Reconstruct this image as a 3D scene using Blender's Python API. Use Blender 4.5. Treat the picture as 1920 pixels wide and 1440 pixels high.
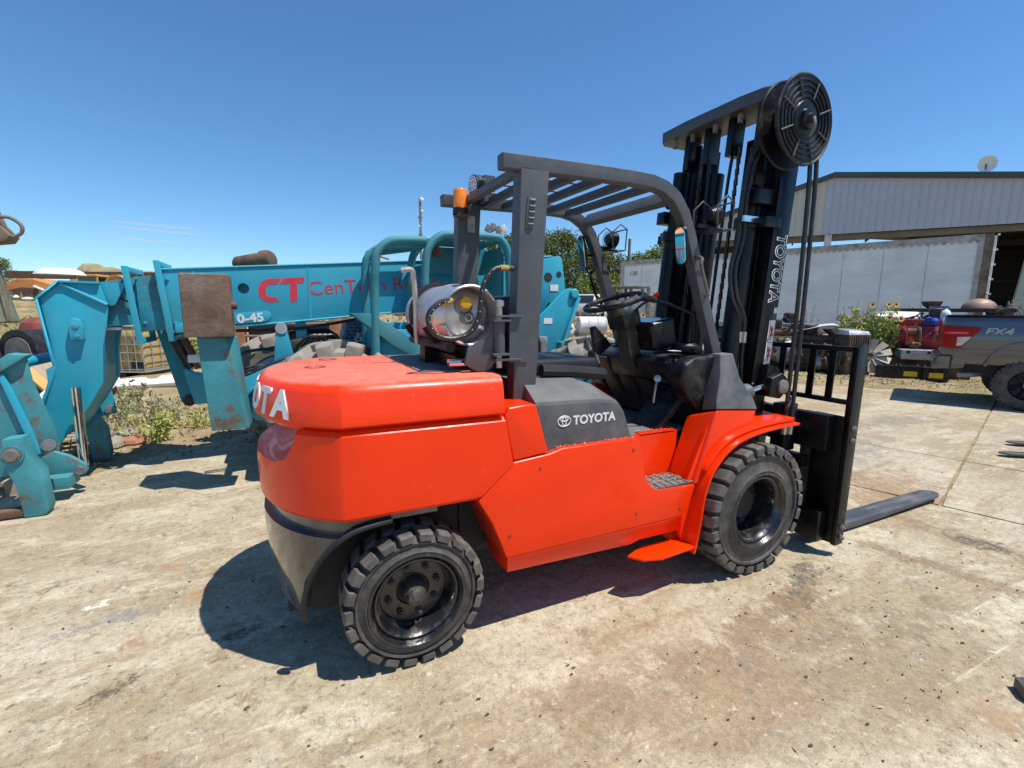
import bpy, bmesh, math, random
from mathutils import Vector, Matrix, noise
random.seed(7)
R = math.radians
S = bpy.context.scene
COL = S.collection
for o in list(bpy.data.objects):
    bpy.data.objects.remove(o)

# ------------------------------------------------------------ camera, sky, sun, exposure
cam = bpy.data.cameras.new('camera')
camo = bpy.data.objects.new('camera', cam)
COL.objects.link(camo)
S.camera = camo
yaw, pitch, roll = 1.11972192, -0.15474351, 0.00774534
cy, sy, cp, sp = math.cos(yaw), math.sin(yaw), math.cos(pitch), math.sin(pitch)
fw = Vector((cy * cp, sy * cp, sp))
rt = Vector((sy, -cy, 0))
up = rt.cross(fw)
r2 = rt * math.cos(roll) + up * math.sin(roll)
u2 = -rt * math.sin(roll) + up * math.cos(roll)
mm = Matrix.Identity(4)
for i in range(3):
    mm[i][0] = r2[i]; mm[i][1] = u2[i]; mm[i][2] = -fw[i]
mm[0][3], mm[1][3], mm[2][3] = -0.469574676, -2.50848270, 1.58203423
camo.matrix_world = mm
cam.sensor_width = 36.0
cam.lens = 887.78 / 1920 * 36
cam.clip_start = 0.05
cam.clip_end = 12000

SUN = Vector((0.27, -0.285, 0.92)).normalized()
w = bpy.data.worlds.new('World')
S.world = w
w.use_nodes = True
nt = w.node_tree
nt.nodes.clear()
sky = nt.nodes.new('ShaderNodeTexSky')
sky.sky_type = 'NISHITA'
sky.sun_disc = False
sky.sun_elevation = math.asin(SUN.z)
sky.sun_rotation = math.atan2(SUN.x, SUN.y)
sky.air_density = 1.0
sky.dust_density = 0.0
sky.ozone_density = 4.0
hs = nt.nodes.new('ShaderNodeHueSaturation')
hs.inputs['Saturation'].default_value = 1.08
bgn = nt.nodes.new('ShaderNodeBackground')
bgn.inputs['Strength'].default_value = 0.093
wo = nt.nodes.new('ShaderNodeOutputWorld')
nt.links.new(sky.outputs[0], hs.inputs['Color'])
tint = nt.nodes.new('ShaderNodeMix')
tint.data_type = 'RGBA'
tint.blend_type = 'MULTIPLY'
tint.inputs['Factor'].default_value = 1
tint.inputs['B'].default_value = (0.80, 1.03, 1.17, 1)
nt.links.new(hs.outputs[0], tint.inputs['A'])
nt.links.new(tint.outputs['Result'], bgn.inputs[0])
nt.links.new(bgn.outputs[0], wo.inputs[0])

sl = bpy.data.lights.new('sun', 'SUN')
sl.energy = 4.1
sl.angle = R(0.5)
sl.color = (1.0, 0.955, 0.88)
slo = bpy.data.objects.new('sun', sl)
COL.objects.link(slo)
slo.rotation_euler = SUN.to_track_quat('Z', 'Y').to_euler()
slo.location = (0, 0, 30)

S.view_settings.view_transform = 'Standard'
S.view_settings.look = 'None'
S.view_settings.gamma = 1
S.view_settings.exposure = 0.5
S.view_settings.use_curve_mapping = False

# ------------------------------------------------------------ materials
MATS = {}


def newmat(name):
    m = bpy.data.materials.new(name)
    m.use_nodes = True
    n = m.node_tree
    for x in list(n.nodes):
        n.nodes.remove(x)
    out = n.nodes.new('ShaderNodeOutputMaterial')
    b = n.nodes.new('ShaderNodeBsdfPrincipled')
    n.links.new(b.outputs[0], out.inputs[0])
    return m, n, b


def mat(name, col, rough=0.5, metal=0.0, var=0.12, scale=6.0, bump=0.0, bscale=60.0, coat=0.0,
        dirt=None, dirt_amt=0.0, dirt_scale=3.0, dirt_sharp=0.12, rvar=0.12, spec=0.5, stretch=None, world=False, dust_glare=None, dust_glare_amt=0.0):
    if name in MATS:
        return MATS[name]
    m, n, b = newmat(name)
    L = n.links.new
    tc = n.nodes.new('ShaderNodeTexCoord')
    if world:
        tc = n.nodes.new('ShaderNodeNewGeometry')
        src = tc.outputs['Position']
    else:
        src = tc.outputs['Object']
    if stretch:
        mp = n.nodes.new('ShaderNodeMapping')
        mp.inputs['Scale'].default_value = stretch
        L(src, mp.inputs[0])
        src = mp.outputs[0]
    nz = n.nodes.new('ShaderNodeTexNoise')
    nz.inputs['Scale'].default_value = scale
    nz.inputs['Detail'].default_value = 6
    nz.inputs['Roughness'].default_value = 0.6
    L(src, nz.inputs['Vector'])
    mr = n.nodes.new('ShaderNodeMapRange')
    mr.inputs['From Min'].default_value = 0.3
    mr.inputs['From Max'].default_value = 0.7
    mr.inputs['To Min'].default_value = 1 - var
    mr.inputs['To Max'].default_value = 1 + var
    L(nz.outputs['Fac'], mr.inputs['Value'])
    mul = n.nodes.new('ShaderNodeMix')
    mul.data_type = 'RGBA'
    mul.blend_type = 'MULTIPLY'
    mul.inputs['Factor'].default_value = 1
    mul.inputs['A'].default_value = (*col, 1)
    L(mr.outputs[0], mul.inputs['B'])
    cur = mul.outputs['Result']
    rr = n.nodes.new('ShaderNodeMapRange')
    rr.inputs['From Min'].default_value = 0.3
    rr.inputs['From Max'].default_value = 0.7
    rr.inputs['To Min'].default_value = max(0.02, rough - rvar * 0.6)
    rr.inputs['To Max'].default_value = min(1, rough + rvar)
    L(nz.outputs['Fac'], rr.inputs['Value'])
    rcur = rr.outputs[0]
    if dirt:
        dz = n.nodes.new('ShaderNodeTexNoise')
        dz.inputs['Scale'].default_value = dirt_scale
        dz.inputs['Detail'].default_value = 9
        dz.inputs['Roughness'].default_value = 0.68
        L(src, dz.inputs['Vector'])
        dr = n.nodes.new('ShaderNodeMapRange')
        th = 0.72 - 0.4 * dirt_amt
        dr.inputs['From Min'].default_value = th - dirt_sharp
        dr.inputs['From Max'].default_value = th + dirt_sharp
        L(dz.outputs['Fac'], dr.inputs['Value'])
        mx = n.nodes.new('ShaderNodeMix')
        mx.data_type = 'RGBA'
        L(dr.outputs[0], mx.inputs['Factor'])
        L(cur, mx.inputs['A'])
        mx.inputs['B'].default_value = (*dirt, 1)
        cur = mx.outputs['Result']
        rm = n.nodes.new('ShaderNodeMix')
        rm.data_type = 'FLOAT'
        L(dr.outputs[0], rm.inputs['Factor'])
        L(rcur, rm.inputs['A'])
        rm.inputs['B'].default_value = 0.9
        rcur = rm.outputs['Result']
    if dust_glare:      # dusty film plus sun glare, painted paler onto upward faces
        gm_ = n.nodes.new('ShaderNodeNewGeometry')
        sx_ = n.nodes.new('ShaderNodeSeparateXYZ')
        L(gm_.outputs['Normal'], sx_.inputs[0])
        dn = n.nodes.new('ShaderNodeTexNoise')
        dn.inputs['Scale'].default_value = 11
        dn.inputs['Detail'].default_value = 9
        dn.inputs['Roughness'].default_value = 0.75
        L(src, dn.inputs['Vector'])
        ad = n.nodes.new('ShaderNodeMath'); ad.operation = 'MULTIPLY_ADD'
        L(dn.outputs['Fac'], ad.inputs[0]); ad.inputs[1].default_value = 0.5; L(sx_.outputs['Z'], ad.inputs[2])
        dr2 = n.nodes.new('ShaderNodeMapRange')
        dr2.inputs['From Min'].default_value = 1.0; dr2.inputs['From Max'].default_value = 1.32
        dr2.inputs['To Max'].default_value = dust_glare_amt
        L(ad.outputs[0], dr2.inputs['Value'])
        mx2 = n.nodes.new('ShaderNodeMix'); mx2.data_type = 'RGBA'
        L(dr2.outputs[0], mx2.inputs['Factor']); L(cur, mx2.inputs['A']); mx2.inputs['B'].default_value = (*dust_glare, 1)
        cur = mx2.outputs['Result']
        rm2 = n.nodes.new('ShaderNodeMix'); rm2.data_type = 'FLOAT'
        L(dr2.outputs[0], rm2.inputs['Factor']); L(rcur, rm2.inputs['A']); rm2.inputs['B'].default_value = 0.95
        rcur = rm2.outputs['Result']
    L(cur, b.inputs['Base Color'])
    L(rcur, b.inputs['Roughness'])
    b.inputs['Metallic'].default_value = metal
    b.inputs['Specular IOR Level'].default_value = spec
    if coat:
        b.inputs['Coat Weight'].default_value = coat
        b.inputs['Coat Roughness'].default_value = 0.06
    if bump:
        bz = n.nodes.new('ShaderNodeTexNoise')
        bz.inputs['Scale'].default_value = bscale
        bz.inputs['Detail'].default_value = 5
        L(src, bz.inputs['Vector'])
        bp = n.nodes.new('ShaderNodeBump')
        bp.inputs['Strength'].default_value = bump
        bp.inputs['Distance'].default_value = 0.02
        L(bz.outputs['Fac'], bp.inputs['Height'])
        L(bp.outputs[0], b.inputs['Normal'])
    MATS[name] = m
    return m


M = {}
M['orange'] = mat('orange_paint', (0.88, 0.034, 0.0), 0.3, var=0.05, scale=3, coat=0.3, bump=0.03, bscale=14, spec=0.25,
                  dirt=(0.55, 0.14, 0.06), dirt_amt=0.07, dirt_scale=26, dirt_sharp=0.05)
M['orange_top'] = mat('orange_paint_dusty_glare', (0.88, 0.04, 0.002), 0.32, var=0.06, scale=5, coat=0.16, bump=0.04, bscale=30, spec=0.3,
                      dirt=(0.62, 0.13, 0.05), dirt_amt=0.12, dirt_scale=70, dirt_sharp=0.06, dust_glare=(0.62, 0.3, 0.2), dust_glare_amt=0.62)  # paler top: dusty, with the sun's overexposure painted into the colour
M['grey'] = mat('charcoal_paint', (0.062, 0.067, 0.076), 0.42, var=0.12, scale=4, bump=0.02,
                dirt=(0.1, 0.1, 0.1), dirt_amt=0.1, dirt_scale=7, dirt_sharp=0.25)
M['greyplastic'] = mat('charcoal_plastic', (0.06, 0.064, 0.072), 0.5, var=0.1, scale=5, bump=0.03, bscale=200,
                       dirt=(0.2, 0.19, 0.17), dirt_amt=0.12, dirt_scale=6, dirt_sharp=0.28, dust_glare=(0.22, 0.215, 0.2), dust_glare_amt=0.5)  # upward faces paler: light caught by the hood top, painted in
M['black'] = mat('black_gloss_paint', (0.005, 0.005, 0.006), 0.32, var=0.3, scale=8, bump=0.06, bscale=40, spec=0.32,
                 dirt=(0.025, 0.022, 0.02), dirt_amt=0.1, dirt_scale=8)
M['blackskirt'] = mat('black_bumper_paint', (0.02, 0.02, 0.021), 0.16, var=0.3, scale=5, coat=0.9, bump=0.03, bscale=12,
                      dirt=(0.2, 0.18, 0.15), dirt_amt=0.16, dirt_scale=4, dirt_sharp=0.25)
M['blackmatte'] = mat('black_matte', (0.012, 0.012, 0.013), 0.6, var=0.25, scale=10)
M['plastic'] = mat('black_plastic', (0.008, 0.008, 0.009), 0.36, var=0.2, scale=9, spec=0.35,
                   dirt=(0.1, 0.085, 0.07), dirt_amt=0.04, dirt_scale=9, dirt_sharp=0.2)
M['dashbrown'] = mat('dusty_dash', (0.05, 0.041, 0.032), 0.55, var=0.2, scale=8)
M['rubber'] = mat('tyre_rubber', (0.026, 0.026, 0.026), 0.6, var=0.25, scale=14, bump=0.05, bscale=90,
                  dirt=(0.16, 0.135, 0.11), dirt_amt=0.27, dirt_scale=10, dirt_sharp=0.24)
M['rubberlug'] = mat('tyre_lug_rubber', (0.032, 0.031, 0.03), 0.55, var=0.3, scale=12, bump=0.1, bscale=60,
                     dirt=(0.22, 0.19, 0.155), dirt_amt=0.36, dirt_scale=8, dirt_sharp=0.3)
M['tyredust'] = mat('dusty_tyre', (0.2, 0.185, 0.16), 0.85, var=0.3, scale=8, bump=0.15, bscale=40,
                    dirt=(0.32, 0.29, 0.24), dirt_amt=0.5, dirt_scale=5, dirt_sharp=0.3)
M['rim'] = mat('black_rim', (0.012, 0.012, 0.013), 0.25, var=0.4, scale=10, coat=0.6, bump=0.12, bscale=45,
               dirt=(0.1, 0.085, 0.07), dirt_amt=0.2, dirt_scale=12)
M['hub'] = mat('greasy_hub', (0.06, 0.055, 0.048), 0.5, 0.4, var=0.4, scale=20, bump=0.2,
               dirt=(0.2, 0.17, 0.13), dirt_amt=0.3, dirt_scale=14)
M['steel'] = mat('bare_steel', (0.42, 0.41, 0.4), 0.35, 0.85, var=0.2, scale=12)
M['chrome'] = mat('chrome', (0.7, 0.7, 0.7), 0.12, 1.0, var=0.08, scale=10)
M['alu'] = mat('tank_aluminium', (0.62, 0.6, 0.58), 0.36, 0.75, var=0.12, scale=9, bump=0.03,
               dirt=(0.4, 0.36, 0.33), dirt_amt=0.2, dirt_scale=6)
M['brass'] = mat('brass', (0.45, 0.3, 0.1), 0.35, 0.9, var=0.2)
M['yellowcap'] = mat('yellow_plastic', (0.62, 0.33, 0.01), 0.4, var=0.12)
M['amber'] = mat('amber_lens', (0.85, 0.22, 0.01), 0.15, var=0.15, scale=20, coat=0.5)
M['white'] = mat('white_paint', (0.74, 0.74, 0.72), 0.45, var=0.05, scale=6)
M['decal'] = mat('white_decal', (0.72, 0.71, 0.67), 0.5, var=0.06, scale=10)
M['decalink'] = mat('black_ink', (0.02, 0.02, 0.02), 0.5)
M['redink'] = mat('red_ink', (0.5, 0.03, 0.06), 0.5)
M['ctred'] = mat('boom_red_paint', (0.62, 0.035, 0.06), 0.5, var=0.15, scale=7, dirt=(0.35, 0.12, 0.15), dirt_amt=0.15)
M['teal'] = mat('teal_paint', (0.007, 0.325, 0.455), 0.4, var=0.12, scale=2.2, bump=0.02, coat=0.15,
                dirt=(0.055, 0.34, 0.44), dirt_amt=0.3, dirt_scale=1.6, dirt_sharp=0.3)
M['tealworn'] = mat('worn_teal_paint', (0.045, 0.25, 0.29), 0.6, var=0.2, scale=4, bump=0.1, bscale=40,
                    dirt=(0.16, 0.095, 0.055), dirt_amt=0.33, dirt_scale=4.5, dirt_sharp=0.06)
M['tealscrape'] = mat('scraped_teal_paint', (0.012, 0.25, 0.34), 0.6, var=0.25, scale=3, bump=0.06,
                      dirt=(0.075, 0.075, 0.07), dirt_amt=0.36, dirt_scale=2.2, dirt_sharp=0.1)
M['tealcab'] = mat('faded_teal_paint', (0.012, 0.2, 0.25), 0.5, var=0.2, scale=4, bump=0.03,
                   dirt=(0.09, 0.22, 0.22), dirt_amt=0.35, dirt_scale=3, dirt_sharp=0.2)
M['rust'] = mat('rusty_plate', (0.17, 0.105, 0.07), 0.75, 0.15, var=0.35, scale=5, bump=0.25, bscale=30,
                dirt=(0.3, 0.26, 0.22), dirt_amt=0.3, dirt_scale=3.5, dirt_sharp=0.14, stretch=(1, 1, 1.0))
M['rustdark'] = mat('dark_rust', (0.1, 0.055, 0.035), 0.8, var=0.4, scale=7, bump=0.25,
                    dirt=(0.2, 0.11, 0.06), dirt_amt=0.4, dirt_scale=6)
M['greenrust'] = mat('faded_green_rust', (0.16, 0.19, 0.13), 0.7, var=0.25, scale=4, bump=0.1,
                     dirt=(0.16, 0.085, 0.05), dirt_amt=0.45, dirt_scale=3.2, dirt_sharp=0.08)
M['orangeold'] = mat('old_orange_paint', (0.62, 0.25, 0.07), 0.6, var=0.25, scale=3,
                     dirt=(0.3, 0.09, 0.03), dirt_amt=0.35, dirt_scale=1.5)
M['yellow'] = mat('faded_yellow_paint', (0.55, 0.33, 0.09), 0.55, var=0.15, scale=3, dirt=(0.2, 0.13, 0.07), dirt_amt=0.25)
M['palewood'] = mat('weathered_board', (0.36, 0.27, 0.18), 0.8, var=0.25, scale=4, bump=0.2, bscale=30, stretch=(1, 8, 8))
M['greyold'] = mat('weathered_grey', (0.2, 0.19, 0.17), 0.8, var=0.3, scale=5, bump=0.2,
                   dirt=(0.1, 0.08, 0.06), dirt_amt=0.35, dirt_scale=4)
M['ibc'] = mat('yellowed_plastic', (0.56, 0.42, 0.17), 0.45, var=0.16, scale=2.5, dirt=(0.42, 0.25, 0.07), dirt_amt=0.3,
               dirt_scale=1.2, dirt_sharp=0.2)
M['galv'] = mat('galvanised_steel', (0.5, 0.5, 0.49), 0.4, 0.6, var=0.15, scale=10)
M['greasy'] = mat('greasy_metal', (0.035, 0.032, 0.03), 0.55, 0.4, var=0.5, scale=9, bump=0.3,
                  dirt=(0.13, 0.1, 0.075), dirt_amt=0.4, dirt_scale=6)
M['castalu'] = mat('dull_cast_metal', (0.3, 0.3, 0.3), 0.55, 0.5, var=0.3, scale=8, bump=0.2,
                   dirt=(0.1, 0.085, 0.07), dirt_amt=0.35, dirt_scale=7)
M['redengine'] = mat('dark_red_enamel', (0.3, 0.016, 0.02), 0.4, var=0.3, scale=6, bump=0.1,
                     dirt=(0.12, 0.04, 0.035), dirt_amt=0.3, dirt_scale=5)
M['bluecloth'] = mat('blue_cloth', (0.02, 0.06, 0.36), 0.85, var=0.3, scale=9)
M['bluetub'] = mat('blue_tub', (0.01, 0.14, 0.42), 0.4)
M['jug'] = mat('white_jug', (0.68, 0.7, 0.72), 0.4)
M['fan'] = mat('beige_fan_plastic', (0.52, 0.47, 0.37), 0.55, var=0.15, scale=4, dirt=(0.28, 0.23, 0.17), dirt_amt=0.25)
M['orangepart'] = mat('orange_plastic', (0.6, 0.13, 0.03), 0.5)
M['trailer'] = mat('trailer_white_panel', (0.8, 0.81, 0.8), 0.42, var=0.10, scale=0.5,
                   dirt=(0.6, 0.61, 0.6), dirt_amt=0.36, dirt_scale=0.8, dirt_sharp=0.2, stretch=(1, 1, 2.2))
M['traileredge'] = mat('trailer_trim', (0.42, 0.4, 0.37), 0.6, 0.2, var=0.25, scale=4, dirt=(0.22, 0.12, 0.07), dirt_amt=0.3)
M['siding'] = mat('grey_metal_siding', (0.46, 0.46, 0.5), 0.5, 0.1, var=0.05, scale=1)
M['sidingtan'] = mat('tan_metal_siding', (0.55, 0.5, 0.4), 0.5, 0.1, var=0.05, scale=1)
M['roof'] = mat('green_trim', (0.045, 0.075, 0.065), 0.5, 0.1)
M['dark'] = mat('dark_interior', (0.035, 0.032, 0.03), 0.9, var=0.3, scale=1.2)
M['purlin'] = mat('roof_underside', (0.2, 0.17, 0.13), 0.8, var=0.25, scale=1.5)
M['truck'] = mat('grey_metallic_car_paint', (0.115, 0.12, 0.135), 0.2, 0.8, var=0.02, scale=2, coat=0.35, rvar=0.02)
M['taillamp'] = mat('red_lens', (0.27, 0.004, 0.008), 0.3, var=0.15, spec=0.2)
M['clearlamp'] = mat('clear_lens', (0.5, 0.46, 0.44), 0.12, coat=0.8)
M['leaf'] = mat('tree_leaf', (0.125, 0.15, 0.035), 0.6, var=0.45, scale=0.9, spec=0.3)
M['leaf2'] = mat('tree_leaf_light', (0.19, 0.23, 0.055), 0.6, var=0.45, scale=0.9, spec=0.3)
M['weed'] = mat('weed_leaf', (0.34, 0.36, 0.085), 0.6, var=0.35, scale=9, spec=0.3)
M['weedgrey'] = mat('dusty_weed_leaf', (0.27, 0.28, 0.14), 0.7, var=0.4, scale=8, spec=0.2)
M['dry'] = mat('dry_stalk', (0.42, 0.33, 0.2), 0.8, var=0.3, scale=10)
M['petal'] = mat('sunflower_petal', (0.75, 0.42, 0.01), 0.6)
M['seed'] = mat('sunflower_disc', (0.07, 0.03, 0.012), 0.8)
M['bark'] = mat('bark', (0.12, 0.09, 0.065), 0.9, var=0.3, scale=5, bump=0.4)
M['rock'] = mat('rubble_stone', (0.3, 0.27, 0.225), 0.85, var=0.3, scale=2.5, bump=0.35, bscale=12,
                dirt=(0.2, 0.16, 0.12), dirt_amt=0.35, dirt_scale=3)
M['brick'] = mat('broken_brick', (0.35, 0.16, 0.09), 0.85, var=0.3, scale=6, bump=0.3)
M['mound'] = mat('bare_mound_soil', (0.33, 0.24, 0.15), 0.9, var=0.3, scale=0.4, bump=0.3,
                 dirt=(0.2, 0.19, 0.08), dirt_amt=0.45, dirt_scale=0.3)
M['whiteold'] = mat('dirty_white_paint', (0.62, 0.61, 0.58), 0.5, var=0.15, scale=4, dirt=(0.36, 0.32, 0.27), dirt_amt=0.25, dirt_scale=4)
M['glass'] = mat('dark_vehicle_glass', (0.03, 0.035, 0.04), 0.06, var=0.1, coat=0.5)
M['mirror'] = mat('mirror_glass', (0.9, 0.9, 0.9), 0.02, 1.0, var=0.0, rvar=0)
M['fabric'] = mat('black_vinyl', (0.013, 0.013, 0.015), 0.5, var=0.2, bump=0.08, bscale=80)
M['lens'] = mat('led_lens', (0.55, 0.55, 0.57), 0.1, 0.3, var=0.3, scale=40, coat=0.6)
M['wire'] = mat('orange_yellow_wire', (0.5, 0.27, 0.05), 0.6, var=0.2)
M['oldred'] = mat('faded_red_paint', (0.22, 0.045, 0.035), 0.6, var=0.3)
M['louver'] = mat('pinkish_rust_slat', (0.3, 0.17, 0.135), 0.7, var=0.25, scale=4)
M['rustorange'] = mat('orange_rust_post', (0.36, 0.16, 0.07), 0.75, var=0.3, scale=4, bump=0.1)
M['hoser'] = mat('hose_rubber', (0.016, 0.016, 0.017), 0.42, var=0.3, scale=20, dirt=(0.09, 0.08, 0.07), dirt_amt=0.15, dirt_scale=12)
M['fork'] = mat('fork_steel', (0.075, 0.08, 0.088), 0.5, 0.3, var=0.3, scale=6, bump=0.1,
                dirt=(0.22, 0.2, 0.175), dirt_amt=0.3, dirt_scale=5, dirt_sharp=0.15, stretch=(0.5, 2, 2))
M['forkside'] = M['fork']


# ------------------------------------------------------------ mesh helpers
class MB:
    def __init__(s):
        s.v = []
        s.f = []

    def add(s, vs, fs):
        o = len(s.v)
        s.v += [tuple(v) for v in vs]
        s.f += [[i + o for i in f] for f in fs]
        return s

    def box(s, a, b, rot=None, piv=None):
        x0, y0, z0 = a
        x1, y1, z1 = b
        vs = [Vector(q) for q in ((x0, y0, z0), (x1, y0, z0), (x1, y1, z0), (x0, y1, z0), (x0, y0, z1), (x1, y0, z1), (x1, y1, z1), (x0, y1, z1))]
        if rot is not None:
            c = Vector(piv) if piv is not None else (vs[0] + vs[6]) / 2
            vs = [c + rot @ (q - c) for q in vs]
        return s.add(vs, [(0, 3, 2, 1), (4, 5, 6, 7), (0, 1, 5, 4), (1, 2, 6, 5), (2, 3, 7, 6), (3, 0, 4, 7)])

    def prism(s, pts, ax, a, b):
        """polygon in the plane normal to axis ax (0,1,2), extruded from a to b"""
        def mk(q, h):
            l = list(q)
            l.insert(ax, h)
            return l
        n = len(pts)
        vs = [mk(q, a) for q in pts] + [mk(q, b) for q in pts]
        fs = [tuple(range(n - 1, -1, -1)), tuple(range(n, 2 * n))]
        fs += [(i, (i + 1) % n, n + (i + 1) % n, n + i) for i in range(n)]
        return s.add(vs, fs)

    def loft(s, rings, caps=True, closed=True):
        n = len(rings[0])
        vs = [q for r in rings for q in r]
        fs = []
        for k in range(len(rings) - 1):
            for i in range(n if closed else n - 1):
                j = (i + 1) % n
                fs.append((k * n + i, k * n + j, (k + 1) * n + j, (k + 1) * n + i))
        if caps:
            fs.append(tuple(range(n - 1, -1, -1)))
            fs.append(tuple(range((len(rings) - 1) * n, len(rings) * n)))
        return s.add(vs, fs)

    def tube(s, path, r, n=10, closed=False, flat=1.0):
        P = [Vector(q) for q in path]
        m = len(P)
        rs = r if isinstance(r, (list, tuple)) else [r] * m
        rings = []
        prev = None
        for i in range(m):
            if closed:
                t = (P[(i + 1) % m] - P[i - 1]).normalized()
            else:
                t = (P[min(i + 1, m - 1)] - P[max(i - 1, 0)]).normalized()
            if prev is None:
                a = Vector((0, 0, 1)) if abs(t.z) < 0.9 else Vector((1, 0, 0))
                u = t.cross(a).normalized()
            else:
                u = (prev - t * prev.dot(t)).normalized()
            prev = u
            v = t.cross(u)
            rings.append([P[i] + (u * math.cos(2 * math.pi * k / n) + v * flat * math.sin(2 * math.pi * k / n)) * rs[i] for k in range(n)])
        if closed:
            rings.append(rings[0])
        return s.loft(rings, caps=not closed)

    def lathe(s, prof, o=(0, 0, 0), ax=(0, 0, 1), n=32, full=False):
        o = Vector(o)
        d = Vector(ax).normalized()
        a = Vector((0, 0, 1)) if abs(d.z) < 0.9 else Vector((1, 0, 0))
        u = d.cross(a).normalized()
        v = d.cross(u)
        rings = [[o + d * h + (u * math.cos(2 * math.pi * k / n) + v * math.sin(2 * math.pi * k / n)) * max(r, 1e-4) for k in range(n)] for r, h in prof]
        if full:
            rings.append(rings[0])
        return s.loft(rings, caps=False)

    def sph(s, c, rad, n=12, sq=(1, 1, 1), jit=0, seed=0):
        c = Vector(c)
        rings = []
        m = max(4, n // 2)
        for i in range(m + 1):
            th = math.pi * i / m
            ring = []
            for k in range(n):
                ph = 2 * math.pi * k / n
                d = Vector((math.sin(th) * math.cos(ph), math.sin(th) * math.sin(ph), math.cos(th)))
                rr = rad
                if jit:
                    rr *= 1 + jit * noise.noise(d * 1.7 + Vector((seed, seed * 1.7, 0)))
                ring.append(c + Vector((d.x * sq[0], d.y * sq[1], d.z * sq[2])) * rr)
            rings.append(ring)
        return s.loft(rings)

    def xf(s, mt):
        s.v = [tuple(mt @ Vector(q)) for q in s.v]
        return s

    def build(s, name, m, parent=None, ang=32, bevel=0, seg=2, smooth=True, kind=None, bang=28):
        me = bpy.data.meshes.new(name)
        inv = rootinv(parent)
        vs = s.v if inv is None else [tuple(inv @ Vector(q)) for q in s.v]
        me.from_pydata(vs, [], s.f)
        bm = bmesh.new()
        bm.from_mesh(me)
        bmesh.ops.remove_doubles(bm, verts=bm.verts, dist=1e-5)
        bmesh.ops.recalc_face_normals(bm, faces=bm.faces)
        if bevel:
            es = [e for e in bm.edges if len(e.link_faces) == 2 and e.calc_face_angle(0) > R(bang)]
            bmesh.ops.bevel(bm, geom=es, offset=bevel, offset_type='OFFSET', segments=seg, profile=0.6, affect='EDGES', clamp_overlap=True)
        bm.to_mesh(me)
        bm.free()
        me.materials.append(m)
        if smooth:
            me.shade_smooth()
            me.set_sharp_from_angle(angle=R(ang))
        o = bpy.data.objects.new(name, me)
        COL.objects.link(o)
        if parent:
            o.parent = parent
        if kind:
            o['kind'] = kind
        return o


INV = {}


def rootinv(p):
    while p is not None:
        if p.name in INV:
            return INV[p.name]
        p = p.parent
    return None


def thing(name, label, cat, loc=(0, 0, 0), rz=0, group=None):
    o = bpy.data.objects.new(name, None)
    o.empty_display_size = 0.2
    COL.objects.link(o)
    o.location = loc
    o.rotation_euler = (0, 0, rz)
    o['label'] = label
    o['category'] = cat
    if group:
        o['group'] = group
    return o


def wthing(name, label, cat, loc=(0, 0, 0), rz=0, group=None):
    """a thing whose parts are given in world coordinates"""
    o = thing(name, label, cat, loc, rz, group)
    INV[o.name] = (Matrix.Translation(loc) @ Matrix.Rotation(rz, 4, 'Z')).inverted()
    return o


def tag(o, label, cat, group=None):
    o['label'] = label
    o['category'] = cat
    if group:
        o['group'] = group
    return o


def struct(o):
    o['kind'] = 'structure'
    return o


def dup(root, loc, rz, label=None, scale=None):
    def cp(o, par):
        c = o.copy()
        COL.objects.link(c)
        if par:
            c.parent = par
        for ch in o.children:
            cp(ch, c)
        return c
    r = cp(root, None)
    r.location = loc
    r.rotation_euler = (0, 0, rz)
    if scale:
        r.scale = scale
    if label:
        r['label'] = label
    return r


def evalmesh(o):
    dg = bpy.context.evaluated_depsgraph_get()
    return bpy.data.meshes.new_from_object(o.evaluated_get(dg))


def cut(o, mb, ang=32):
    """boolean difference, applied"""
    c = mb.build('cutter', M['black'])
    c.matrix_world = o.matrix_world.copy() if not o.parent else Matrix.Identity(4)
    md = o.modifiers.new('b', 'BOOLEAN')
    md.operation = 'DIFFERENCE'
    md.solver = 'EXACT'
    md.object = c
    bpy.context.view_layer.update()
    me = evalmesh(o)
    o.modifiers.clear()
    old = o.data
    mats = [k for k in old.materials]
    o.data = me
    me.name = old.name
    me.materials.clear()
    for k in mats:
        me.materials.append(k)
    for pgn in me.polygons:
        pgn.material_index = 0
    me.shade_smooth()
    me.set_sharp_from_angle(angle=R(ang))
    bpy.data.objects.remove(c)


def text(name, body, size, m, mt, parent=None, ext=0.0015, off=0.0, sx=1.0, shear=0.0, align='CENTER', space=1.0):
    cu = bpy.data.curves.new(name, 'FONT')
    cu.body = body
    cu.size = size
    cu.extrude = ext
    cu.offset = off
    cu.align_x = align
    cu.align_y = 'CENTER'
    cu.shear = shear
    cu.space_character = space
    cu.resolution_u = 4
    t = bpy.data.objects.new(name + '_c', cu)
    COL.objects.link(t)
    bpy.context.view_layer.update()
    me = evalmesh(t)
    bpy.data.objects.remove(t)
    me.transform(Matrix.Diagonal((sx, 1, 1, 1)))
    me.transform(mt)
    inv = rootinv(parent)
    if inv is not None:
        me.transform(inv)
    me.materials.clear()
    me.materials.append(m)
    o = bpy.data.objects.new(name, me)
    COL.objects.link(o)
    if parent:
        o.parent = parent
    return o


def frame(o, x, y):
    """matrix with local x and y axes given, origin o"""
    x = Vector(x).normalized()
    y = Vector(y)
    y = (y - x * y.dot(x)).normalized()
    z = x.cross(y)
    mt = Matrix.Identity(4)
    for i in range(3):
        mt[i][0] = x[i]; mt[i][1] = y[i]; mt[i][2] = z[i]; mt[i][3] = o[i]
    return mt


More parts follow.
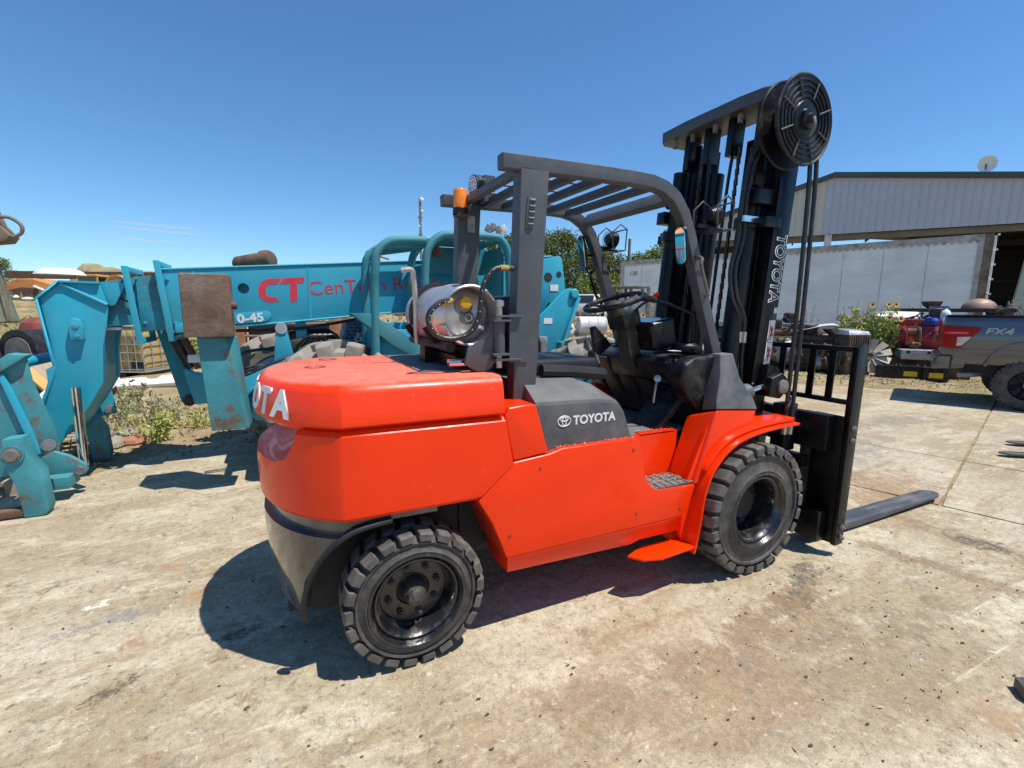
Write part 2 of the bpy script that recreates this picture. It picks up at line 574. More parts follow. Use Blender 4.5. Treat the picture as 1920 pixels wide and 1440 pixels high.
def smoothpath(pts, k=6, closed=False):
    """catmull-rom"""
    P = [Vector(q) for q in pts]
    n = len(P)
    out = []
    rng = range(n if closed else n - 1)
    for i in rng:
        if closed:
            a, b, c, d = P[i - 1], P[i], P[(i + 1) % n], P[(i + 2) % n]
        else:
            a, b, c, d = P[max(i - 1, 0)], P[i], P[i + 1], P[min(i + 2, n - 1)]
        for j in range(k):
            t = j / k
            out.append(0.5 * ((2 * b) + (c - a) * t + (2 * a - 5 * b + 4 * c - d) * t * t + (3 * b - a - 3 * c + d) * t ** 3))
    if not closed:
        out.append(P[-1])
    return out


def offs(pts, d):
    """thick 2d polyline -> polygon of width 2d"""
    P = [Vector((q[0], q[1])) for q in pts]
    l, r = [], []
    for i in range(len(P)):
        t = (P[min(i + 1, len(P) - 1)] - P[max(i - 1, 0)]).normalized()
        nrm = Vector((-t.y, t.x))
        l.append(P[i] + nrm * d)
        r.append(P[i] - nrm * d)
    return [tuple(q) for q in l + r[::-1]]
# ------------------------------------------------------------ ground
def noise_node(n, src, scale, detail=6, rough=0.6, dist=0.0):
    x = n.nodes.new('ShaderNodeTexNoise')
    x.inputs['Scale'].default_value = scale
    x.inputs['Detail'].default_value = detail
    x.inputs['Roughness'].default_value = rough
    x.inputs['Distortion'].default_value = dist
    n.links.new(src, x.inputs['Vector'])
    return x.outputs['Fac']


def ramp(n, src, a, b, lo=0.0, hi=1.0):
    x = n.nodes.new('ShaderNodeMapRange')
    x.interpolation_type = 'SMOOTHSTEP'
    x.inputs['From Min'].default_value = a
    x.inputs['From Max'].default_value = b
    x.inputs['To Min'].default_value = lo
    x.inputs['To Max'].default_value = hi
    n.links.new(src, x.inputs['Value'])
    return x.outputs[0]


def mixc(n, fac, a, b, mode='MIX'):
    x = n.nodes.new('ShaderNodeMix')
    x.data_type = 'RGBA'
    x.blend_type = mode
    for key, val in (('Factor', fac), ('A', a), ('B', b)):
        if isinstance(val, (tuple, list)):
            x.inputs[key].default_value = (*val, 1)
        elif isinstance(val, (int, float)):
            x.inputs[key].default_value = val
        else:
            n.links.new(val, x.inputs[key])
    return x.outputs['Result']


def math2(n, op, a, b):
    x = n.nodes.new('ShaderNodeMath')
    x.operation = op
    for i, val in enumerate((a, b)):
        if isinstance(val, (int, float)):
            x.inputs[i].default_value = val
        else:
            n.links.new(val, x.inputs[i])
    return x.outputs[0]


def mapped(n, src, rot, scale):
    mp = n.nodes.new('ShaderNodeMapping')
    mp.inputs['Rotation'].default_value = (0, 0, rot)
    mp.inputs['Scale'].default_value = scale
    n.links.new(src, mp.inputs[0])
    return mp.outputs[0]


# stains with a place of their own on the slab: x, y, half length, half width, turn, colour, strength, grain
STAINS = [(3.2, -1.35, 0.9, 0.11, -78, (0.25, 0.17, 0.095), 0.85, 5), (3.8, -1.15, 0.8, 0.13, -86, (0.25, 0.17, 0.095), 0.8, 5), (3.82, -1.15, 0.22, 0.12, -70, (0.08, 0.065, 0.05), 0.9, 14),
          (2.34, -0.86, 0.22, 0.10, 20, (0.09, 0.07, 0.05), 0.85, 18), (2.08, -1.0, 0.26, 0.09, 25, (0.085, 0.07, 0.052), 0.9, 16), (1.75, -1.05, 0.8, 0.16, 8, (0.22, 0.15, 0.085), 0.8, 7),
          (1.1, -1.15, 1.0, 0.17, -8, (0.24, 0.17, 0.1), 0.75, 6), (1.5, -1.45, 1.6, 0.35, -12, (0.26, 0.2, 0.125), 0.65, 3.5), (2.3, -1.35, 0.7, 0.16, -10, (0.2, 0.15, 0.09), 0.6, 5),
          (4.3, -0.35, 0.9, 0.45, 20, (0.3, 0.19, 0.1), 0.85, 3), (5.7, 0.6, 1.5, 0.35, 18, (0.21, 0.19, 0.15), 0.6, 3), (7.7, 1.2, 1.2, 0.3, 0, (0.19, 0.17, 0.14), 0.6, 3), (7.4, 2.6, 1.6, 0.6, 15, (0.36, 0.25, 0.14), 0.6, 2),
          (-1.3, 0.36, 0.3, 0.08, 8, (0.2, 0.19, 0.18), 0.7, 8), (-1.45, 0.56, 0.07, 0.045, 30, (0.68, 0.64, 0.55), 0.95, 20), (-1.2, -0.2, 0.13, 0.05, 35, (0.085, 0.065, 0.045), 0.9, 26),
          (-0.74, -0.03, 0.1, 0.05, 10, (0.06, 0.05, 0.04), 0.85, 22), (-0.85, 0.5, 0.35, 0.03, 14, (0.33, 0.2, 0.09), 0.8, 9), (-0.95, 0.42, 0.12, 0.05, 0, (0.36, 0.23, 0.11), 0.8, 12),
          (0.0, -1.3, 0.9, 0.12, -20, (0.33, 0.25, 0.15), 0.6, 6), (9.5, 3.2, 2.6, 0.5, -40, (0.33, 0.23, 0.13), 0.8, 2), (11.5, 1.8, 2.0, 0.5, -30, (0.33, 0.23, 0.13), 0.8, 2)]


def concrete_mat():
    m, n, b = newmat('yard_concrete')
    pos = n.nodes.new('ShaderNodeNewGeometry').outputs['Position']
    st = mapped(n, pos, R(-13), (0.5, 3.0, 1))          # wheel and blade scrapes run this way
    c = mixc(n, ramp(n, noise_node(n, mapped(n, pos, R(-13), (0.7, 1.3, 1)), 0.8, 12, 0.7, 0.2), 0.41, 0.59), (0.33, 0.262, 0.16), (0.45, 0.385, 0.27))
    c = mixc(n, ramp(n, noise_node(n, mapped(n, pos, R(-13), (0.6, 1.5, 1)), 2.4, 12, 0.72, 0.4), 0.5, 0.62, 0, 0.75), c, (0.54, 0.475, 0.34))
    c = mixc(n, ramp(n, noise_node(n, st, 1.3, 13, 0.74, 0.3), 0.53, 0.63, 0, 0.75), c, (0.3, 0.21, 0.125))
    c = mixc(n, ramp(n, noise_node(n, st, 0.7, 12, 0.7, 0.4), 0.57, 0.68, 0, 0.6), c, (0.28, 0.25, 0.21))
    c = mixc(n, ramp(n, noise_node(n, mapped(n, pos, R(-15), (0.3, 7, 1)), 1.4, 9, 0.72), 0.62, 0.68, 0, 0.75), c, (0.62, 0.56, 0.44))
    c = mixc(n, ramp(n, noise_node(n, st, 4.2, 8, 0.65, 0.3), 0.665, 0.7, 0, 0.75), c, (0.25, 0.15, 0.08))
    c = mixc(n, ramp(n, noise_node(n, pos, 14, 10, 0.72, 0.5), 0.63, 0.67, 0, 0.5), c, (0.24, 0.17, 0.105))
    patch = ramp(n, noise_node(n, pos, 0.75, 4, 0.5), 0.54, 0.66)
    crumb = ramp(n, noise_node(n, pos, 26, 9, 0.78), 0.60, 0.64)
    c = mixc(n, math2(n, 'MULTIPLY', math2(n, 'MULTIPLY', patch, crumb), 0.8), c, (0.1, 0.08, 0.055))
    for x, y, rx, ry, rot, col, amt, gsc in STAINS:
        mp = n.nodes.new('ShaderNodeMapping')
        mp.vector_type = 'TEXTURE'
        mp.inputs['Location'].default_value = (x, y, 0)
        mp.inputs['Rotation'].default_value = (0, 0, R(rot))
        mp.inputs['Scale'].default_value = (rx, ry, 1)
        n.links.new(pos, mp.inputs[0])
        ln = n.nodes.new('ShaderNodeVectorMath')
        ln.operation = 'LENGTH'
        n.links.new(mp.outputs[0], ln.inputs[0])
        f = ramp(n, ln.outputs['Value'], 0.2, 1.5, 0.34, 0)
        f = math2(n, 'ADD', f, math2(n, 'MULTIPLY', math2(n, 'SUBTRACT', noise_node(n, pos, gsc, 12, 0.78, 0.4), 0.5), 1.9))
        c = mixc(n, ramp(n, f, 0.1, 0.4, 0, amt), c, col)
    g = noise_node(n, pos, 150, 3, 0.7)
    c = mixc(n, 1.0, c, ramp(n, g, 0.3, 0.7, 0.84, 1.16), 'MULTIPLY')
    g2 = noise_node(n, pos, 30, 9, 0.78)
    c = mixc(n, 1.0, c, ramp(n, g2, 0.36, 0.64, 0.85, 1.14), 'MULTIPLY')
    n.links.new(c, b.inputs['Base Color'])
    b.inputs['Roughness'].default_value = 0.82
    b.inputs['Specular IOR Level'].default_value = 0.35
    h = math2(n, 'ADD', math2(n, 'MULTIPLY', g2, 0.35), math2(n, 'MULTIPLY', noise_node(n, pos, 5, 10, 0.68, 0.3), 1.0))
    bp = n.nodes.new('ShaderNodeBump')
    bp.inputs['Strength'].default_value = 0.5
    bp.inputs['Distance'].default_value = 0.012
    n.links.new(h, bp.inputs['Height'])
    n.links.new(bp.outputs[0], b.inputs['Normal'])
    return m


def dirt_mat():
    m, n, b = newmat('yard_dirt')
    pos = n.nodes.new('ShaderNodeNewGeometry').outputs['Position']
    c = mixc(n, ramp(n, noise_node(n, pos, 0.5, 8, 0.62), 0.35, 0.65), (0.293, 0.209, 0.103), (0.408, 0.319, 0.180))
    c = mixc(n, ramp(n, noise_node(n, pos, 2.6, 8, 0.7), 0.48, 0.66, 0, 0.8), c, (0.214, 0.156, 0.080))
    c = mixc(n, ramp(n, noise_node(n, pos, 9, 7, 0.72), 0.55, 0.68, 0, 0.75), c, (0.462, 0.391, 0.246))
    far = ramp(n, noise_node(n, pos, 0.12, 5, 0.6), 0.48, 0.6, 0, 0.75)
    c = mixc(n, math2(n, 'MULTIPLY', far, ramp(n, noise_node(n, pos, 1.4, 6, 0.7), 0.42, 0.6)), c, (0.142, 0.142, 0.046))
    c = mixc(n, 1.0, c, ramp(n, noise_node(n, pos, 40, 5, 0.8), 0.34, 0.66, 0.7, 1.28), 'MULTIPLY')
    n.links.new(c, b.inputs['Base Color'])
    b.inputs['Roughness'].default_value = 0.95
    b.inputs['Specular IOR Level'].default_value = 0.2
    bp = n.nodes.new('ShaderNodeBump')
    bp.inputs['Strength'].default_value = 0.8
    bp.inputs['Distance'].default_value = 0.05
    n.links.new(math2(n, 'ADD', noise_node(n, pos, 7, 8, 0.7), math2(n, 'MULTIPLY', noise_node(n, pos, 35, 4, 0.7), 0.4)), bp.inputs['Height'])
    n.links.new(bp.outputs[0], b.inputs['Normal'])
    return m


M['concrete'] = concrete_mat()
M['dirt'] = dirt_mat()

# outline of the concrete apron (x, y), everything else is dirt
APRON = [(-14, -10), (-14, 2.6), (-6, 2.75), (-3.2, 3.0), (-2.2, 3.12), (-1.6, 3.75), (-0.9, 4.35), (0.6, 4.75), (3, 5.3), (6, 6.1), (8.2, 5.6),
         (9.7, 4.2), (10.4, 3.4), (11.1, 2.7), (11.8, 1.6), (13, 0.3), (18, -2), (30, -6), (30, -10)]


def inside(x, y, P):
    r = False
    n = len(P)
    for i in range(n):
        x1, y1 = P[i]
        x2, y2 = P[(i + 1) % n]
        if (y1 > y) != (y2 > y) and x < (x2 - x1) * (y - y1) / (y2 - y1) + x1:
            r = not r
    return r


def edgedist(x, y, P):
    d = 1e9
    for i in range(len(P)):
        a = Vector(P[i]); b = Vector(P[(i + 1) % len(P)])
        t = max(0, min(1, (Vector((x, y)) - a).dot(b - a) / (b - a).length_squared))
        d = min(d, (a + (b - a) * t - Vector((x, y))).length)
    return d


def gh(x, y):
    """dirt height"""
    if inside(x, y, APRON):
        return -0.014 if edgedist(x, y, APRON) > 0.12 else -0.02
    d = min(1, edgedist(x, y, APRON) / 1.5)
    def sm(a, b_, t):
        t = max(0, min(1, (t - a) / (b_ - a)))
        return t * t * (3 - 2 * t)
    berm = 1.05 * sm(8.3, 10.6, y - 0.25 * max(0, 7 - x)) * sm(2.8, 5.0, x) * (1 - sm(12.0, 14.5, x - 0.12 * (y - 10)))
    ramp_ = (1.3 + 0.85 * (1 - sm(-8, 1, x))) * sm(12.5, 31, y) * (1 - sm(13, 22, x - 0.3 * (y - 12)))
    big = max(berm, ramp_)
    h = 0.07 * noise.noise(Vector((x * 0.55, y * 0.55, 0))) + 0.05 * noise.noise(Vector((x * 1.9, y * 1.9, 3)))
    return (h + 0.01) * d * min(1, 400 / (abs(x) + abs(y) + 1)) - 0.012 + big


vs, fs = [], []
xs = [-3000, -1200, -500, -200, -90, -50, -30] + [-22 + 0.3 * i for i in range(161)] + [32, 45, 80, 200, 500, 1200, 3000]
ys = [-1500, -400, -100, -30] + [-12 + 0.3 * i for i in range(140)] + [36, 48, 70, 120, 250, 600, 1500, 5000]
for y in ys:
    for x in xs:
        vs.append((x, y, gh(x, y)))
nx = len(xs)
for j in range(len(ys) - 1):
    for i in range(nx - 1):
        fs.append((j * nx + i, j * nx + i + 1, (j + 1) * nx + i + 1, (j + 1) * nx + i))
struct(MB().add(vs, fs).build('ground', M['dirt'], ang=80))

yard = bpy.data.objects.new('concrete_yard', None)
COL.objects.link(yard)
struct(yard)
ca, sa = 0.9602, 0.2793


def clip(poly, a, b, c):
    """keep a*x+b*y<=c"""
    out = []
    for i in range(len(poly)):
        p, q = poly[i], poly[(i + 1) % len(poly)]
        dp = a * p[0] + b * p[1] - c
        dq = a * q[0] + b * q[1] - c
        if dp <= 0:
            out.append(p)
        if (dp < 0 < dq) or (dq < 0 < dp):
            t = dp / (dp - dq)
            out.append((p[0] + (q[0] - p[0]) * t, p[1] + (q[1] - p[1]) * t))
    return out


def slab(u0, u1, v0, v1, gap=0.012):
    p = list(APRON)
    for a, b, c in ((ca, sa, u1 - gap), (-ca, -sa, -(u0 + gap)), (-sa, ca, v1 - gap), (sa, -ca, -(v0 + gap))):
        p = clip(p, a, b, c)
        if len(p) < 3:
            return
    q = []
    for i in range(len(p)):
        a = Vector(p[i]); b = Vector(p[(i + 1) % len(p)])
        k = max(1, int((b - a).length / 0.14))
        mid = (a + b) / 2
        outer = edgedist(mid.x, mid.y, APRON) < 0.02
        nn = Vector((-(b - a).y, (b - a).x)).normalized()
        for j in range(k):
            s_ = a + (b - a) * j / k
            amp = 0.09 if outer else 0.012
            s_ = s_ + nn * amp * noise.noise(Vector((s_.x * 3.1, s_.y * 3.1, 5.0))) + nn * amp * 0.6 * noise.noise(Vector((s_.x * 9, s_.y * 9, 1.0)))
            q.append((s_.x, s_.y))
    MB().prism(q, 2, -0.12, 0.0).build('concrete_slab', M['concrete'], yard, smooth=False)


for u0, u1, vl in ((-30, 4.02, (-30, 30)), (4.02, 5.82, (-30, -1.89, 30)), (5.82, 10.6, (-30, -1.89, 30)), (10.6, 15.4, (-30, -6, -1.89, 30)), (15.4, 60, (-30, -1.89, 30))):
    for v0, v1 in zip(vl[:-1], vl[1:]):
        slab(u0, u1, v0, v1)
# ------------------------------------------------------------ forklift (origin under the rear axle, x forward)
FK = wthing('forklift', 'large orange forklift with black mast and charcoal overhead guard, parked in the foreground', 'forklift')
PLAN = [(-0.283, -0.62), (-0.302, -0.611), (-0.41, -0.528), (-0.495, -0.425), (-0.553, -0.31), (-0.59, -0.18), (-0.606, -0.06)]
PLAN = PLAN[:2] + [(q.x, q.y) for q in smoothpath([(-0.306, -0.609, 0)] + [(x, y, 0) for x, y in PLAN[2:]] + [(-0.606, 0.06, 0)], 3)[1:-4]]


def ring(z, ins, xf=0.41, dx=0.0):
    pts = [(xf, -0.62), (xf * 0.6 - 0.1, -0.62), (-0.14, -0.62)] + PLAN
    pts = pts + [(x, -y) for x, y in pts[::-1]]
    n = len(pts)
    out = []
    for i in range(n):
        a = Vector(pts[i - 1]); b = Vector(pts[i]); c = Vector(pts[(i + 1) % n])
        n1 = Vector((-(b - a).y, (b - a).x)).normalized()
        n2 = Vector((-(c - b).y, (c - b).x)).normalized()
        if i in (0, n - 1):
            nn = n2 if i == 0 else n1
        else:
            nn = (n1 + n2).normalized() / max(0.4, math.sqrt((1 + n1.dot(n2)) / 2))
        # inward normal for this winding
        q = b - nn * ins
        out.append((q.x + dx, q.y, z))
    return out


_r = ring(0, 0.1)
SG = 1 if abs(_r[1][1]) < 0.62 else -1
_ring = ring


def ring(z, ins, xf=0.41, dx=0.0):
    return _ring(z, ins * SG, xf, dx)


# lower counterweight casting
cw = MB().loft([ring(0.735, 0.012, 0.47), ring(0.75, 0.0, 0.47), ring(0.9, -0.004, 0.47), ring(1.085, 0.004, 0.47), ring(1.103, 0.02, 0.47)]).build('counterweight', M['orange'], FK, ang=26)
rec = MB()
prof = [(-0.53, 1.3), (-0.50, 1.04), (-0.45, 0.975), (-0.36, 0.95), (0.36, 0.95), (0.45, 0.975), (0.50, 1.04), (0.53, 1.3)]
rec.loft([[(-0.33, y * 0.80, 1.3 if z > 1.2 else z + 0.07) for y, z in prof], [(-0.40, y * 0.9, 1.3 if z > 1.2 else z + 0.035) for y, z in prof], [(-0.50, y, z) for y, z in prof], [(-0.8, y * 1.1, z - 0.01) for y, z in prof]])
cut(cw, rec, 30)
cut(cw, MB().prism([(0.2, 0.6), (0.25, 0.6), (0.276, 0.73), (0.454, 0.88), (0.414, 1.11), (0.4, 1.3), (0.7, 1.3), (0.7, 0.6)], 1, -0.8, 0.8), 30)
# upper cap with the groove below it
MB().loft([ring(1.09, 0.05), ring(1.121, 0.03), ring(1.1215, 0.004), ring(1.127, -0.003), ring(1.14, -0.004), ring(1.252, 0.018), ring(1.267, 0.026),
           ring(1.279, 0.037), ring(1.286, 0.047), ring(1.291, 0.06)]).build('counterweight_cap', M['orange_top'], FK, ang=24)
# sunk lifting slots on the cap
for x, y in ((-0.33, 0.05), (-0.24, 0.42)):
    MB().lathe([(0.0, -0.01), (0.045, -0.01), (0.05, 0.0035), (0.043, 0.0035), (0.040, 0.0)], (x, y, 1.2905), (0, 0, 1), 16).build('lifting_eye', M['oldred'], FK)
MB().prism([(0.1, -0.36), (0.41, -0.36), (0.41, 0.5), (0.1, 0.5)], 2, 1.284, 1.297).build('cover_panel_shade', M['greyplastic'], FK, bevel=0.004)  # dark grey cover; its dark area also stands for the guard's shadow
# raised white maker's name round the tail
outline = [Vector((x, y)) for x, y in PLAN]
outline = outline + [Vector((x, -y)) for x, y in PLAN[::-1]]
cum = [0]
for a, b in zip(outline[:-1], outline[1:]):
    cum.append(cum[-1] + (b - a).length)
tot = cum[-1]


def on_tail(sx):
    d = tot / 2 + sx
    for k in range(len(cum) - 1):
        if cum[k] <= d <= cum[k + 1]:
            t = (d - cum[k]) / (cum[k + 1] - cum[k])
            q = outline[k] + (outline[k + 1] - outline[k]) * t
            tan = (outline[min(k + 2, len(outline) - 1)] - outline[max(k - 1, 0)]).normalized()
            return q, tan
    return outline[0], (outline[1] - outline[0]).normalized()


for ch, sp in zip('TOYOTA', (0.30, 0.155, 0.005, -0.155, -0.305, -0.44)):
    q, tan = on_tail(sp)
    tdir = -tan       # reading direction seen from behind runs towards the camera side
    xa = Vector((tdir.x, tdir.y, 0))
    nrm = Vector((-abs(tan.y), tan.x if q.y > 0 else tan.x, 0))
    if nrm.dot(Vector((q.x + 0.2, q.y, 0))) < 0:
        nrm = -nrm
    nrm = Vector((0, 0, 0)) + (Vector((tan.y, -tan.x, 0)) if Vector((tan.y, -tan.x, 0)).dot(Vector((q.x + 0.2, q.y, 0))) > 0 else Vector((-tan.y, tan.x, 0)))
    ya = Vector((0, 0, 1)) - 0.2 * nrm
    mt = frame(Vector((q.x, q.y, 1.195)) - nrm * 0.0065, xa, ya)
    text('letter', ch, 0.15, M['white'], mt, FK, ext=0.004, off=0.006, sx=1.12)

# black lower skirt with the wheel arch cut out
sk = MB().loft([ring(0.245, 0.055, 0.1), ring(0.27, 0.042, 0.1), ring(0.45, 0.018, 0.1), ring(0.6, 0.008, 0.1), ring(0.66, 0.008, 0.1), ring(0.664, 0.036, 0.1), ring(0.734, 0.03, 0.1)]).build('rear_skirt', M['blackskirt'], FK, ang=40)
cut(sk, MB().prism([(-0.455, -0.2), (-0.47, 0.30), (-0.445, 0.44), (-0.40, 0.55), (-0.34, 0.635), (-0.25, 0.685), (-0.1, 0.705), (0.5, 0.705), (0.5, -0.2)], 1, -0.9, 0.9), 40)
for s_ in (-1, 1):
    la = smoothpath([(-0.452, s_ * 0.50, 0.285), (-0.46, s_ * 0.505, 0.34), (-0.438, s_ * 0.525, 0.45), (-0.39, s_ * 0.555, 0.56), (-0.33, s_ * 0.59, 0.64), (-0.24, s_ * 0.60, 0.688), (-0.1, s_ * 0.60, 0.706)], 4)
    MB().tube(la, 0.012, 8).build('arch_lip', M['blackmatte'], FK)
MB().box((-0.52, -0.22, 0.17), (-0.42, 0.22, 0.4)).box((-0.42, -0.3, 0.2), (0.05, 0.3, 0.7)).build('rear_frame', M['blackmatte'], FK)

# chassis
side = [(0.425, 0.42), (0.395, 0.5), (0.35, 0.61), (0.283, 0.727), (0.458, 0.887), (0.645, 0.903), (0.72, 0.922), (1.15, 0.922), (1.185, 0.915), (1.203, 0.895), (1.215, 0.83),
        (1.245, 0.71), (1.29, 0.64), (1.35, 0.606), (1.63, 0.597), (1.565, 0.42)]
for s_ in (-1, 1):
    m_ = MB()
    m_.prism(side, 1, s_ * 0.62, s_ * 0.30)
    o_ = m_.build('side_panel', M['orange'], FK, bevel=0.008, seg=3)
    MB().loft([[(x, s_ * 0.6195, 0.4195) for x in (0.428, 1.55)] + [(x, s_ * 0.35, 0.4195) for x in (1.55, 0.428)],
               [(x, s_ * 0.585, z) for x, z in ((0.445, 0.325), (1.2, 0.303))] + [(x, s_ * 0.35, 0.31) for x in (1.2, 0.445)]]).build('sill', M['orange'], FK, bevel=0.003)
    MB().prism([(0.414, 1.103), (0.43, 1.145), (0.52, 1.152), (0.572, 1.15), (0.60, 1.06), (0.645, 0.91), (0.46, 0.893)], 1, s_ * 0.615, s_ * 0.42).build('post_base', M['orange'], FK, bevel=0.01, seg=3)
    # step recess: riser, tread
    MB().box((1.225, min(s_ * .44, s_ * .425), 0.6), (1.64, max(s_ * .44, s_ * .425), 0.875)).build('step_riser', M['orange'], FK)
    st = MB().prism([(1.29, s_ * 0.612), (1.635, s_ * 0.612), (1.60, s_ * 0.44), (1.27, s_ * 0.44)], 2, 0.603, 0.616).build('step_tread', M['greyplastic'], FK, bevel=0.003)
    gr = MB()
    for i in range(6):
        for j in range(4):
            x, y = 1.315 + i * 0.051 + j * 0.003, s_ * (0.595 - j * 0.043)
            gr.box((x, y - 0.004, 0.616), (x + 0.036, y + 0.004, 0.622))
            gr.box((x - 0.004, y - 0.018, 0.616), (x + 0.004, y + 0.018, 0.622))
    gr.build('tread_grip', M['greyold'], st)
    # low foot plate
    MB().prism([(1.17, s_ * 0.60), (1.22, s_ * 0.67), (1.33, s_ * 0.70), (1.60, s_ * 0.68), (1.62, s_ * 0.55), (1.3, s_ * 0.55)], 2, 0.236, 0.25).build('foot_plate', M['orange'], FK, bevel=0.003)
    # curved panel behind the front wheel
    MB().prism([(1.19, 0.31), (1.56, 0.31), (1.6, 0.42), (1.6, 0.6), (1.2, 0.6)], 1, s_ * 0.575, s_ * 0.5).build('inner_panel', M['orange'], FK, bevel=0.004)
    # cowl above the front wheel
    MB().loft([[(1.575, s_ * 0.45, 0.61), (1.615, s_ * 0.625, 0.60), (1.98, s_ * 0.625, 0.6), (1.98, s_ * 0.45, 0.6)],
               [(1.70, s_ * 0.45, 0.96), (1.755, s_ * 0.62, 1.02), (2.10, s_ * 0.615, 0.99), (2.10, s_ * 0.45, 0.99)]]).build('fender_cowl', M['orange'], FK, bevel=0.01, seg=3)
    # fender arc
    arc = [(1.585, 0.205), (1.615, 0.33), (1.635, 0.51), (1.665, 0.615), (1.705, 0.69), (1.79, 0.775), (1.905, 0.835), (2.06, 0.868), (2.25, 0.885), (2.43, 0.888)]
    arc = [(q.x, q.y) for q in smoothpath([(a, b, 0) for a, b in arc], 4)]
    f_ = MB().prism(offs(arc, 0.008), 1, s_ * 0.685, s_ * 0.33).build('fender', M['orange'], FK, bevel=0.003, bang=50)
    arc2 = [(x - 0.012, z + 0.026) for x, z in arc[14:]]
    MB().prism(offs(arc2, 0.011), 1, s_ * 0.655, s_ * 0.4).build('fender_rib', M['orange'], FK, bevel=0.003, bang=50)
    inner = [(x, z - 0.01) for x, z in arc] + [(2.43, 0.8), (2.2, 0.82), (1.9, 0.78), (1.72, 0.6), (1.63, 0.3)]
    MB().prism([(x, z + .012) for x, z in arc[:30]] + [(2.0, 1.0), (1.75, 1.0), (1.57, 0.6), (1.555, 0.3)], 1, s_ * 0.60, s_ * 0.57).build('fender_wall', M['orange'], FK, bevel=0.002)
    # grey pillar foot
    MB().loft([[(1.765, s_ * 0.50, 1.0), (1.752, s_ * 0.622, 1.028), (2.112, s_ * 0.618, 0.995), (2.14, s_ * 0.46, 0.99)],
               [(1.775, s_ * 0.50, 1.08), (1.775, s_ * 0.60, 1.08), (2.09, s_ * 0.60, 1.06), (2.10, s_ * 0.46, 1.06)],
               [(1.82, s_ * 0.45, 1.2), (1.825, s_ * 0.57, 1.2), (2.0, s_ * 0.565, 1.19), (2.01, s_ * 0.42, 1.19)],
               [(1.85, s_ * 0.40, 1.335), (1.86, s_ * 0.53, 1.335), (1.965, s_ * 0.53, 1.335), (1.97, s_ * 0.40, 1.335)]]).build('pillar_foot', M['greyplastic'], FK, bevel=0.01, seg=3)
MB().box((0.3, -0.30, 0.34), (2.05, 0.30, 0.86)).build('frame', M['blackmatte'], FK)
MB().box((0.05, -0.29, 0.30), (0.3, 0.29, 0.72)).build('rear_axle_beam', M['blackmatte'], FK)
MB().box((1.2, -0.425, 0.862), (1.75, 0.425, 0.88)).build('floor_plate', M['greyplastic'], FK, bevel=0.004)
MB().box((1.35, -0.44, 0.865), (1.62, -0.40, 0.886)).build('floor_lip', M['orange'], FK, bevel=0.004)

for x, z in ((0.44, 0.53), (0.60, 0.84), (1.16, 0.86), (1.20, 0.50), (1.52, 0.47)):
    MB().lathe([(0.008, 0), (0.008, 0.003), (0, 0.004)], (x, -0.62, z), (0, -1, 0), 8).build('panel_screw', M['oldred'], FK)
for x, y, z in ((1.78, -0.603, 1.05), (2.07, -0.603, 1.03)):
    MB().lathe([(0.009, 0), (0.009, 0.004), (0, 0.006)], (x, y, z), (0, -1, 0), 8).build('cowl_screw', M['greyold'], FK)

# engine hood beside the seat
hr = []
for y, k in ((-0.588, 0), (-0.582, 0.2), (-0.455, 1), (0, 1), (0.455, 1), (0.582, 0.2), (0.588, 0)):
    lo = [(0.585, 0.885), (0.585, 1.135), (0.93, 1.127), (1.075, 1.112), (1.112, 1.06), (1.145, 0.97), (1.182, 0.885)]
    hi = [(0.585, 0.885), (0.585, 1.228), (0.93, 1.218), (0.985, 1.20), (1.07, 1.12), (1.135, 0.99), (1.18, 0.885)]
    hr.append([(a[0] * (1 - k) + b[0] * k, y, a[1] * (1 - k) + b[1] * k) for a, b in zip(lo, hi)])
hood = MB().loft(hr).build('engine_hood', M['greyplastic'], FK, bevel=0.02, seg=4, bang=14)
text('hood_lettering', 'TOYOTA', 0.062, M['decal'], frame(Vector((0.925, -0.5895, 1.045)), (1, 0, 0), (0, 0, 1)), FK, ext=0.0006, off=0.002, sx=1.0)
lg = MB()


def ell(cx, cz, a, b, n=28):
    return [(cx + a * math.cos(2 * math.pi * k / n), -0.5895, cz + b * math.sin(2 * math.pi * k / n)) for k in range(n)]


for cx, cz, a, b in ((0.745, 1.048, 0.036, 0.026), (0.745, 1.058, 0.022, 0.0105), (0.745, 1.046, 0.0105, 0.0225)):
    lg.tube(ell(cx, cz, a, b), 0.0028, 6, closed=True)
lg.build('hood_emblem', M['decal'], FK)

# seat
s1 = MB().box((0.72, -0.24, 1.215), (1.2, 0.24, 1.31)).build('seat_cushion', M['fabric'], FK, bevel=0.03, seg=4)
MB().box((0.60, -0.23, 1.25), (0.72, 0.23, 1.66), Matrix.Rotation(R(-10), 3, 'Y')).build('seat_back', M['fabric'], FK, bevel=0.035, seg=4)
MB().tube([(0.78, -0.29, 1.26), (0.95, -0.3, 1.25), (1.2, -0.28, 1.22)], 0.035, 8).build('seat_arm', M['fabric'], FK)

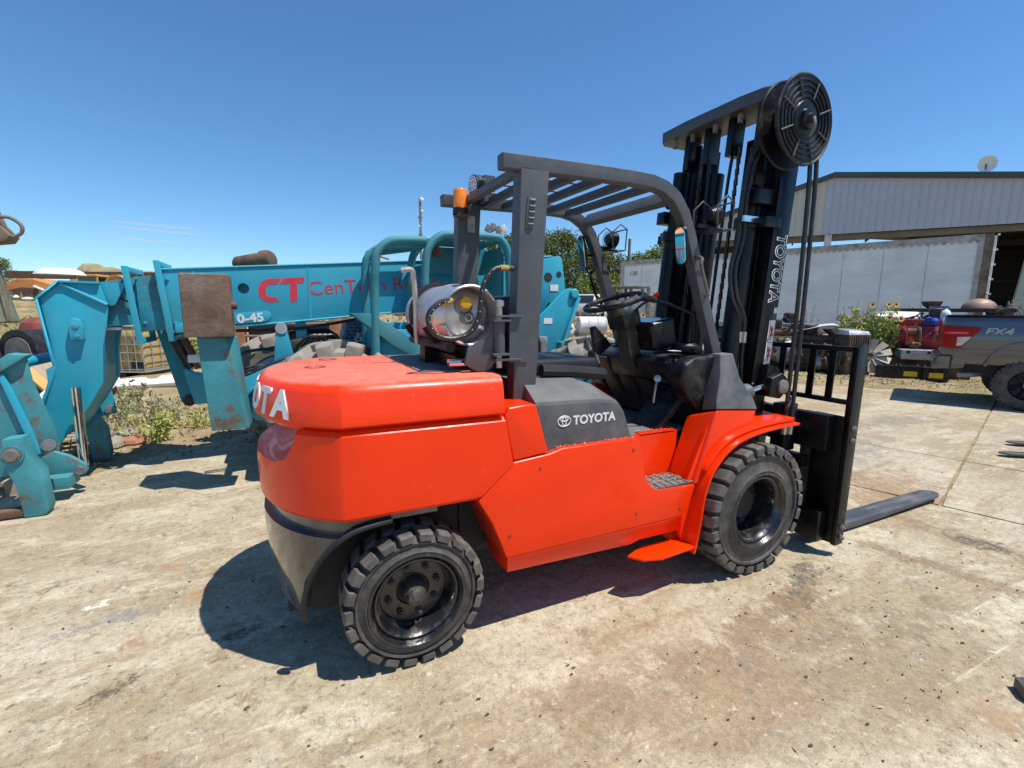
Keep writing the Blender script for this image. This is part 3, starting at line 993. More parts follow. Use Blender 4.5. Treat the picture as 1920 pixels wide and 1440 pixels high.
# dash, column, wheel
MB().loft([[(1.66, -0.40, 1.14), (2.12, -0.40, 1.02), (2.12, 0.40, 1.02), (1.66, 0.40, 1.14)], [(1.60, -0.40, 1.27), (2.06, -0.40, 1.3), (2.06, 0.40, 1.3), (1.60, 0.40, 1.27)],
           [(1.63, -0.37, 1.30), (2.0, -0.37, 1.335), (2.0, 0.37, 1.335), (1.63, 0.37, 1.30)]]).build('dash', M['plastic'], FK, bevel=0.012, seg=3)
MB().loft([[(1.80, -0.4, 0.88), (2.05, -0.4, 0.88), (2.05, 0.4, 0.88), (1.80, 0.4, 0.88)], [(1.78, -0.4, 1.1), (2.0, -0.4, 1.1), (2.0, 0.4, 1.1), (1.78, 0.4, 1.1)]]).build('toe_board', M['blackmatte'], FK)
for s_ in (-1, 1):
    MB().prism([(1.60, 1.20), (1.62, 1.28), (1.70, 1.315), (1.86, 1.33), (2.0, 1.2), (2.0, 0.99), (1.76, 0.985), (1.66, 1.08)], 1, s_ * 0.37, s_ * 0.495).build('dash_side', M['plastic'], FK, bevel=0.03, seg=4)
MB().prism([(1.50, 0.88), (1.56, 0.88), (1.74, 1.06), (1.72, 1.10)], 1, -0.41, -0.18).build('toe_panel', M['plastic'], FK, bevel=0.01)
MB().prism([(1.40, 0.885), (1.46, 0.885), (1.58, 0.99), (1.56, 1.01)], 1, 0.02, 0.2).build('pedal', M['plastic'], FK, bevel=0.006)
for y0, y1, x0 in ((0.22, 0.36, 1.60), (0.08, 0.19, 1.62), (-0.08, 0.04, 1.645)):
    MB().loft([[(x0 + 0.16, y0, 0.97), (x0 + 0.22, y0, 0.97), (x0 + 0.22, y1, 0.97), (x0 + 0.16, y1, 0.97)],
               [(x0 - 0.02, y0, 1.26), (x0 + 0.1, y0, 1.26), (x0 + 0.1, y1, 1.26), (x0 - 0.02, y1, 1.26)]]).build('dash_panel', M['dashbrown'], FK, bevel=0.008)
MB().loft([[(1.60, -0.06, 1.2), (1.70, -0.06, 1.2), (1.70, 0.06, 1.2), (1.60, 0.06, 1.2)], [(1.515, -0.05, 1.56), (1.60, -0.05, 1.56), (1.60, 0.05, 1.56), (1.515, 0.05, 1.56)]]).build('steering_column', M['dashbrown'], FK, bevel=0.01)
MB().box((1.49, -0.085, 1.47), (1.63, 0.085, 1.58), Matrix.Rotation(R(-16), 3, 'Y')).build('column_shroud', M['plastic'], FK, bevel=0.015)
MB().box((1.66, -0.17, 1.34), (1.86, 0.09, 1.53), Matrix.Rotation(R(-12), 3, 'Y')).build('instrument_pod', M['plastic'], FK, bevel=0.03, seg=3)
MB().box((1.67, -0.15, 1.528), (1.80, 0.07, 1.533), Matrix.Rotation(R(-12), 3, 'Y'), (1.76, -0.04, 1.435)).build('instrument_face', M['glass'], FK)
swc = Vector((1.475, 0.0, 1.64))
swax = Vector((-0.30, 0, 0.95)).normalized()
sw = MB()
uu = Vector((0, 1, 0))
vv_ = swax.cross(uu)
sw.tube([swc + (uu * math.cos(t) + vv_ * math.sin(t)) * 0.19 for t in [2 * math.pi * k / 48 for k in range(48)]], 0.0165, 10, closed=True)
swo = sw.build('steering_wheel', M['plastic'], FK)
sp_ = MB()
for t in (0.35, 2.45, 4.55):
    d = uu * math.cos(t) + vv_ * math.sin(t)
    sp_.tube([swc - swax * 0.03 + d * 0.02, swc - swax * 0.02 + d * 0.1, swc + d * 0.19], [0.022, 0.018, 0.014], 8, flat=0.5)
sp_.build('spoke', M['plastic'], swo)
MB().lathe([(0.0, 0.045), (0.025, 0.043), (0.045, 0.03), (0.055, 0.0), (0.05, -0.05), (0.0, -0.06)], swc - swax * 0.04, swax, 24).build('horn_pad', M['dashbrown'], swo)
lev = MB().tube(smoothpath([(1.58, -0.03, 1.55), (1.62, -0.09, 1.62), (1.66, -0.13, 1.655)], 4), 0.008, 8).build('column_lever', M['plastic'], FK)
MB().lathe([(0.0, 0.0), (0.016, 0.01), (0.018, 0.05), (0.012, 0.07), (0, 0.072)], (1.66, -0.13, 1.645), (0.5, -0.3, 0.6), 12).build('lever_knob', M['taillamp'], lev)
# bent lever arm with rubber boot
l2 = MB().tube(smoothpath([(1.56, -0.16, 1.665), (1.62, -0.17, 1.66), (1.78, -0.19, 1.62), (1.93, -0.2, 1.575), (1.965, -0.2, 1.54), (1.975, -0.2, 1.33)], 5), 0.012, 8).build('shift_lever', M['black'], FK)
MB().tube([(1.555, -0.16, 1.667), (1.66, -0.172, 1.652)], [0.022, 0.02], 10).build('shift_grip', M['plastic'], l2)
l3 = MB().tube(smoothpath([(1.78, -0.10, 1.60), (1.80, -0.1, 1.55), (1.805, -0.1, 1.33)], 5), 0.012, 8).build('hydraulic_lever', M['black'], FK)
MB().lathe([(0.11, 0), (0.10, 0.02), (0.07, 0.05), (0.06, 0.055)], (1.93, -0.18, 1.325), (0, 0, 1), 20).build('lever_boot', M['hoser'], FK)
MB().tube([(1.62, -0.28, 1.16), (1.60, -0.285, 1.13), (1.585, -0.29, 1.07), (1.58, -0.29, 1.02)], 0.008, 6).build('ignition_key', M['steel'], FK)
MB().lathe([(0.022, 0), (0.022, 0.02), (0.0, 0.022)], (1.625, -0.27, 1.165), (-0.6, -0.6, 0.2), 12).build('ignition_lock', M['steel'], FK)
MB().box((1.70, -0.32, 1.337), (1.76, -0.26, 1.34)).build('dash_sticker', M['decal'], FK)
MB().box((1.80, -0.36, 1.325), (1.90, -0.25, 1.365)).build('dash_switch_box', M['plastic'], FK, bevel=0.008)
MB().tube(smoothpath([(1.52, 0.20, 1.22), (1.48, 0.22, 1.33), (1.45, 0.24, 1.40)], 4), [0.012] * 9, 8).build('brake_lever', M['steel'], FK)
MB().prism([(1.45, 1.30), (1.48, 1.28), (1.58, 1.35), (1.44, 1.48), (1.41, 1.47)], 1, 0.14, 0.18).build('brake_lever_plate', M['plastic'], FK, bevel=0.006)

# overhead guard
for s_ in (-1, 1):
    a, b = s_ * 0.47, s_ * 0.385
    po = MB().prism([(0.524, 1.12), (0.646, 1.12), (0.706, 2.235), (0.556, 2.235)], 1, a, b).build('guard_post', M['grey'], FK, bevel=0.009, seg=3)
    rail = [(0.464, 2.247), (0.9, 2.257), (1.2, 2.262), (1.34, 2.258), (1.43, 2.24), (1.51, 2.195), (1.575, 2.12), (1.63, 2.01), (1.69, 1.86), (1.79, 1.60), (1.915, 1.30)]
    MB().prism(offs(rail, 0.034), 1, a, s_ * 0.405).build('guard_rail', M['grey'], FK, bevel=0.008, seg=3, bang=45)
    if s_ < 0:
        pl_ = MB().prism([(0.578, 1.96), (0.62, 1.96), (0.632, 2.1), (0.59, 2.1)], 1, -0.4745, -0.469).build('vent_plate', M['grey'], po, bevel=0.002)
        vs_ = MB()
        for k in range(5):
            z = 1.975 + 0.027 * k
            x = 0.588 + 0.0028 * k
            vs_.add([(x, -0.4748, z), (x + 0.033, -0.4748, z), (x + 0.033, -0.4748, z + 0.012), (x, -0.4748, z + 0.012), (x + 0.004, -0.484, z + 0.003), (x + 0.029, -0.484, z + 0.003)],
                    [(0, 1, 5, 4), (0, 4, 3), (1, 2, 5), (4, 5, 2, 3)])
        vs_.build('vent_louver', M['greyplastic'], po)
    g = MB().tube(smoothpath([(1.675, s_ * 0.47, 1.885), (1.665, s_ * 0.52, 1.875), (1.655, s_ * 0.53, 1.83), (1.715, s_ * 0.53, 1.69), (1.74, s_ * 0.51, 1.675), (1.77, s_ * 0.47, 1.675)], 4), 0.0105, 8)
    g.build('grab_handle', M['greyold'] if s_ < 0 else M['black'], FK)
for x, t in ((0.60, 0.022), (0.74, 0.02), (0.88, 0.02), (1.03, 0.02), (1.2, 0.02), (1.36, 0.02)):
    MB().box((x - t, -0.404, 2.222), (x + t, 0.404, 2.262)).build('guard_bar', M['grey'], FK, bevel=0.004)
MB().box((1.49, -0.404, 2.16), (1.53, 0.404, 2.25), Matrix.Rotation(R(35), 3, 'Y')).build('guard_header', M['grey'], FK, bevel=0.006)
for y in (-0.2, 0.0, 0.2):
    MB().tube([(0.6, y, 2.264), (1.03, y, 2.268)], 0.006, 6).build('guard_rod', M['grey'], FK)
MB().box((0.61, 0.372, 2.06), (0.66, 0.3855, 2.16)).build('post_sticker', M['castalu'], FK)

# rear corner lamps on the left post
br = MB().box((0.52, 0.29, 2.142), (0.60, 0.385, 2.15)).build('lamp_bracket', M['grey'], FK)
bc = MB().lathe([(0.046, 0), (0.046, 0.035), (0.04, 0.04), (0, 0.04)], (0.548, 0.33, 2.15), (0, 0, 1), 20).build('beacon_base', M['plastic'], FK)
MB().lathe([(0.041, 0.0), (0.043, 0.03), (0.041, 0.034), (0.043, 0.06), (0.041, 0.064), (0.043, 0.095), (0.036, 0.108), (0, 0.11)], (0.548, 0.33, 2.19), (0, 0, 1), 20).build('beacon_lens', M['amber'], bc)


def worklight(c, d, r, guard=False):
    c = Vector(c); d = Vector(d).normalized()
    b = MB().lathe([(0, -r * 0.95), (r * 0.55, -r * 0.9), (r * 0.8, -r * 0.5), (r * 0.95, -r * 0.2), (r, 0.0), (r, r * 0.12), (r * 0.93, r * 0.14), (0, r * 0.14)], c, d, 28).build('work_light', M['plastic'], FK)
    f = MB()
    for k in range(6):
        f.lathe([(r * 1.0, -r * 0.15 - k * r * 0.12), (r * 1.0, -r * 0.2 - k * r * 0.12)], c, d, 20)
    f.build('cooling_fin', M['black'], b)
    MB().lathe([(0, r * 0.16), (r * 0.9, r * 0.16), (r * 0.9, r * 0.1), (0, r * 0.1)], c, d, 24).build('lens', M['lens'], b)
    l_ = MB()
    a = Vector((0, 0, 1)); u = d.cross(a).normalized(); v = u.cross(d)
    for k in range(7):
        q = c + d * r * 0.16 if k == 6 else c + d * r * 0.16 + (u * math.cos(k * math.pi / 3) + v * math.sin(k * math.pi / 3)) * r * 0.55
        l_.lathe([(0, 0.012), (r * 0.12, 0.01), (r * 0.2, 0.0)], q, d, 10)
    l_.build('led', M['chrome'], b)
    return b


worklight((0.625, 0.30, 2.322), (-0.96, -0.1, -0.05), 0.062)
MB().box((0.69, 0.29, 2.24), (0.76, 0.384, 2.39)).build('light_bracket', M['grey'], FK)
for s_, c in ((-1, (1.80, -0.46, 2.12)), (1, (1.78, 0.44, 2.10))):
    worklight(c, (0.94, 0.1, -0.05), 0.062)
    x, y, z = c
    lb = MB().box((x - 0.13, y - 0.012, z - 0.07), (x - 0.02, y + 0.012, z - 0.05)).box((x - 0.10, y - 0.06, z - 0.09), (x + 0.0, y + 0.06, z - 0.075)).build('light_arm', M['black'], FK)
    lo = [(x - 0.06, y - 0.085, z - 0.08), (x + 0.05, y - 0.085, z - 0.08), (x + 0.06, y - 0.085, z + 0.07), (x + 0.0, y - 0.085, z + 0.10), (x - 0.07, y - 0.085, z + 0.04)]
    for dy in (0, 0.17):
        MB().tube([(a, b + dy, c_) for a, b, c_ in lo], 0.005, 6, closed=True).build('light_cage', M['grey'], lb)
    MB().tube([(x + 0.06, y - 0.085, z + 0.07), (x + 0.06, y + 0.085, z + 0.07)], 0.005, 6).build('cage_bar', M['grey'], lb)
    MB().tube([(x + 0.05, y - 0.085, z - 0.08), (x + 0.05, y + 0.085, z - 0.08)], 0.005, 6).build('cage_bar', M['grey'], lb)


def rr_rect(w, h, r, n=5):
    o = []
    for cx, cy, a0 in ((w - r, h - r, 0), (-w + r, h - r, 90), (-w + r, -h + r, 180), (w - r, -h + r, 270)):
        for k in range(n + 1):
            a = R(a0 + 90 * k / n)
            o.append((cx + r * math.cos(a), cy + r * math.sin(a)))
    return o


def mirror(c, d, w, h):
    c = Vector(c); d = Vector(d).normalized()
    u = Vector((0, 0, 1)).cross(d).normalized(); v = d.cross(u)
    P = rr_rect(w, h, min(w, h) * 0.75)
    mo = MB().loft([[c - d * 0.03 + (u * a + v * b) * 0.6 for a, b in P], [c - d * 0.012 + u * a + v * b for a, b in P], [c + u * a + v * b for a, b in P], [c + u * a * .93 + v * b * .96 for a, b in P]]).build('mirror', M['black'], FK)
    MB().loft([[c + d * 0.0005 + (u * a * .9 + v * b * .95) for a, b in P], [c + d * 0.003 + (u * a * .88 + v * b * .94) for a, b in P]]).build('mirror_glass', M['mirror'], mo)
    return mo


mirror((1.53, 0.47, 1.99), (-0.84, 0.14, -0.13), 0.05, 0.125)
m2 = mirror((1.56, -0.46, 1.945), (-0.97, 0.2, -0.12), 0.05, 0.105)
MB().tube([(1.56, 0.46, 1.98), (1.62, 0.45, 1.985)], 0.01, 6).build('mirror_arm', M['black'], FK)
MB().tube([(1.58, -0.46, 2.03), (1.60, -0.455, 2.06), (1.66, -0.44, 1.98)], 0.01, 6).build('mirror_arm', M['black'], FK)

# swivelling tank carrier on the right post
hg = MB().prism([(0.50, 1.335), (0.60, 1.335), (0.60, 1.545), (0.575, 1.565), (0.50, 1.565)], 1, -0.478, -0.4695).build('hinge_plate', M['grey'], FK)
for x0, x1, z0 in ((0.42, 0.56, 1.548), (0.42, 0.56, 1.345), (0.41, 0.5, 1.37), (0.41, 0.5, 1.528)):
    MB().box((x0, -0.5, z0), (x1, -0.40, z0 + 0.01)).build('hinge_ear', M['grey'], FK, bevel=0.002)
MB().lathe([(0.028, 1.38), (0.028, 1.528)], (0.455, -0.455, 0), (0, 0, 1), 18).build('hinge_barrel', M['grey'], FK)
MB().lathe([(0.0, 1.31), (0.016, 1.31), (0.016, 1.6), (0.024, 1.6), (0.024, 1.625), (0.0, 1.63)], (0.455, -0.455, 0), (0, 0, 1), 14).build('hinge_pin', M['steel'], FK)
MB().prism([(0.415, 1.53), (0.415, 1.46), (0.30, 1.41), (0.285, 1.33), (0.345, 1.295), (0.40, 1.295), (0.46, 1.36), (0.46, 1.53)], 1, -0.452, -0.43).build('carrier_plate', M['grey'], FK, bevel=0.003)
for x_, z_ in ((0.24, 1.405), (0.43, 1.40)):
    MB().tube([(x_, -0.38, z_), (x_, 0.34, z_)], 0.024, 10).build('carrier_tube', M['black'], FK)
for y in (-0.18, 0.2):
    c_ = [(0.335 + 0.163 * math.cos(a), y, 1.555 + 0.163 * math.sin(a)) for a in [R(200 + 140 * k / 14) for k in range(15)]]
    MB().tube(c_, 0.012, 6, flat=2.2).build('carrier_cradle', M['black'], FK)
MB().box((0.28, -0.33, 1.30), (0.36, 0.3, 1.36)).box((0.22, 0.0, 1.295), (0.5, 0.1, 1.40)).build('carrier_beam', M['black'], FK)
MB().tube([(0.22, -0.4, 1.335), (0.30, -0.4, 1.335)], 0.02, 10).build('carrier_latch', M['chrome'], FK)
for s_ in (0,):
    strap = [(0.335 + 0.157 * math.cos(a), 0.08, 1.555 + 0.157 * math.sin(a)) for a in [R(-20 + 220 * k / 24) for k in range(25)]]
    MB().tube(strap, 0.008, 6, flat=3).build('tank_strap', M['hoser'], FK)
cl = MB().tube(smoothpath([(0.10, -0.01, 1.78), (0.155, -0.01, 1.785), (0.165, -0.01, 1.74), (0.175, 0.0, 1.6), (0.175, 0, 1.48), (0.18, 0.0, 1.40)], 4), 0.0085, 6, flat=1.8).build('strap_clamp', M['steel'], FK)


# ------------------------------------------------------------ wheels
def wheel(x, yo, Rt, wd, rr, s_, nl, name, rear):
    """s_: -1 right side. yo: outer face"""
    ax = (0, s_, 0)
    o = (x, s_ * yo, Rt)
    g = [(rr * 1.0, 0.0), (rr * 1.06, 0.004), (rr * 1.1, -0.004), (rr * 1.2, -0.012), (Rt * 0.80, -0.014), (Rt * 0.815, -0.004), (Rt * 0.845, -0.002), (Rt * 0.86, -0.012), (Rt * 0.895, -0.02), (Rt * 0.915, -0.035),
         (Rt * 0.93, -wd * 0.25), (Rt * 0.935, -wd * 0.5), (Rt * 0.93, -wd * 0.75), (Rt * 0.915, -wd + 0.03), (Rt * 0.86, -wd + 0.01), (rr * 1.2, -wd), (rr, -wd)]
    ty = MB().lathe(g, o, ax, 56, full=True).build(name, M['rubber'], FK, ang=38)
    lg = MB()
    for k in range(nl):
        for side in (0, 1):
            a0 = 2 * math.pi * (k + 0.5 * side) / nl
            da = math.pi / nl * 0.74
            yv0, yv1 = (0.004, -wd * 0.47) if side == 0 else (-wd * 0.53, -wd - 0.004)
            skew = 0.35 * math.pi / nl
            ringsv = []
            for yy, sk, rt0 in ((yv0, 0, Rt * 0.865), (yv0 + (yv1 - yv0) * 0.06, 0.03, 0), (yv0 + (yv1 - yv0) * 0.22, .2, 0), (yv1, 1, 0)) if side == 0 else ((yv1, 0, Rt * 0.865), (yv1 + (yv0 - yv1) * 0.06, .03, 0), (yv1 + (yv0 - yv1) * 0.22, .2, 0), (yv0, 1, 0)):
                rtop = Rt * 0.965 if yy in (yv0, yv1) and rt0 else Rt * (0.992 if sk < 0.1 else 1.0)
                rbot = rt0 or Rt * 0.9
                q = []
                for aa, rad in ((a0 - da + skew * sk, rbot), (a0 + da + skew * sk, rbot), (a0 + da * 0.93 + skew * sk, rtop), (a0 - da * 0.93 + skew * sk, rtop)):
                    q.append((x + rad * math.cos(aa), s_ * (yo + yy), Rt + rad * math.sin(aa)))
                ringsv.append(q)
            lg.loft(ringsv)
    # narrow sipe shadow grooves on the shoulder are left to the lug gaps
    lg.build('tread_lugs', M['rubberlug'], ty, bevel=0.0035, seg=1, bang=40)
    dp = 0.10 if rear else 0.165
    rp = [(rr * 1.03, 0.0), (rr * 1.02, 0.006), (rr * 0.97, 0.008), (rr * 0.945, 0.0), (rr * 0.92, -0.014), (rr * 0.9, -0.02), (rr * 0.875, -0.012), (rr * 0.84, -0.010), (rr * 0.80, -0.02), (rr * 0.755, -0.05),
          (rr * 0.73, -dp + 0.015), (rr * 0.70, -dp), (rr * 0.36, -dp - 0.002), (rr * 0.33, -dp - 0.02), (rr * 0.33, -dp - 0.06), (0, -dp - 0.06)]
    rm = MB().lathe(rp, o, ax, 56).build('wheel_rim', M['rim'], ty, ang=30)
    if rear:
        hp = [(rr * 0.335, -dp - 0.01), (rr * 0.30, -dp - 0.012), (rr * 0.285, -dp + 0.02), (rr * 0.24, -dp + 0.045), (rr * 0.22, -dp + 0.05), (rr * 0.215, -dp + 0.062), (rr * 0.17, -dp + 0.085), (rr * 0.08, -dp + 0.098), (0, -dp + 0.1)]
    else:
        hp = [(rr * 0.42, -dp - 0.01), (rr * 0.40, -dp + 0.03), (rr * 0.37, -dp + 0.045), (rr * 0.34, -dp + 0.047), (rr * 0.29, -dp + 0.04), (rr * 0.25, -dp + 0.01), (rr * 0.1, -dp + 0.008), (0, -dp + 0.008)]
    MB().lathe(hp, o, ax, 32).build('wheel_hub', M['hub'] if rear else M['rim'], ty, ang=30)
    bo = []
    nb = 8
    for k in range(nb):
        a = 2 * math.pi * (k + 0.3) / nb
        rb = rr * 0.54
        c = Vector((x + rb * math.cos(a), s_ * (yo - dp), Rt + rb * math.sin(a)))
        MB().lathe([(rr * 0.085, 0), (rr * 0.085, 0.006), (rr * 0.062, 0.007), (rr * 0.062, 0.022), (rr * 0.03, 0.024), (rr * 0.03, 0.032), (0, 0.032)], c, ax, 6).build('wheel_bolt', M['hub'], ty)
    # raised maker lettering round the sidewall
    if s_ < 0:
        for k, ch in enumerate('SOLIDEAL'):
            a = R((12 if rear else -18) - k * 4.6)
            rad = Rt * 0.745
            q = Vector((x + rad * math.cos(a), s_ * (yo - 0.0128), Rt + rad * math.sin(a)))
            text('sidewall_letter', ch, Rt * 0.062, M['rubber'], frame(q, (math.sin(a), 0, -math.cos(a)), (math.cos(a), 0, math.sin(a))), ty, ext=0.002, off=0.001)
    return ty


for s_ in (-1, 1):
    wheel(0.0, 0.612, 0.316, 0.185, 0.213, s_, 22, 'rear_tyre', True)
    wheel(2.05, 0.738, 0.404, 0.235, 0.232, s_, 26, 'front_tyre', False)
MB().tube([(2.05, -0.62, 0.404), (2.05, 0.62, 0.404)], 0.09, 14).build('front_axle', M['blackmatte'], FK)
MB().tube([(0, -0.5, 0.316), (0, 0.5, 0.316)], 0.055, 12).build('rear_axle', M['blackmatte'], FK)


# ------------------------------------------------------------ mast
def mx(x, y, z):
    return (x + 0.083 * z, y, z)


def mbox(mb, x0, x1, y0, y1, z0, z1):
    c = [(x0, y0), (x1, y0), (x1, y1), (x0, y1)]
    mb.loft([[mx(a, b, z0) for a, b in c], [mx(a, b, z1) for a, b in c]])
    return mb


for s_ in (-1, 1):
    oc = MB()
    mbox(oc, 2.15, 2.30, s_ * 0.46, s_ * 0.445, 0.1, 2.62)
    mbox(oc, 2.15, 2.172, s_ * 0.444, s_ * 0.37, 0.1, 2.62)
    mbox(oc, 2.278, 2.30, s_ * 0.444, s_ * 0.37, 0.1, 2.62)
    oc.build('outer_mast_channel', M['black'], FK, bevel=0.003)
    ic = MB()
    mbox(ic, 2.168, 2.29, s_ * 0.40, s_ * 0.385, 0.14, 2.74)
    mbox(ic, 2.168, 2.188, s_ * 0.385, s_ * 0.32, 0.14, 2.74)
    mbox(ic, 2.27, 2.29, s_ * 0.385, s_ * 0.32, 0.14, 2.74)
    ic.build('inner_mast_channel', M['black'], FK, bevel=0.003)
    i2 = MB()
    mbox(i2, 2.178, 2.285, s_ * 0.315, s_ * 0.30, 0.18, 2.80)
    mbox(i2, 2.178, 2.195, s_ * 0.30, s_ * 0.25, 0.18, 2.80)
    i2.build('carriage_mast_channel', M['black'], FK, bevel=0.003)
    cy_ = MB()
    cy_.tube([mx(2.075, s_ * 0.325, 0.2), mx(2.075, s_ * 0.325, 2.16)], 0.062, 20)
    cy_.tube([mx(2.075, s_ * 0.325, 2.16), mx(2.075, s_ * 0.325, 2.60)], 0.045, 18)
    cy_.build('lift_cylinder', M['black'], FK)
    MB().tube([mx(2.075, s_ * 0.325, 2.10), mx(2.075, s_ * 0.325, 2.17)], 0.082, 20).build('cylinder_clamp', M['black'], FK, bevel=0.004)
    mbox(MB(), 2.06, 2.20, s_ * 0.47, s_ * 0.40, 2.10, 2.165).build('clamp_ear', M['black'], FK, bevel=0.004)
    MB().tube([mx(2.06, s_ * 0.30, 2.40), mx(2.06, s_ * 0.39, 2.40)], 0.05, 14).build('mast_roller', M['black'], FK)
    mbox(MB(), 2.0, 2.15, s_ * 0.44, s_ * 0.36, 2.24, 2.33).build('mast_stop', M['black'], FK, bevel=0.006)
    # lift chain, each link its own short plate pair joined
    ch_ = MB()
    for k in range(58):
        z = 0.7 + k * 0.034
        c = Vector(mx(2.11, s_ * 0.16, z))
        wd_ = 0.011 if k % 2 else 0.007
        ch_.box((c.x - 0.008, c.y - wd_, c.z - 0.019), (c.x + 0.008, c.y + wd_, c.z + 0.019))
    ch_.build('lift_chain', M['greasy'], FK)
    MB().tube(smoothpath([mx(2.12, s_ * 0.08, 0.8), mx(2.12, s_ * 0.085, 2.3), mx(2.12, s_ * 0.10, 2.65)], 4), 0.011, 8).build('mast_hose', M['hoser'], FK)
ctr = MB().tube([mx(2.2, 0.10, 0.4), mx(2.2, 0.10, 2.55)], 0.06, 20)
ctr.build('centre_cylinder', M['black'], FK)
mbox(MB(), 2.10, 2.15, -0.45, 0.45, 0.62, 0.80).build('mast_crossmember', M['black'], FK, bevel=0.006)
mbox(MB(), 2.12, 2.15, -0.32, 0.45, 1.08, 1.28).build('mast_crossmember', M['black'], FK, bevel=0.006)
for y0_, y1_ in ((0.115, 0.245), (-0.245, -0.12)):
    mbox(MB(), 2.215, 2.24, y0_, y1_, 0.25, 2.72).build('mast_guard_plate', M['black'], FK, bevel=0.003)
# top crosshead plate
tp = MB().prism([(2.26, 0.50), (2.32, 0.545), (2.55, 0.545), (2.55, -0.44), (2.32, -0.44), (2.26, -0.36), (2.24, -0.2), (2.24, 0.25)], 2, 2.86, 2.935)
tp.build('mast_crosshead', M['grey'], FK, bevel=0.004)
for y in (0.3, 0.12, -0.08, -0.3):
    mbox(MB(), 2.09, 2.2, y - 0.025, y + 0.025, 2.62, 2.86).build('chain_anchor', M['black'], FK, bevel=0.004)
for y in (0.40, 0.23, 0.03, -0.17):
    MB().lathe([(0.017, 0), (0.017, 0.05), (0.008, 0.052), (0.008, 0.075)], (2.30, y, 2.80), (0, 0, 1), 6).build('anchor_nut', M['greyold'], FK)
# hose reel
rc = Vector((2.35, -0.52, 2.69))
rl = MB()
for dy in (-0.055, 0.055):
    rl.lathe([(0.0, -0.006), (0.236, -0.006), (0.246, -0.012), (0.252, -0.006), (0.252, 0.006), (0.244, 0.01), (0.236, 0.004), (0.0, 0.004)], rc + Vector((0, dy, 0)), (0, -1, 0), 56)
rl.lathe([(0.12, -0.05), (0.12, 0.05)], rc, (0, -1, 0), 30)
reel = rl.build('hose_reel', M['plastic'], FK, ang=25)
rb = MB()
for rad in (0.215, 0.185, 0.155, 0.125):
    rb.tube([rc + Vector((rad * math.cos(t), -0.062, rad * math.sin(t))) for t in [2 * math.pi * k / 48 for k in range(48)]], 0.0045, 6, closed=True)
rb.build('reel_ring', M['black'], reel)
for k in range(8):
    a = math.pi / 8 + k * math.pi / 4
    MB().tube([rc + Vector((math.cos(a) * 0.125, -0.066, math.sin(a) * 0.125)), rc + Vector((math.cos(a) * 0.228, -0.066, math.sin(a) * 0.228))], 0.005, 6).build('reel_rib', M['grey'], reel)
MB().lathe([(0.105, 0.0), (0.10, 0.006), (0.06, 0.01), (0.055, 0.03), (0.03, 0.034), (0.022, 0.05), (0.0, 0.055)], rc + Vector((0, -0.06, 0)), (0, -1, 0), 28).build('reel_hub', M['black'], reel)
MB().tube(smoothpath([rc + Vector((0, -0.11, 0)), rc + Vector((-0.01, -0.125, -0.05)), rc + Vector((0.005, -0.09, -0.095))], 4), 0.009, 8).build('reel_fitting', M['greyold'], reel)
MB().box((2.22, -0.5, 2.64), (2.36, -0.44, 2.74)).build('reel_bracket', M['black'], FK)
for dx, dy in ((0.0, 0.0), (0.045, -0.01)):
    MB().tube(smoothpath([(2.47 + dx, -0.53 + dy, 2.60), (2.485 + dx, -0.55 + dy, 2.40), (2.47 + dx, -0.565 + dy, 1.6), (2.46 + dx, -0.565 + dy, 0.92), (2.46 + dx, -0.56 + dy, 0.80)], 5), 0.0135, 8).build('reel_hose', M['hoser'], FK)
    MB().tube([(2.46 + dx, -0.563 + dy, 0.86), (2.46 + dx, -0.56 + dy, 0.79)], 0.018, 8).build('hose_fitting', M['steel'], FK)
# hoses down behind the cylinder
for k, (dx, dy) in enumerate(((0, 0), (0.03, -0.012))):
    MB().tube(smoothpath([(2.34 + dx, -0.47, 2.60), (2.26 + dx, -0.42 + dy, 2.62), (2.18 + dx, -0.37 + dy, 2.5), (2.14 + dx, -0.36 + dy, 2.25), (2.145 + dx, -0.355 + dy, 2.05), (2.10 + dx, -0.35 + dy, 1.85),
                          (2.12 + dx, -0.36 + dy, 1.68), (2.19 + dx, -0.37 + dy, 1.55), (2.20 + dx, -0.37 + dy, 1.40), (2.20 + dx, -0.37 + dy, 1.26)], 5), 0.0135, 8).build('mast_pipe', M['hoser'], FK)
    MB().tube([(2.20 + dx, -0.372 + dy, 1.455), (2.20 + dx, -0.372 + dy, 1.385)], 0.019, 8).build('pipe_fitting', M['steel'], FK)
    MB().tube(smoothpath([(2.20 + dx, -0.37 + dy, 1.28), (2.21 + dx, -0.38, 1.1), (2.16 + dx, -0.40, 1.0), (2.2, -0.4, 0.86)], 5), 0.013, 8).build('lower_hose', M['hoser'], FK)
mbox(MB(), 1.93, 2.06, -0.415, -0.40, 2.13, 2.165).build('hose_strap', M['chrome'], FK)
# lettering and decals on the mast side, reads downwards
sl_ = Vector((0.083, 0, 1)).normalized()
ms = Vector((2.235 + 0.083 * 1.855, -0.4612, 1.855))
text('mast_lettering', 'TOYOTA', 0.125, M['white'], frame(ms, -sl_, (1, 0, 0)), FK, ext=0.0005, off=0.0062, sx=0.80, space=1.04)
text('mast_lettering_fill', 'TOYOTA', 0.125, M['black'], frame(ms + Vector((0, -0.0008, 0)), -sl_, (1, 0, 0)), FK, ext=0.0005, off=-0.0008, sx=0.80, space=1.04)
lb_ = MB()
for z0, z1, x0, x1 in ((1.25, 1.53, 2.235, 2.292),):
    mbox(lb_, x0, x1, -0.4625, -0.4605, z0, z1)
lbl = lb_.build('warning_label', M['decal'], FK, bevel=0.0)
mbox(MB(), 2.262, 2.294, -0.4625, -0.4605, 1.575, 1.61).build('small_label', M['decal'], FK)
ink = MB(); red = MB()
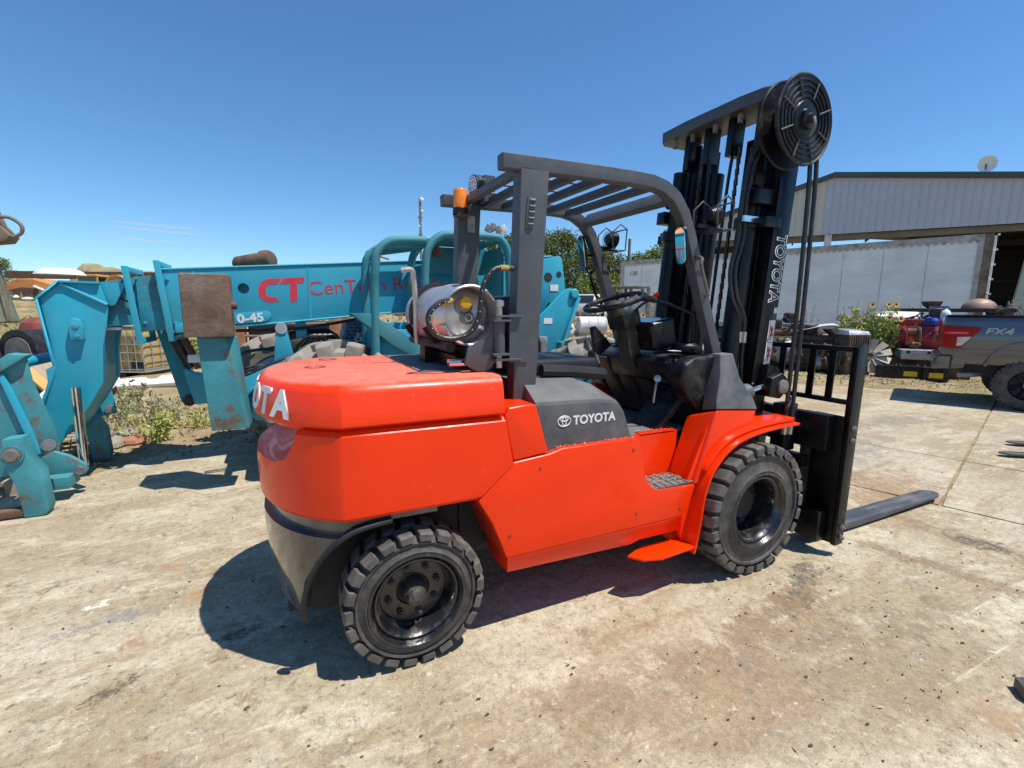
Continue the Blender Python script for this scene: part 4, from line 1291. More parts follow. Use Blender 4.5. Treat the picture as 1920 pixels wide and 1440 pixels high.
for z0 in (1.265, 1.40):
    mbox(ink, 2.244, 2.248, -0.4632, -0.4626, z0, z0 + 0.11)
    mbox(ink, 2.248, 2.27, -0.4632, -0.4626, z0 + 0.085, z0 + 0.09)
    mbox(ink, 2.238, 2.247, -0.4632, -0.4626, z0 - 0.008, z0 + 0.015)
    mbox(ink, 2.263, 2.271, -0.4632, -0.4626, z0 + 0.004, z0 + 0.045)
    mbox(ink, 2.263, 2.271, -0.4632, -0.4626, z0 + 0.078, z0 + 0.088)
    c = Vector(mx(2.267, -0.4635, z0 + 0.052))
    for t in (0.7, -0.7, 2.44, -2.44):
        red.tube([c, c + Vector((math.sin(t) * 0.022, 0, math.cos(t) * 0.032))], 0.0032, 5)
    red.tube([c + Vector((0, 0, -0.02)), c + Vector((0, 0, 0.03))], 0.006, 6)
ink.build('label_print', M['decalink'], lbl)
red.build('label_figure', M['redink'], lbl)
mbox(MB(), 2.236, 2.291, -0.463, -0.4605, 1.386, 1.389).build('label_line', M['decalink'], lbl)
# tilt cylinder
for s_ in (-1, 1):
    MB().tube([(2.0, s_ * 0.5, 1.05), (2.16, s_ * 0.5, 1.085)], 0.052, 16).build('tilt_cylinder', M['greyplastic'], FK)
    MB().tube([(2.12, s_ * 0.5, 1.075), (2.33, s_ * 0.5, 1.115)], 0.022, 12).build('tilt_rod', M['chrome'], FK)
    MB().prism([(2.29, 1.05), (2.40, 1.03), (2.45, 1.07), (2.455, 1.16), (2.40, 1.2), (2.30, 1.17)], 1, s_ * 0.56, s_ * 0.44).build('tilt_clevis', M['black'], FK, bevel=0.012, seg=3)
    MB().lathe([(0.045, 0), (0.045, 0.014), (0.03, 0.02), (0, 0.022)], (2.405, s_ * 0.56, 1.11), (0, s_, 0), 16).build('tilt_pin', M['greyold'], FK)
    MB().tube(smoothpath([(2.44, s_ * 0.56, 1.08), (2.47, s_ * 0.58, 1.02), (2.43, s_ * 0.59, 0.97), (2.46, s_ * 0.57, 0.93), (2.44, s_ * 0.56, 0.86)], 4), 0.009, 6).build('tilt_hose', M['hoser'], FK)
MB().box((2.30, -0.52, 1.12), (2.42, -0.42, 1.24), Matrix.Rotation(R(12), 3, 'Y')).build('tilt_cover', M['black'], FK, bevel=0.012)

# carriage, backrest, forks
for s_ in (-1, 1):
    ca_ = MB()
    ca_.prism([(2.55, 0.12), (2.62, 0.12), (2.68, 0.92), (2.60, 0.96), (2.45, 0.9), (2.45, 0.4)], 1, s_ * 0.30, s_ * 0.25)
    ca_.build('carriage_bracket', M['black'], FK, bevel=0.005)
MB().box((2.62, -0.74, 0.70), (2.70, 0.74, 0.93)).build('carriage_top_bar', M['black'], FK, bevel=0.006)
for s_ in (-1, 1):
    MB().box((2.60, s_ * 0.46 - .16, 0.56), (2.66, s_ * 0.46 + .16, 0.64)).build('carriage_mid_bar', M['black'], FK, bevel=0.006)
MB().box((2.60, -0.76, 0.10), (2.68, 0.76, 0.30)).build('carriage_lower_bar', M['black'], FK, bevel=0.006)
for s_ in (-1, 1):
    MB().prism([(s_ * 0.60, 0.06), (s_ * 0.79, 0.08), (s_ * 0.79, 0.93), (s_ * 0.60, 0.93)], 0, 2.705, 2.725).build('carriage_side_plate', M['black'], FK, bevel=0.004)
    pb = MB().prism([(2.685, 0.08), (2.77, 0.08), (2.80, 1.36), (2.76, 1.40), (2.70, 1.37)], 1, s_ * 0.80, s_ * 0.83)
    pb.prism([(2.726, 0.085), (2.745, 0.085), (2.775, 1.37), (2.75, 1.37)], 1, s_ * 0.80, s_ * 0.765)
    pb.build('backrest_post', M['black'], FK, bevel=0.004)
    for z in (0.86, 0.78, 0.2, 0.13):
        MB().lathe([(0.017, 0), (0.017, 0.014), (0.008, 0.016), (0.008, 0.024), (0, 0.024)], (2.735, s_ * 0.83, z), (0, s_, 0), 6).build('backrest_bolt', M['greyold'], FK)
MB().box((2.75, -0.80, 1.335), (2.785, 0.80, 1.37)).build('backrest_top_rail', M['black'], FK, bevel=0.005)
MB().box((2.74, -0.80, 1.0), (2.78, 0.80, 1.03)).build('backrest_mid_rail', M['black'], FK, bevel=0.005)
for y in (-0.645, -0.515, -0.30, -0.1, 0.1, 0.30, 0.515, 0.645):
    MB().prism([(2.748, 1.03), (2.76, 1.03), (2.772, 1.335), (2.76, 1.335)], 1, y - 0.022, y + 0.022).build('backrest_bar', M['black'], FK, bevel=0.002)
mbox(MB(), 2.36, 2.45, -0.46, 0.46, 0.84, 0.9).build('carriage_roller_bar', M['black'], FK, bevel=0.01)
for y in (-0.46, -0.52):
    MB().box((2.5, y - 0.02, 0.66), (2.62, y + 0.02, 0.98)).build('carriage_hook', M['black'], FK, bevel=0.008)
for s_ in (-1, 1):
    y0, y1 = s_ * 0.655, s_ * 0.515
    fk = MB()
    pr_ = [(2.72, 0.92), (2.76, 0.92), (2.765, 0.12), (2.80, 0.077), (3.4, 0.073), (4.53, 0.062), (4.53, 0.045), (3.6, 0.025), (2.80, 0.022), (2.745, 0.04), (2.722, 0.08)]
    fk.prism(pr_, 1, y0, y1)
    fo = fk.build('fork', M['fork'], FK, bevel=0.005)
    cut(fo, MB().prism([(4.40, y0 - s_ * -0.001), (4.47, y0 - s_ * 0.012), (4.52, y0 - s_ * 0.04), (4.56, y0 - s_ * 0.07), (4.6, y0 - s_ * 0.07), (4.6, y0 + s_ * 0.05), (4.40, y0 + s_ * 0.05)], 2, -0.1, 0.3), 30)
    cut(fo, MB().prism([(4.40, y1 + s_ * -0.001), (4.47, y1 + s_ * 0.012), (4.52, y1 + s_ * 0.04), (4.56, y1 + s_ * 0.07), (4.6, y1 + s_ * 0.07), (4.6, y1 - s_ * 0.05), (4.40, y1 - s_ * 0.05)], 2, -0.1, 0.3), 30)

# ------------------------------------------------------------ propane tank on the carrier
TK = wthing('propane_tank', 'silver propane cylinder strapped sideways above the orange counterweight', 'gas cylinder', (0.335, 0, 1.40))
tc_ = (0.335, 0.0, 1.555)
MB().lathe([(0, -0.335), (0.05, -0.333), (0.10, -0.318), (0.135, -0.285), (0.15, -0.24), (0.152, -0.2), (0.152, 0.24), (0.147, 0.29), (0.125, 0.34), (0.08, 0.37), (0, 0.385)], tc_, (0, 1, 0), 44).build('tank_body', M['alu'], TK)
MB().lathe([(0.153, -0.19), (0.156, -0.185), (0.156, -0.16), (0.153, -0.155)], tc_, (0, 1, 0), 44).build('weld_band', M['alu'], TK)
cb = MB()
ringp = []
for k in range(41):
    a = R(-250 + 320 * k / 40 + 90)
    ringp.append((math.cos(a), math.sin(a)))
for r0, r1 in ((0.142, 0.136),):
    vs_ = []
    for c_, s__ in ringp:
        for rad, yy in ((0.142, -0.26), (0.139, -0.40), (0.133, -0.40), (0.136, -0.26)):
            vs_.append((0.335 + rad * c_, yy, 1.555 + rad * s__))
    fs_ = []
    for k in range(40):
        for j in range(4):
            fs_.append((k * 4 + j, k * 4 + (j + 1) % 4, k * 4 + 4 + (j + 1) % 4, k * 4 + 4 + j))
    cb.add(vs_, fs_ + [(0, 1, 2, 3), (163, 162, 161, 160)])
cb.tube([(0.335 + 0.138 * c_, -0.402, 1.555 + 0.138 * s__) for c_, s__ in ringp], 0.007, 6)
cb.build('tank_collar', M['alu'], TK)
MB().lathe([(0.045, 0), (0.045, 0.02), (0.03, 0.022), (0.028, 0.045), (0.024, 0.048), (0, 0.048)], (0.32, -0.325, 1.60), (0, -1, 0.0), 20).build('relief_valve', M['castalu'], TK)
vw = MB()
yc = [(0.031 * (1 if k % 2 else 0.86) * math.cos(2 * math.pi * k / 16), 0.031 * (1 if k % 2 else 0.86) * math.sin(2 * math.pi * k / 16)) for k in range(16)]
vw.prism([(0.318 + a, 1.615 + b) for a, b in yc], 1, -0.385, -0.36).build('valve_handwheel', M['yellowcap'], TK, bevel=0.003)
MB().lathe([(0.034, 0.0), (0.034, 0.02), (0.024, 0.024), (0.02, 0.04), (0.013, 0.04), (0.013, 0.03), (0, 0.03)], (0.335, -0.33, 1.545), (0, -1, 0), 20).build('fuel_gauge', M['castalu'], TK)
MB().tube([(0.40, -0.34, 1.50), (0.42, -0.36, 1.495)], 0.014, 10).build('bleed_screw', M['chrome'], TK)
MB().lathe([(0.0, 0.0), (0.016, 0.0), (0.016, 0.03), (0.011, 0.03), (0.011, 0.055), (0.0, 0.055)], (0.235, -0.42, 1.625), (-0.8, -0.1, -0.35), 8).build('hose_coupling', M['brass'], TK)
HS = wthing('gas_hose', 'black dotted rubber hose looping from the propane cylinder to the guard post', 'hose', (0.335, -0.42, 1.43))
hp_ = smoothpath([(0.22, -0.425, 1.625), (0.175, -0.43, 1.612), (0.125, -0.44, 1.57), (0.118, -0.445, 1.52), (0.15, -0.45, 1.47), (0.22, -0.455, 1.452), (0.30, -0.46, 1.475), (0.345, -0.465, 1.54), (0.36, -0.465, 1.62), (0.375, -0.46, 1.70), (0.415, -0.455, 1.755), (0.46, -0.45, 1.775), (0.53, -0.45, 1.775)], 7)
ho = MB().tube(hp_, 0.0125, 10).build('hose_tube', M['hoser'], HS)
dt = MB()
for i in range(4, len(hp_) - 8, 4):
    q = hp_[i]
    t = (hp_[i + 1] - hp_[i - 1]).normalized()
    dt.sph(q + Vector((0, -0.0118, 0)) + t.cross(Vector((0, 1, 0))) * 0.004, 0.0026, 6)
dt.build('hose_dots', M['white'], HS)
MB().tube([hp_[-8], hp_[-6], hp_[-4]], 0.0145, 10).build('hose_end', M['brass'], HS)
# ------------------------------------------------------------ telehandler behind the forklift
TH = wthing('telehandler', 'teal telescopic handler with long boom reaching left behind the forklift', 'telehandler', (0.6, 3.1, 0))


def bt(x):      # boom top and bottom heights along its length
    return 2.0405 + 0.0825 * x


def bb(x):
    return 1.485 + 0.095 * x


boom = MB().prism([(-1.45, bb(-1.45)), (2.75, bb(2.75)), (2.75, bt(2.75)), (-1.45, bt(-1.45))], 1, 2.9, 3.34).build('boom', M['teal'], TH, bevel=0.008)
cut(boom, MB().lathe([(0, -0.3), (0.05, -0.3), (0.05, 0.1), (0, 0.1)], (-0.785, 2.9, 1.772), (0, 1, 0), 24), 30)
for xa in (-1.66, -1.42):
    # square collars round the sliding sections
    col = MB()
    z0, z1 = bb(xa) - 0.03, bt(xa) + (0.03 if xa > -1.5 else -0.01)
    for y0, y1, a, b in ((2.855, 2.875, z0 - .05, z1 + .05), (3.365, 3.385, z0 - .05, z1 + .05), (2.876, 3.364, z1, z1 + .045), (2.876, 3.364, z0 - .045, z0)):
        col.loft([[(xa - 0.035 - 0.08 * (a - 1.65), y0, a), (xa + 0.015 - 0.08 * (a - 1.65), y0, a), (xa + 0.015 - 0.08 * (a - 1.65), y1, a), (xa - 0.035 - 0.08 * (a - 1.65), y1, a)],
                  [(xa - 0.035 - 0.08 * (b - 1.65), y0, b), (xa + 0.015 - 0.08 * (b - 1.65), y0, b), (xa + 0.015 - 0.08 * (b - 1.65), y1, b), (xa - 0.035 - 0.08 * (b - 1.65), y1, b)]])
    co = col.build('boom_collar', M['teal'], TH, bevel=0.003)
    for k, dz in enumerate((-0.22, 0.18)):
        for dx in (0.04,):
            MB().lathe([(0.016, 0), (0.016, 0.01), (0.009, 0.011), (0.009, 0.017), (0, 0.017)], (xa + dx - 0.08 * dz, 2.9 if xa > -1.5 else 2.935, 1.66 + dz), (0, -1, 0), 6).build('collar_bolt', M['teal'], co)
MB().prism([(-1.64, bb(-1.64) + 0.03), (-1.40, bb(-1.4) + 0.03), (-1.40, bt(-1.4) - 0.04), (-1.64, bt(-1.64) - 0.05)], 1, 2.93, 3.31).build('middle_boom', M['tealscrape'], TH, bevel=0.006)
MB().prism([(-1.95, 1.40), (-1.60, 1.43), (-1.60, 1.86), (-1.95, 1.79)], 1, 2.955, 3.285).build('inner_boom', M['tealscrape'], TH, bevel=0.006)
neck = [(-2.292, 1.647), (-2.151, 1.783), (-1.879, 1.778), (-1.842, 1.594), (-1.852, 1.5), (-1.866, 1.421), (-1.91, 1.233), (-1.935, 0.92), (-2.06, 0.7), (-2.29, 0.383), (-2.365, 0.706), (-2.238, 1.072)]
for y0, y1 in ((2.86, 2.885), (3.33, 3.355)):
    MB().prism(neck, 1, y0, y1).build('boom_head_plate', M['teal'], TH, bevel=0.006)
hm = MB()
edge = neck
for i in list(range(9, 12)) + [0, 1]:
    a, b = Vector(edge[i]), Vector(edge[(i + 1) % 12])
    n_ = Vector((-(b - a).y, (b - a).x)).normalized() * 0.02
    if i == 9:
        continue
    hm.prism([tuple(a), tuple(b), tuple(b + n_), tuple(a + n_)], 1, 2.83, 3.38)
hm.build('boom_head_flange', M['teal'], TH, bevel=0.004)
MB().prism([(-2.2, 0.5), (-1.95, 0.9), (-1.93, 1.24), (-1.88, 1.5), (-2.1, 1.7), (-2.25, 1.6), (-2.2, 1.1), (-2.3, 0.72)], 1, 2.886, 3.329).build('boom_head_core', M['teal'], TH)
MB().prism([(-1.95, 1.78), (-1.845, 1.605), (-1.838, 1.59), (-1.80, 1.6), (-1.70, 1.80)], 1, 2.90, 2.955).build('neck_gusset', M['teal'], TH, bevel=0.004)
MB().tube([(-2.14, 2.855, 1.775), (-1.842, 2.852, 1.60)], 0.017, 8).build('weld_bar', M['teal'], TH)
lug = MB().prism([(-2.108, 1.30), (-2.02, 1.30), (-2.012, 1.43), (-2.03, 1.47), (-2.07, 1.49), (-2.105, 1.47), (-2.115, 1.42)], 1, 2.80, 2.835).build('pin_retainer', M['teal'], TH, bevel=0.008)
MB().lathe([(0.026, 0), (0.026, 0.006), (0.02, 0.008), (0, 0.008)], (-2.063, 2.80, 1.42), (0, -1, 0), 20).build('pin_head', M['teal'], lug)
MB().lathe([(0.017, 0), (0.017, 0.012), (0, 0.014)], (-2.06, 2.80, 1.335), (0, -1, 0), 6).build('retainer_bolt', M['teal'], lug)
MB().box((-2.11, 2.835, 1.31), (-2.02, 2.862, 1.47)).build('retainer_block', M['teal'], lug)
MB().tube([(-1.90, 2.93, 1.74), (-1.66, 2.93, 1.60)], 0.008, 6).build('hose_line', M['hoser'], TH)
MB().box((-1.9, 2.95, 1.375), (-1.42, 3.2, 1.40)).build('wear_strip', M['castalu'], TH)
MB().prism([(-1.36, 1.35), (-1.25, 1.355), (-1.25, 1.42), (-1.30, 1.44), (-1.36, 1.43)], 1, 2.82, 2.9).build('boom_stop', M['teal'], TH, bevel=0.006)
# tool carriage at the end of the boom
for s_, (y0, y1) in enumerate(((2.28, 2.31), (3.75, 3.78))):
    MB().prism([(-2.62, 0.96), (-2.40, 1.085), (-2.222, 1.209), (-2.205, 1.017), (-2.158, 0.822), (-2.113, 0.631), (-2.104, 0.469), (-2.211, 0.448), (-2.27, 0.477), (-2.348, 0.30), (-2.62, 0.30)], 1, y0, y1).build('carriage_plate', M['tealworn'] if s_ == 0 else M['teal'], TH, bevel=0.004)
    MB().prism([(-2.43, 1.05), (-2.225, 1.195), (-2.20, 1.22), (-2.30, 1.235), (-2.47, 1.1)], 1, y0 - 0.05, y1 + 0.06).build('carriage_cap', M['tealworn'], TH, bevel=0.004)
    MB().prism([(-2.375, 1.07), (-2.345, 1.09), (-2.24, 0.66), (-2.205, 0.46), (-2.24, 0.45), (-2.28, 0.64)], 1, y0 - 0.035, y0).build('carriage_rib', M['teal'], TH, bevel=0.004)
    MB().prism([(-2.362, 0.619), (-2.249, 0.627), (-2.24, 0.49), (-2.17, 0.347), (-2.155, 0.06), (-2.175, 0.008), (-2.304, 0.0), (-2.326, 0.261), (-2.365, 0.392)], 1, y0 - 0.16, y0 - 0.03).build('tine_shank', M['tealworn'], TH, bevel=0.012)
    MB().prism([(-3.35, 0.012), (-2.3, 0.012), (-2.3, 0.07), (-3.35, 0.03)], 1, y0 - 0.15, y0 - 0.04).build('tine_blade', M['rustdark'], TH, bevel=0.005)
    MB().lathe([(0.055, 0), (0.055, 0.02), (0.045, 0.022), (0.04, 0.03), (0, 0.03)], (-2.315, y0 - 0.16, 0.50), (0, -1, 0), 22).build('tine_pin', M['greyold'], TH)
    MB().lathe([(0.07, 0), (0.07, 0.012), (0.058, 0.012), (0.058, 0)], (-2.315, y0 - 0.162, 0.50), (0, -1, 0), 22, full=True).build('pin_collar', M['tealworn'], TH)
    MB().lathe([(0.045, 0), (0.045, 0.02), (0, 0.022)], (-2.155, y0 - 0.01, 0.52), (0, -1, 0), 18).build('carriage_pin', M['castalu'], TH)
for z, x in ((1.12, -2.42), (0.42, -2.38)):
    MB().tube([(x, 2.3, z), (x, 3.76, z)], 0.045, 14).build('carriage_tube', M['teal'], TH)
MB().box((-2.47, 2.32, 0.62), (-2.44, 3.74, 0.72)).build('carriage_cross_plate', M['tealworn'], TH, bevel=0.004)
MB().prism([(-2.32, 0.35), (-2.25, 0.40), (-2.14, 0.345), (-2.04, 0.255), (-2.035, 0.205), (-2.06, 0.17), (-2.11, 0.17), (-2.28, 0.21)], 1, 2.55, 2.60).build('tilt_link', M['tealworn'], TH, bevel=0.006)
MB().lathe([(0.035, 0), (0.035, 0.015), (0, 0.017)], (-2.085, 2.55, 0.215), (0, -1, 0), 18).build('link_pin', M['castalu'], TH)
MB().tube([(-2.09, 2.68, 0.22), (-2.09, 2.72, 0.90)], 0.035, 14).build('tilt_ram', M['chrome'], TH)
MB().box((-2.30, 2.42, 0.10), (-2.12, 2.66, 0.20)).build('carriage_foot', M['tealworn'], TH, bevel=0.006)
# outriggers, raised
lg1 = MB().loft([[(-1.055, 2.08, 0.555), (-0.775, 2.08, 0.55), (-0.76, 2.36, 0.55), (-1.04, 2.36, 0.55)], [(-1.10, 2.06, 1.345), (-0.885, 2.06, 1.341), (-0.82, 2.30, 1.34), (-1.04, 2.30, 1.34)]]).build('outrigger_leg', M['tealworn'], TH, bevel=0.014, seg=3)
MB().box((-1.172, 2.0, 1.345), (-0.835, 2.32, 1.852)).build('outrigger_pad', M['rust'], TH, bevel=0.018, seg=3)
MB().lathe([(0.03, 0), (0.03, 0.04), (0, 0.045)], (-0.835, 2.1, 1.6), (1, 0, 0), 14).build('pad_pin', M['rustdark'], TH)
MB().prism([(-1.67, 1.44), (-1.56, 1.44), (-1.365, 0.60), (-1.375, 0.55), (-1.42, 0.52), (-1.47, 0.53), (-1.50, 0.6)], 1, 3.58, 3.62).build('outrigger_leg', M['tealscrape'], TH, bevel=0.006)
MB().prism([(-1.60, 1.44), (-1.55, 1.44), (-1.37, 0.62), (-1.41, 0.6)], 1, 3.62, 3.80).build('outrigger_leg_side', M['teal'], TH)
MB().lathe([(0.06, 0), (0.06, 0.03), (0.03, 0.03), (0.03, 0.045), (0, 0.045)], (-1.42, 3.58, 0.585), (0, -1, 0), 18).build('outrigger_pivot', M['greasy'], TH)
MB().prism([(-1.431, 0.937), (-1.39, 0.95), (-1.345, 0.90), (-1.209, 0.88), (-1.0, 0.88), (-0.9, 0.573), (-1.351, 0.561)], 1, 3.42, 3.56).build('outrigger_bracket', M['teal'], TH, bevel=0.006)
MB().tube([(-1.55, 3.5, 1.42), (-1.36, 3.5, 0.95)], 0.06, 14).build('outrigger_ram', M['hoser'], TH)
MB().tube([(-1.44, 3.42, 1.42), (-1.28, 3.4, 0.95)], 0.035, 12).build('ram_cover', M['rustdark'], TH)
MB().box((-1.36, 3.3, 1.02), (-1.22, 3.42, 1.10)).build('valve_block', M['white'], TH, bevel=0.004)
for dx in (0, 0.035):
    MB().tube([(-1.27 + dx, 3.38, 1.02), (-1.22 + dx, 3.36, 0.9)], 0.014, 8).build('hydraulic_fitting', M['castalu'], TH)
# hull and front axle
MB().prism([(-0.851, 0.802), (-0.825, 0.917), (-0.622, 1.018), (-0.411, 1.071), (-0.046, 1.089), (0.368, 0.973), (2.9, 0.95), (2.9, 0.5), (0.353, 0.5), (-0.60, 0.5), (-0.66, 0.60), (-0.70, 0.56), (-0.857, 0.519)], 1, 2.75, 3.6).build('hull', M['teal'], TH, bevel=0.01)
fr = [(-0.83, 0.56), (-0.845, 0.66), (-0.80, 0.79), (-0.70, 0.88), (-0.55, 0.94), (-0.36, 0.965)]
fr = [(q.x, q.y) for q in smoothpath([(a, b, 0) for a, b in fr], 4)]
MB().prism(offs(fr, 0.012), 1, 2.40, 2.75).build('front_fender', M['teal'], TH, bevel=0.003, bang=50)
MB().prism([(-0.80, 0.79), (-0.70, 0.88), (-0.55, 0.94), (-0.36, 0.965), (-0.36, 0.8), (-0.56, 0.62), (-0.62, 0.50), (-0.74, 0.52), (-0.83, 0.60)], 1, 2.55, 2.60).build('fender_panel', M['teal'], TH, bevel=0.004)
MB().prism([(-0.62, 0.80), (-0.50, 0.84), (-0.38, 0.86), (-0.38, 0.62), (-0.54, 0.56), (-0.62, 0.62)], 1, 2.36, 2.40).build('fender_skirt', M['teal'], TH, bevel=0.004)
for y in (2.44, 2.47, 2.5):
    MB().tube(smoothpath([(-0.95, y, 0.94), (-0.80, y, 0.97 + (y - 2.44)), (-0.6, y, 1.06), (-0.4, y + .05, 1.13), (-0.2, y + .2, 1.12)], 5), 0.013, 8).build('hydraulic_hose', M['hoser'], TH)
for y in (3.0, 3.08):
    MB().tube(smoothpath([(-1.0, y, 1.02), (-0.8, y, 1.14), (-0.5, y, 1.16), (-0.3, y, 1.10)], 5), 0.014, 8).build('hydraulic_hose', M['hoser'], TH)
for y0 in (2.75, 2.98):
    MB().prism([(-0.56, 1.04), (-0.36, 1.04), (-0.43, 1.40), (-0.52, 1.42)], 1, y0, y0 + 0.05).build('ram_bracket', M['teal'], TH, bevel=0.005)
MB().tube([(-0.475, 2.74, 1.385), (-0.475, 3.04, 1.385)], 0.055, 16).build('ram_pin', M['galv'], TH)
MB().prism([(-0.34, 1.04), (-0.22, 1.04), (-0.24, 1.47), (-0.34, 1.46)], 1, 2.95, 3.0).build('ram_post', M['teal'], TH, bevel=0.005)
MB().tube(smoothpath([(-0.88, 2.93, 1.36), (-0.4, 2.93, 1.37), (0.1, 2.93, 1.44), (0.35, 2.92, 1.50)], 4), 0.016, 8).build('boom_hose', M['hoser'], TH)


def lugtyre(c, ax, Rt, wd, nl, m, m2, par):
    c = Vector(c)
    g = [(Rt * 0.55, -wd * 0.35), (Rt * 0.62, -wd * 0.46), (Rt * 0.78, -wd * 0.5), (Rt * 0.84, -wd * 0.46), (Rt * 0.88, -wd * 0.3), (Rt * 0.89, 0), (Rt * 0.88, wd * 0.3), (Rt * 0.84, wd * 0.46), (Rt * 0.78, wd * 0.5), (Rt * 0.62, wd * 0.46), (Rt * 0.55, wd * 0.35)]
    t = MB().lathe(g, c, ax, 40).build('tyre', m, par)
    d = Vector(ax).normalized()
    u = d.cross(Vector((0, 0, 1))).normalized()
    v = d.cross(u)
    lg = MB()
    for k in range(nl):
        for sd in (-1, 1):
            a0 = 2 * math.pi * (k + (0.5 if sd > 0 else 0)) / nl
            rs = []
            for h, da, r0, r1 in ((sd * wd * 0.53, 0.0, 0.78, 0.95), (sd * wd * 0.47, 0.02, 0.82, 1.0), (sd * wd * 0.2, 0.1, 0.86, 1.005), (-sd * wd * 0.04, 0.22, 0.86, 1.0)):
                hw = math.pi / nl * (0.62 if abs(h) > wd * .3 else 0.5)
                q = []
                for aa, rad in ((a0 + da - hw, r0), (a0 + da + hw, r0), (a0 + da + hw * 0.8, r1), (a0 + da - hw * 0.8, r1)):
                    q.append(c + d * h + (u * math.cos(aa) + v * math.sin(aa)) * Rt * rad)
                rs.append(q)
            lg.loft(rs)
    lg.build('tyre_lugs', m2, t, bevel=0.006, seg=1, bang=40)
    MB().lathe([(Rt * 0.56, wd * 0.36), (Rt * 0.52, wd * 0.3), (Rt * 0.48, wd * 0.05), (Rt * 0.2, 0.0), (Rt * 0.18, wd * 0.12), (0, wd * 0.12)], c, -d, 30).build('wheel_disc', M['tealworn'], t)
    return t


lugtyre((-0.01, 2.32, 0.64), (0, 1, 0), 0.645, 0.40, 14, M['tyredust'], M['tyredust'], TH)
lugtyre((-0.50, 3.98, 0.64), (0, 1, 0), 0.645, 0.42, 14, M['tyredust'], M['tyredust'], TH)
lugtyre((2.95, 2.32, 0.64), (0, 1, 0), 0.645, 0.42, 14, M['tyredust'], M['tyredust'], TH)
lugtyre((2.95, 3.95, 0.64), (0, 1, 0), 0.645, 0.42, 14, M['tyredust'], M['tyredust'], TH)
MB().tube([(-0.05, 2.4, 0.62), (-0.4, 3.9, 0.62)], 0.1, 12).build('front_axle', M['greasy'], TH)
# cab frame
cabp = [[(0.335, 1.0), (0.345, 1.6), (0.365, 2.02), (0.40, 2.13), (0.48, 2.205), (0.58, 2.235), (0.86, 2.25)],
        [(0.82, 1.0), (0.835, 1.7), (0.855, 2.08), (0.91, 2.22), (1.0, 2.30), (1.12, 2.325), (1.58, 2.335), (1.68, 2.30), (1.745, 2.20), (1.765, 2.0), (1.79, 1.3), (1.79, 1.0)]]
for y in (2.2, 2.78):
    for cp_ in cabp:
        MB().tube(smoothpath([(a, y, b) for a, b in cp_], 4), 0.042, 12).build('cab_frame', M['tealcab'], TH)
    MB().tube([(0.45, y + 0.02, 2.165), (0.84, y + 0.02, 2.235)], 0.03, 8).build('cab_rail', M['tealcab'], TH)
MB().box((0.95, 2.24, 2.275), (1.66, 2.74, 2.295)).build('cab_roof', M['tealcab'], TH)
MB().box((1.0, 2.74, 1.98), (1.70, 2.76, 2.27)).build('cab_back_panel', M['tealcab'], TH)
MB().box((1.70, 2.26, 1.35), (1.73, 2.73, 2.25)).build('cab_rear_panel', M['tealcab'], TH)
for x, z in ((0.47, 2.19), (0.88, 2.24)):
    MB().tube([(x, 2.2, z), (x, 2.78, z)], 0.035, 10).build('cab_cross_tube', M['tealcab'], TH)
MB().lathe([(0.055, 0), (0.055, 0.025), (0, 0.03)], (0.99, 2.27, 2.16), (-0.5, -0.8, 0), 18).build('cab_lamp', M['rustdark'], TH)
MB().prism([(0.122, 1.542), (0.295, 1.543), (0.762, 1.258), (0.80, 0.98), (0.74, 1.0), (0.693, 1.12), (0.517, 1.221)], 1, 2.18, 2.40).build('cab_guard', M['tealcab'], TH, bevel=0.006)
MB().box((0.34, 2.25, 0.95), (1.75, 2.85, 1.38)).build('cab_floor', M['teal'], TH, bevel=0.01)
MB().box((0.70, 2.19, 0.90), (1.18, 2.25, 1.24)).build('cab_step_panel', M['teal'], TH, bevel=0.008)
MB().box((0.84, 2.184, 1.06), (0.90, 2.19, 1.10)).build('cab_sticker', M['decal'], TH)
MB().box((0.36, 2.6, 1.38), (1.70, 2.88, 1.44)).build('cab_sill', M['teal'], TH, bevel=0.006)
gb = MB().prism([(0.17, 1.45), (0.43, 1.455), (0.40, 1.1), (0.10, 1.1)], 1, 2.95, 3.4).build('engine_grille', mat('grille_blue_grey', (0.05, 0.12, 0.2), 0.5), TH, bevel=0.006)
sl2 = MB()
for r_ in range(8):
    for k in range(4):
        x = 0.175 + k * 0.062 + (0.02 if r_ % 2 else 0) - 0.012 * r_ * 0.7
        sl2.box((x, 2.944, 1.41 - r_ * 0.038), (x + 0.042, 2.9495, 1.425 - r_ * 0.038))
sl2.build('grille_slots', M['decalink'], gb)
MB().tube([(-0.93, 3.30, 2.06), (-0.60, 3.30, 2.09), (-0.60, 3.30, 2.09)], 0.0, 8) if False else None
mf = MB().lathe([(0.0, -0.26), (0.07, -0.26), (0.085, -0.24), (0.09, 0.06), (0.105, 0.07), (0.105, 0.12), (0.10, 0.15), (0.08, 0.18), (0.04, 0.195), (0, 0.195)], (-0.66, 3.42, 2.08), (0.80, -0.58, 0.12), 22).build('muffler', M['rustdark'], TH)
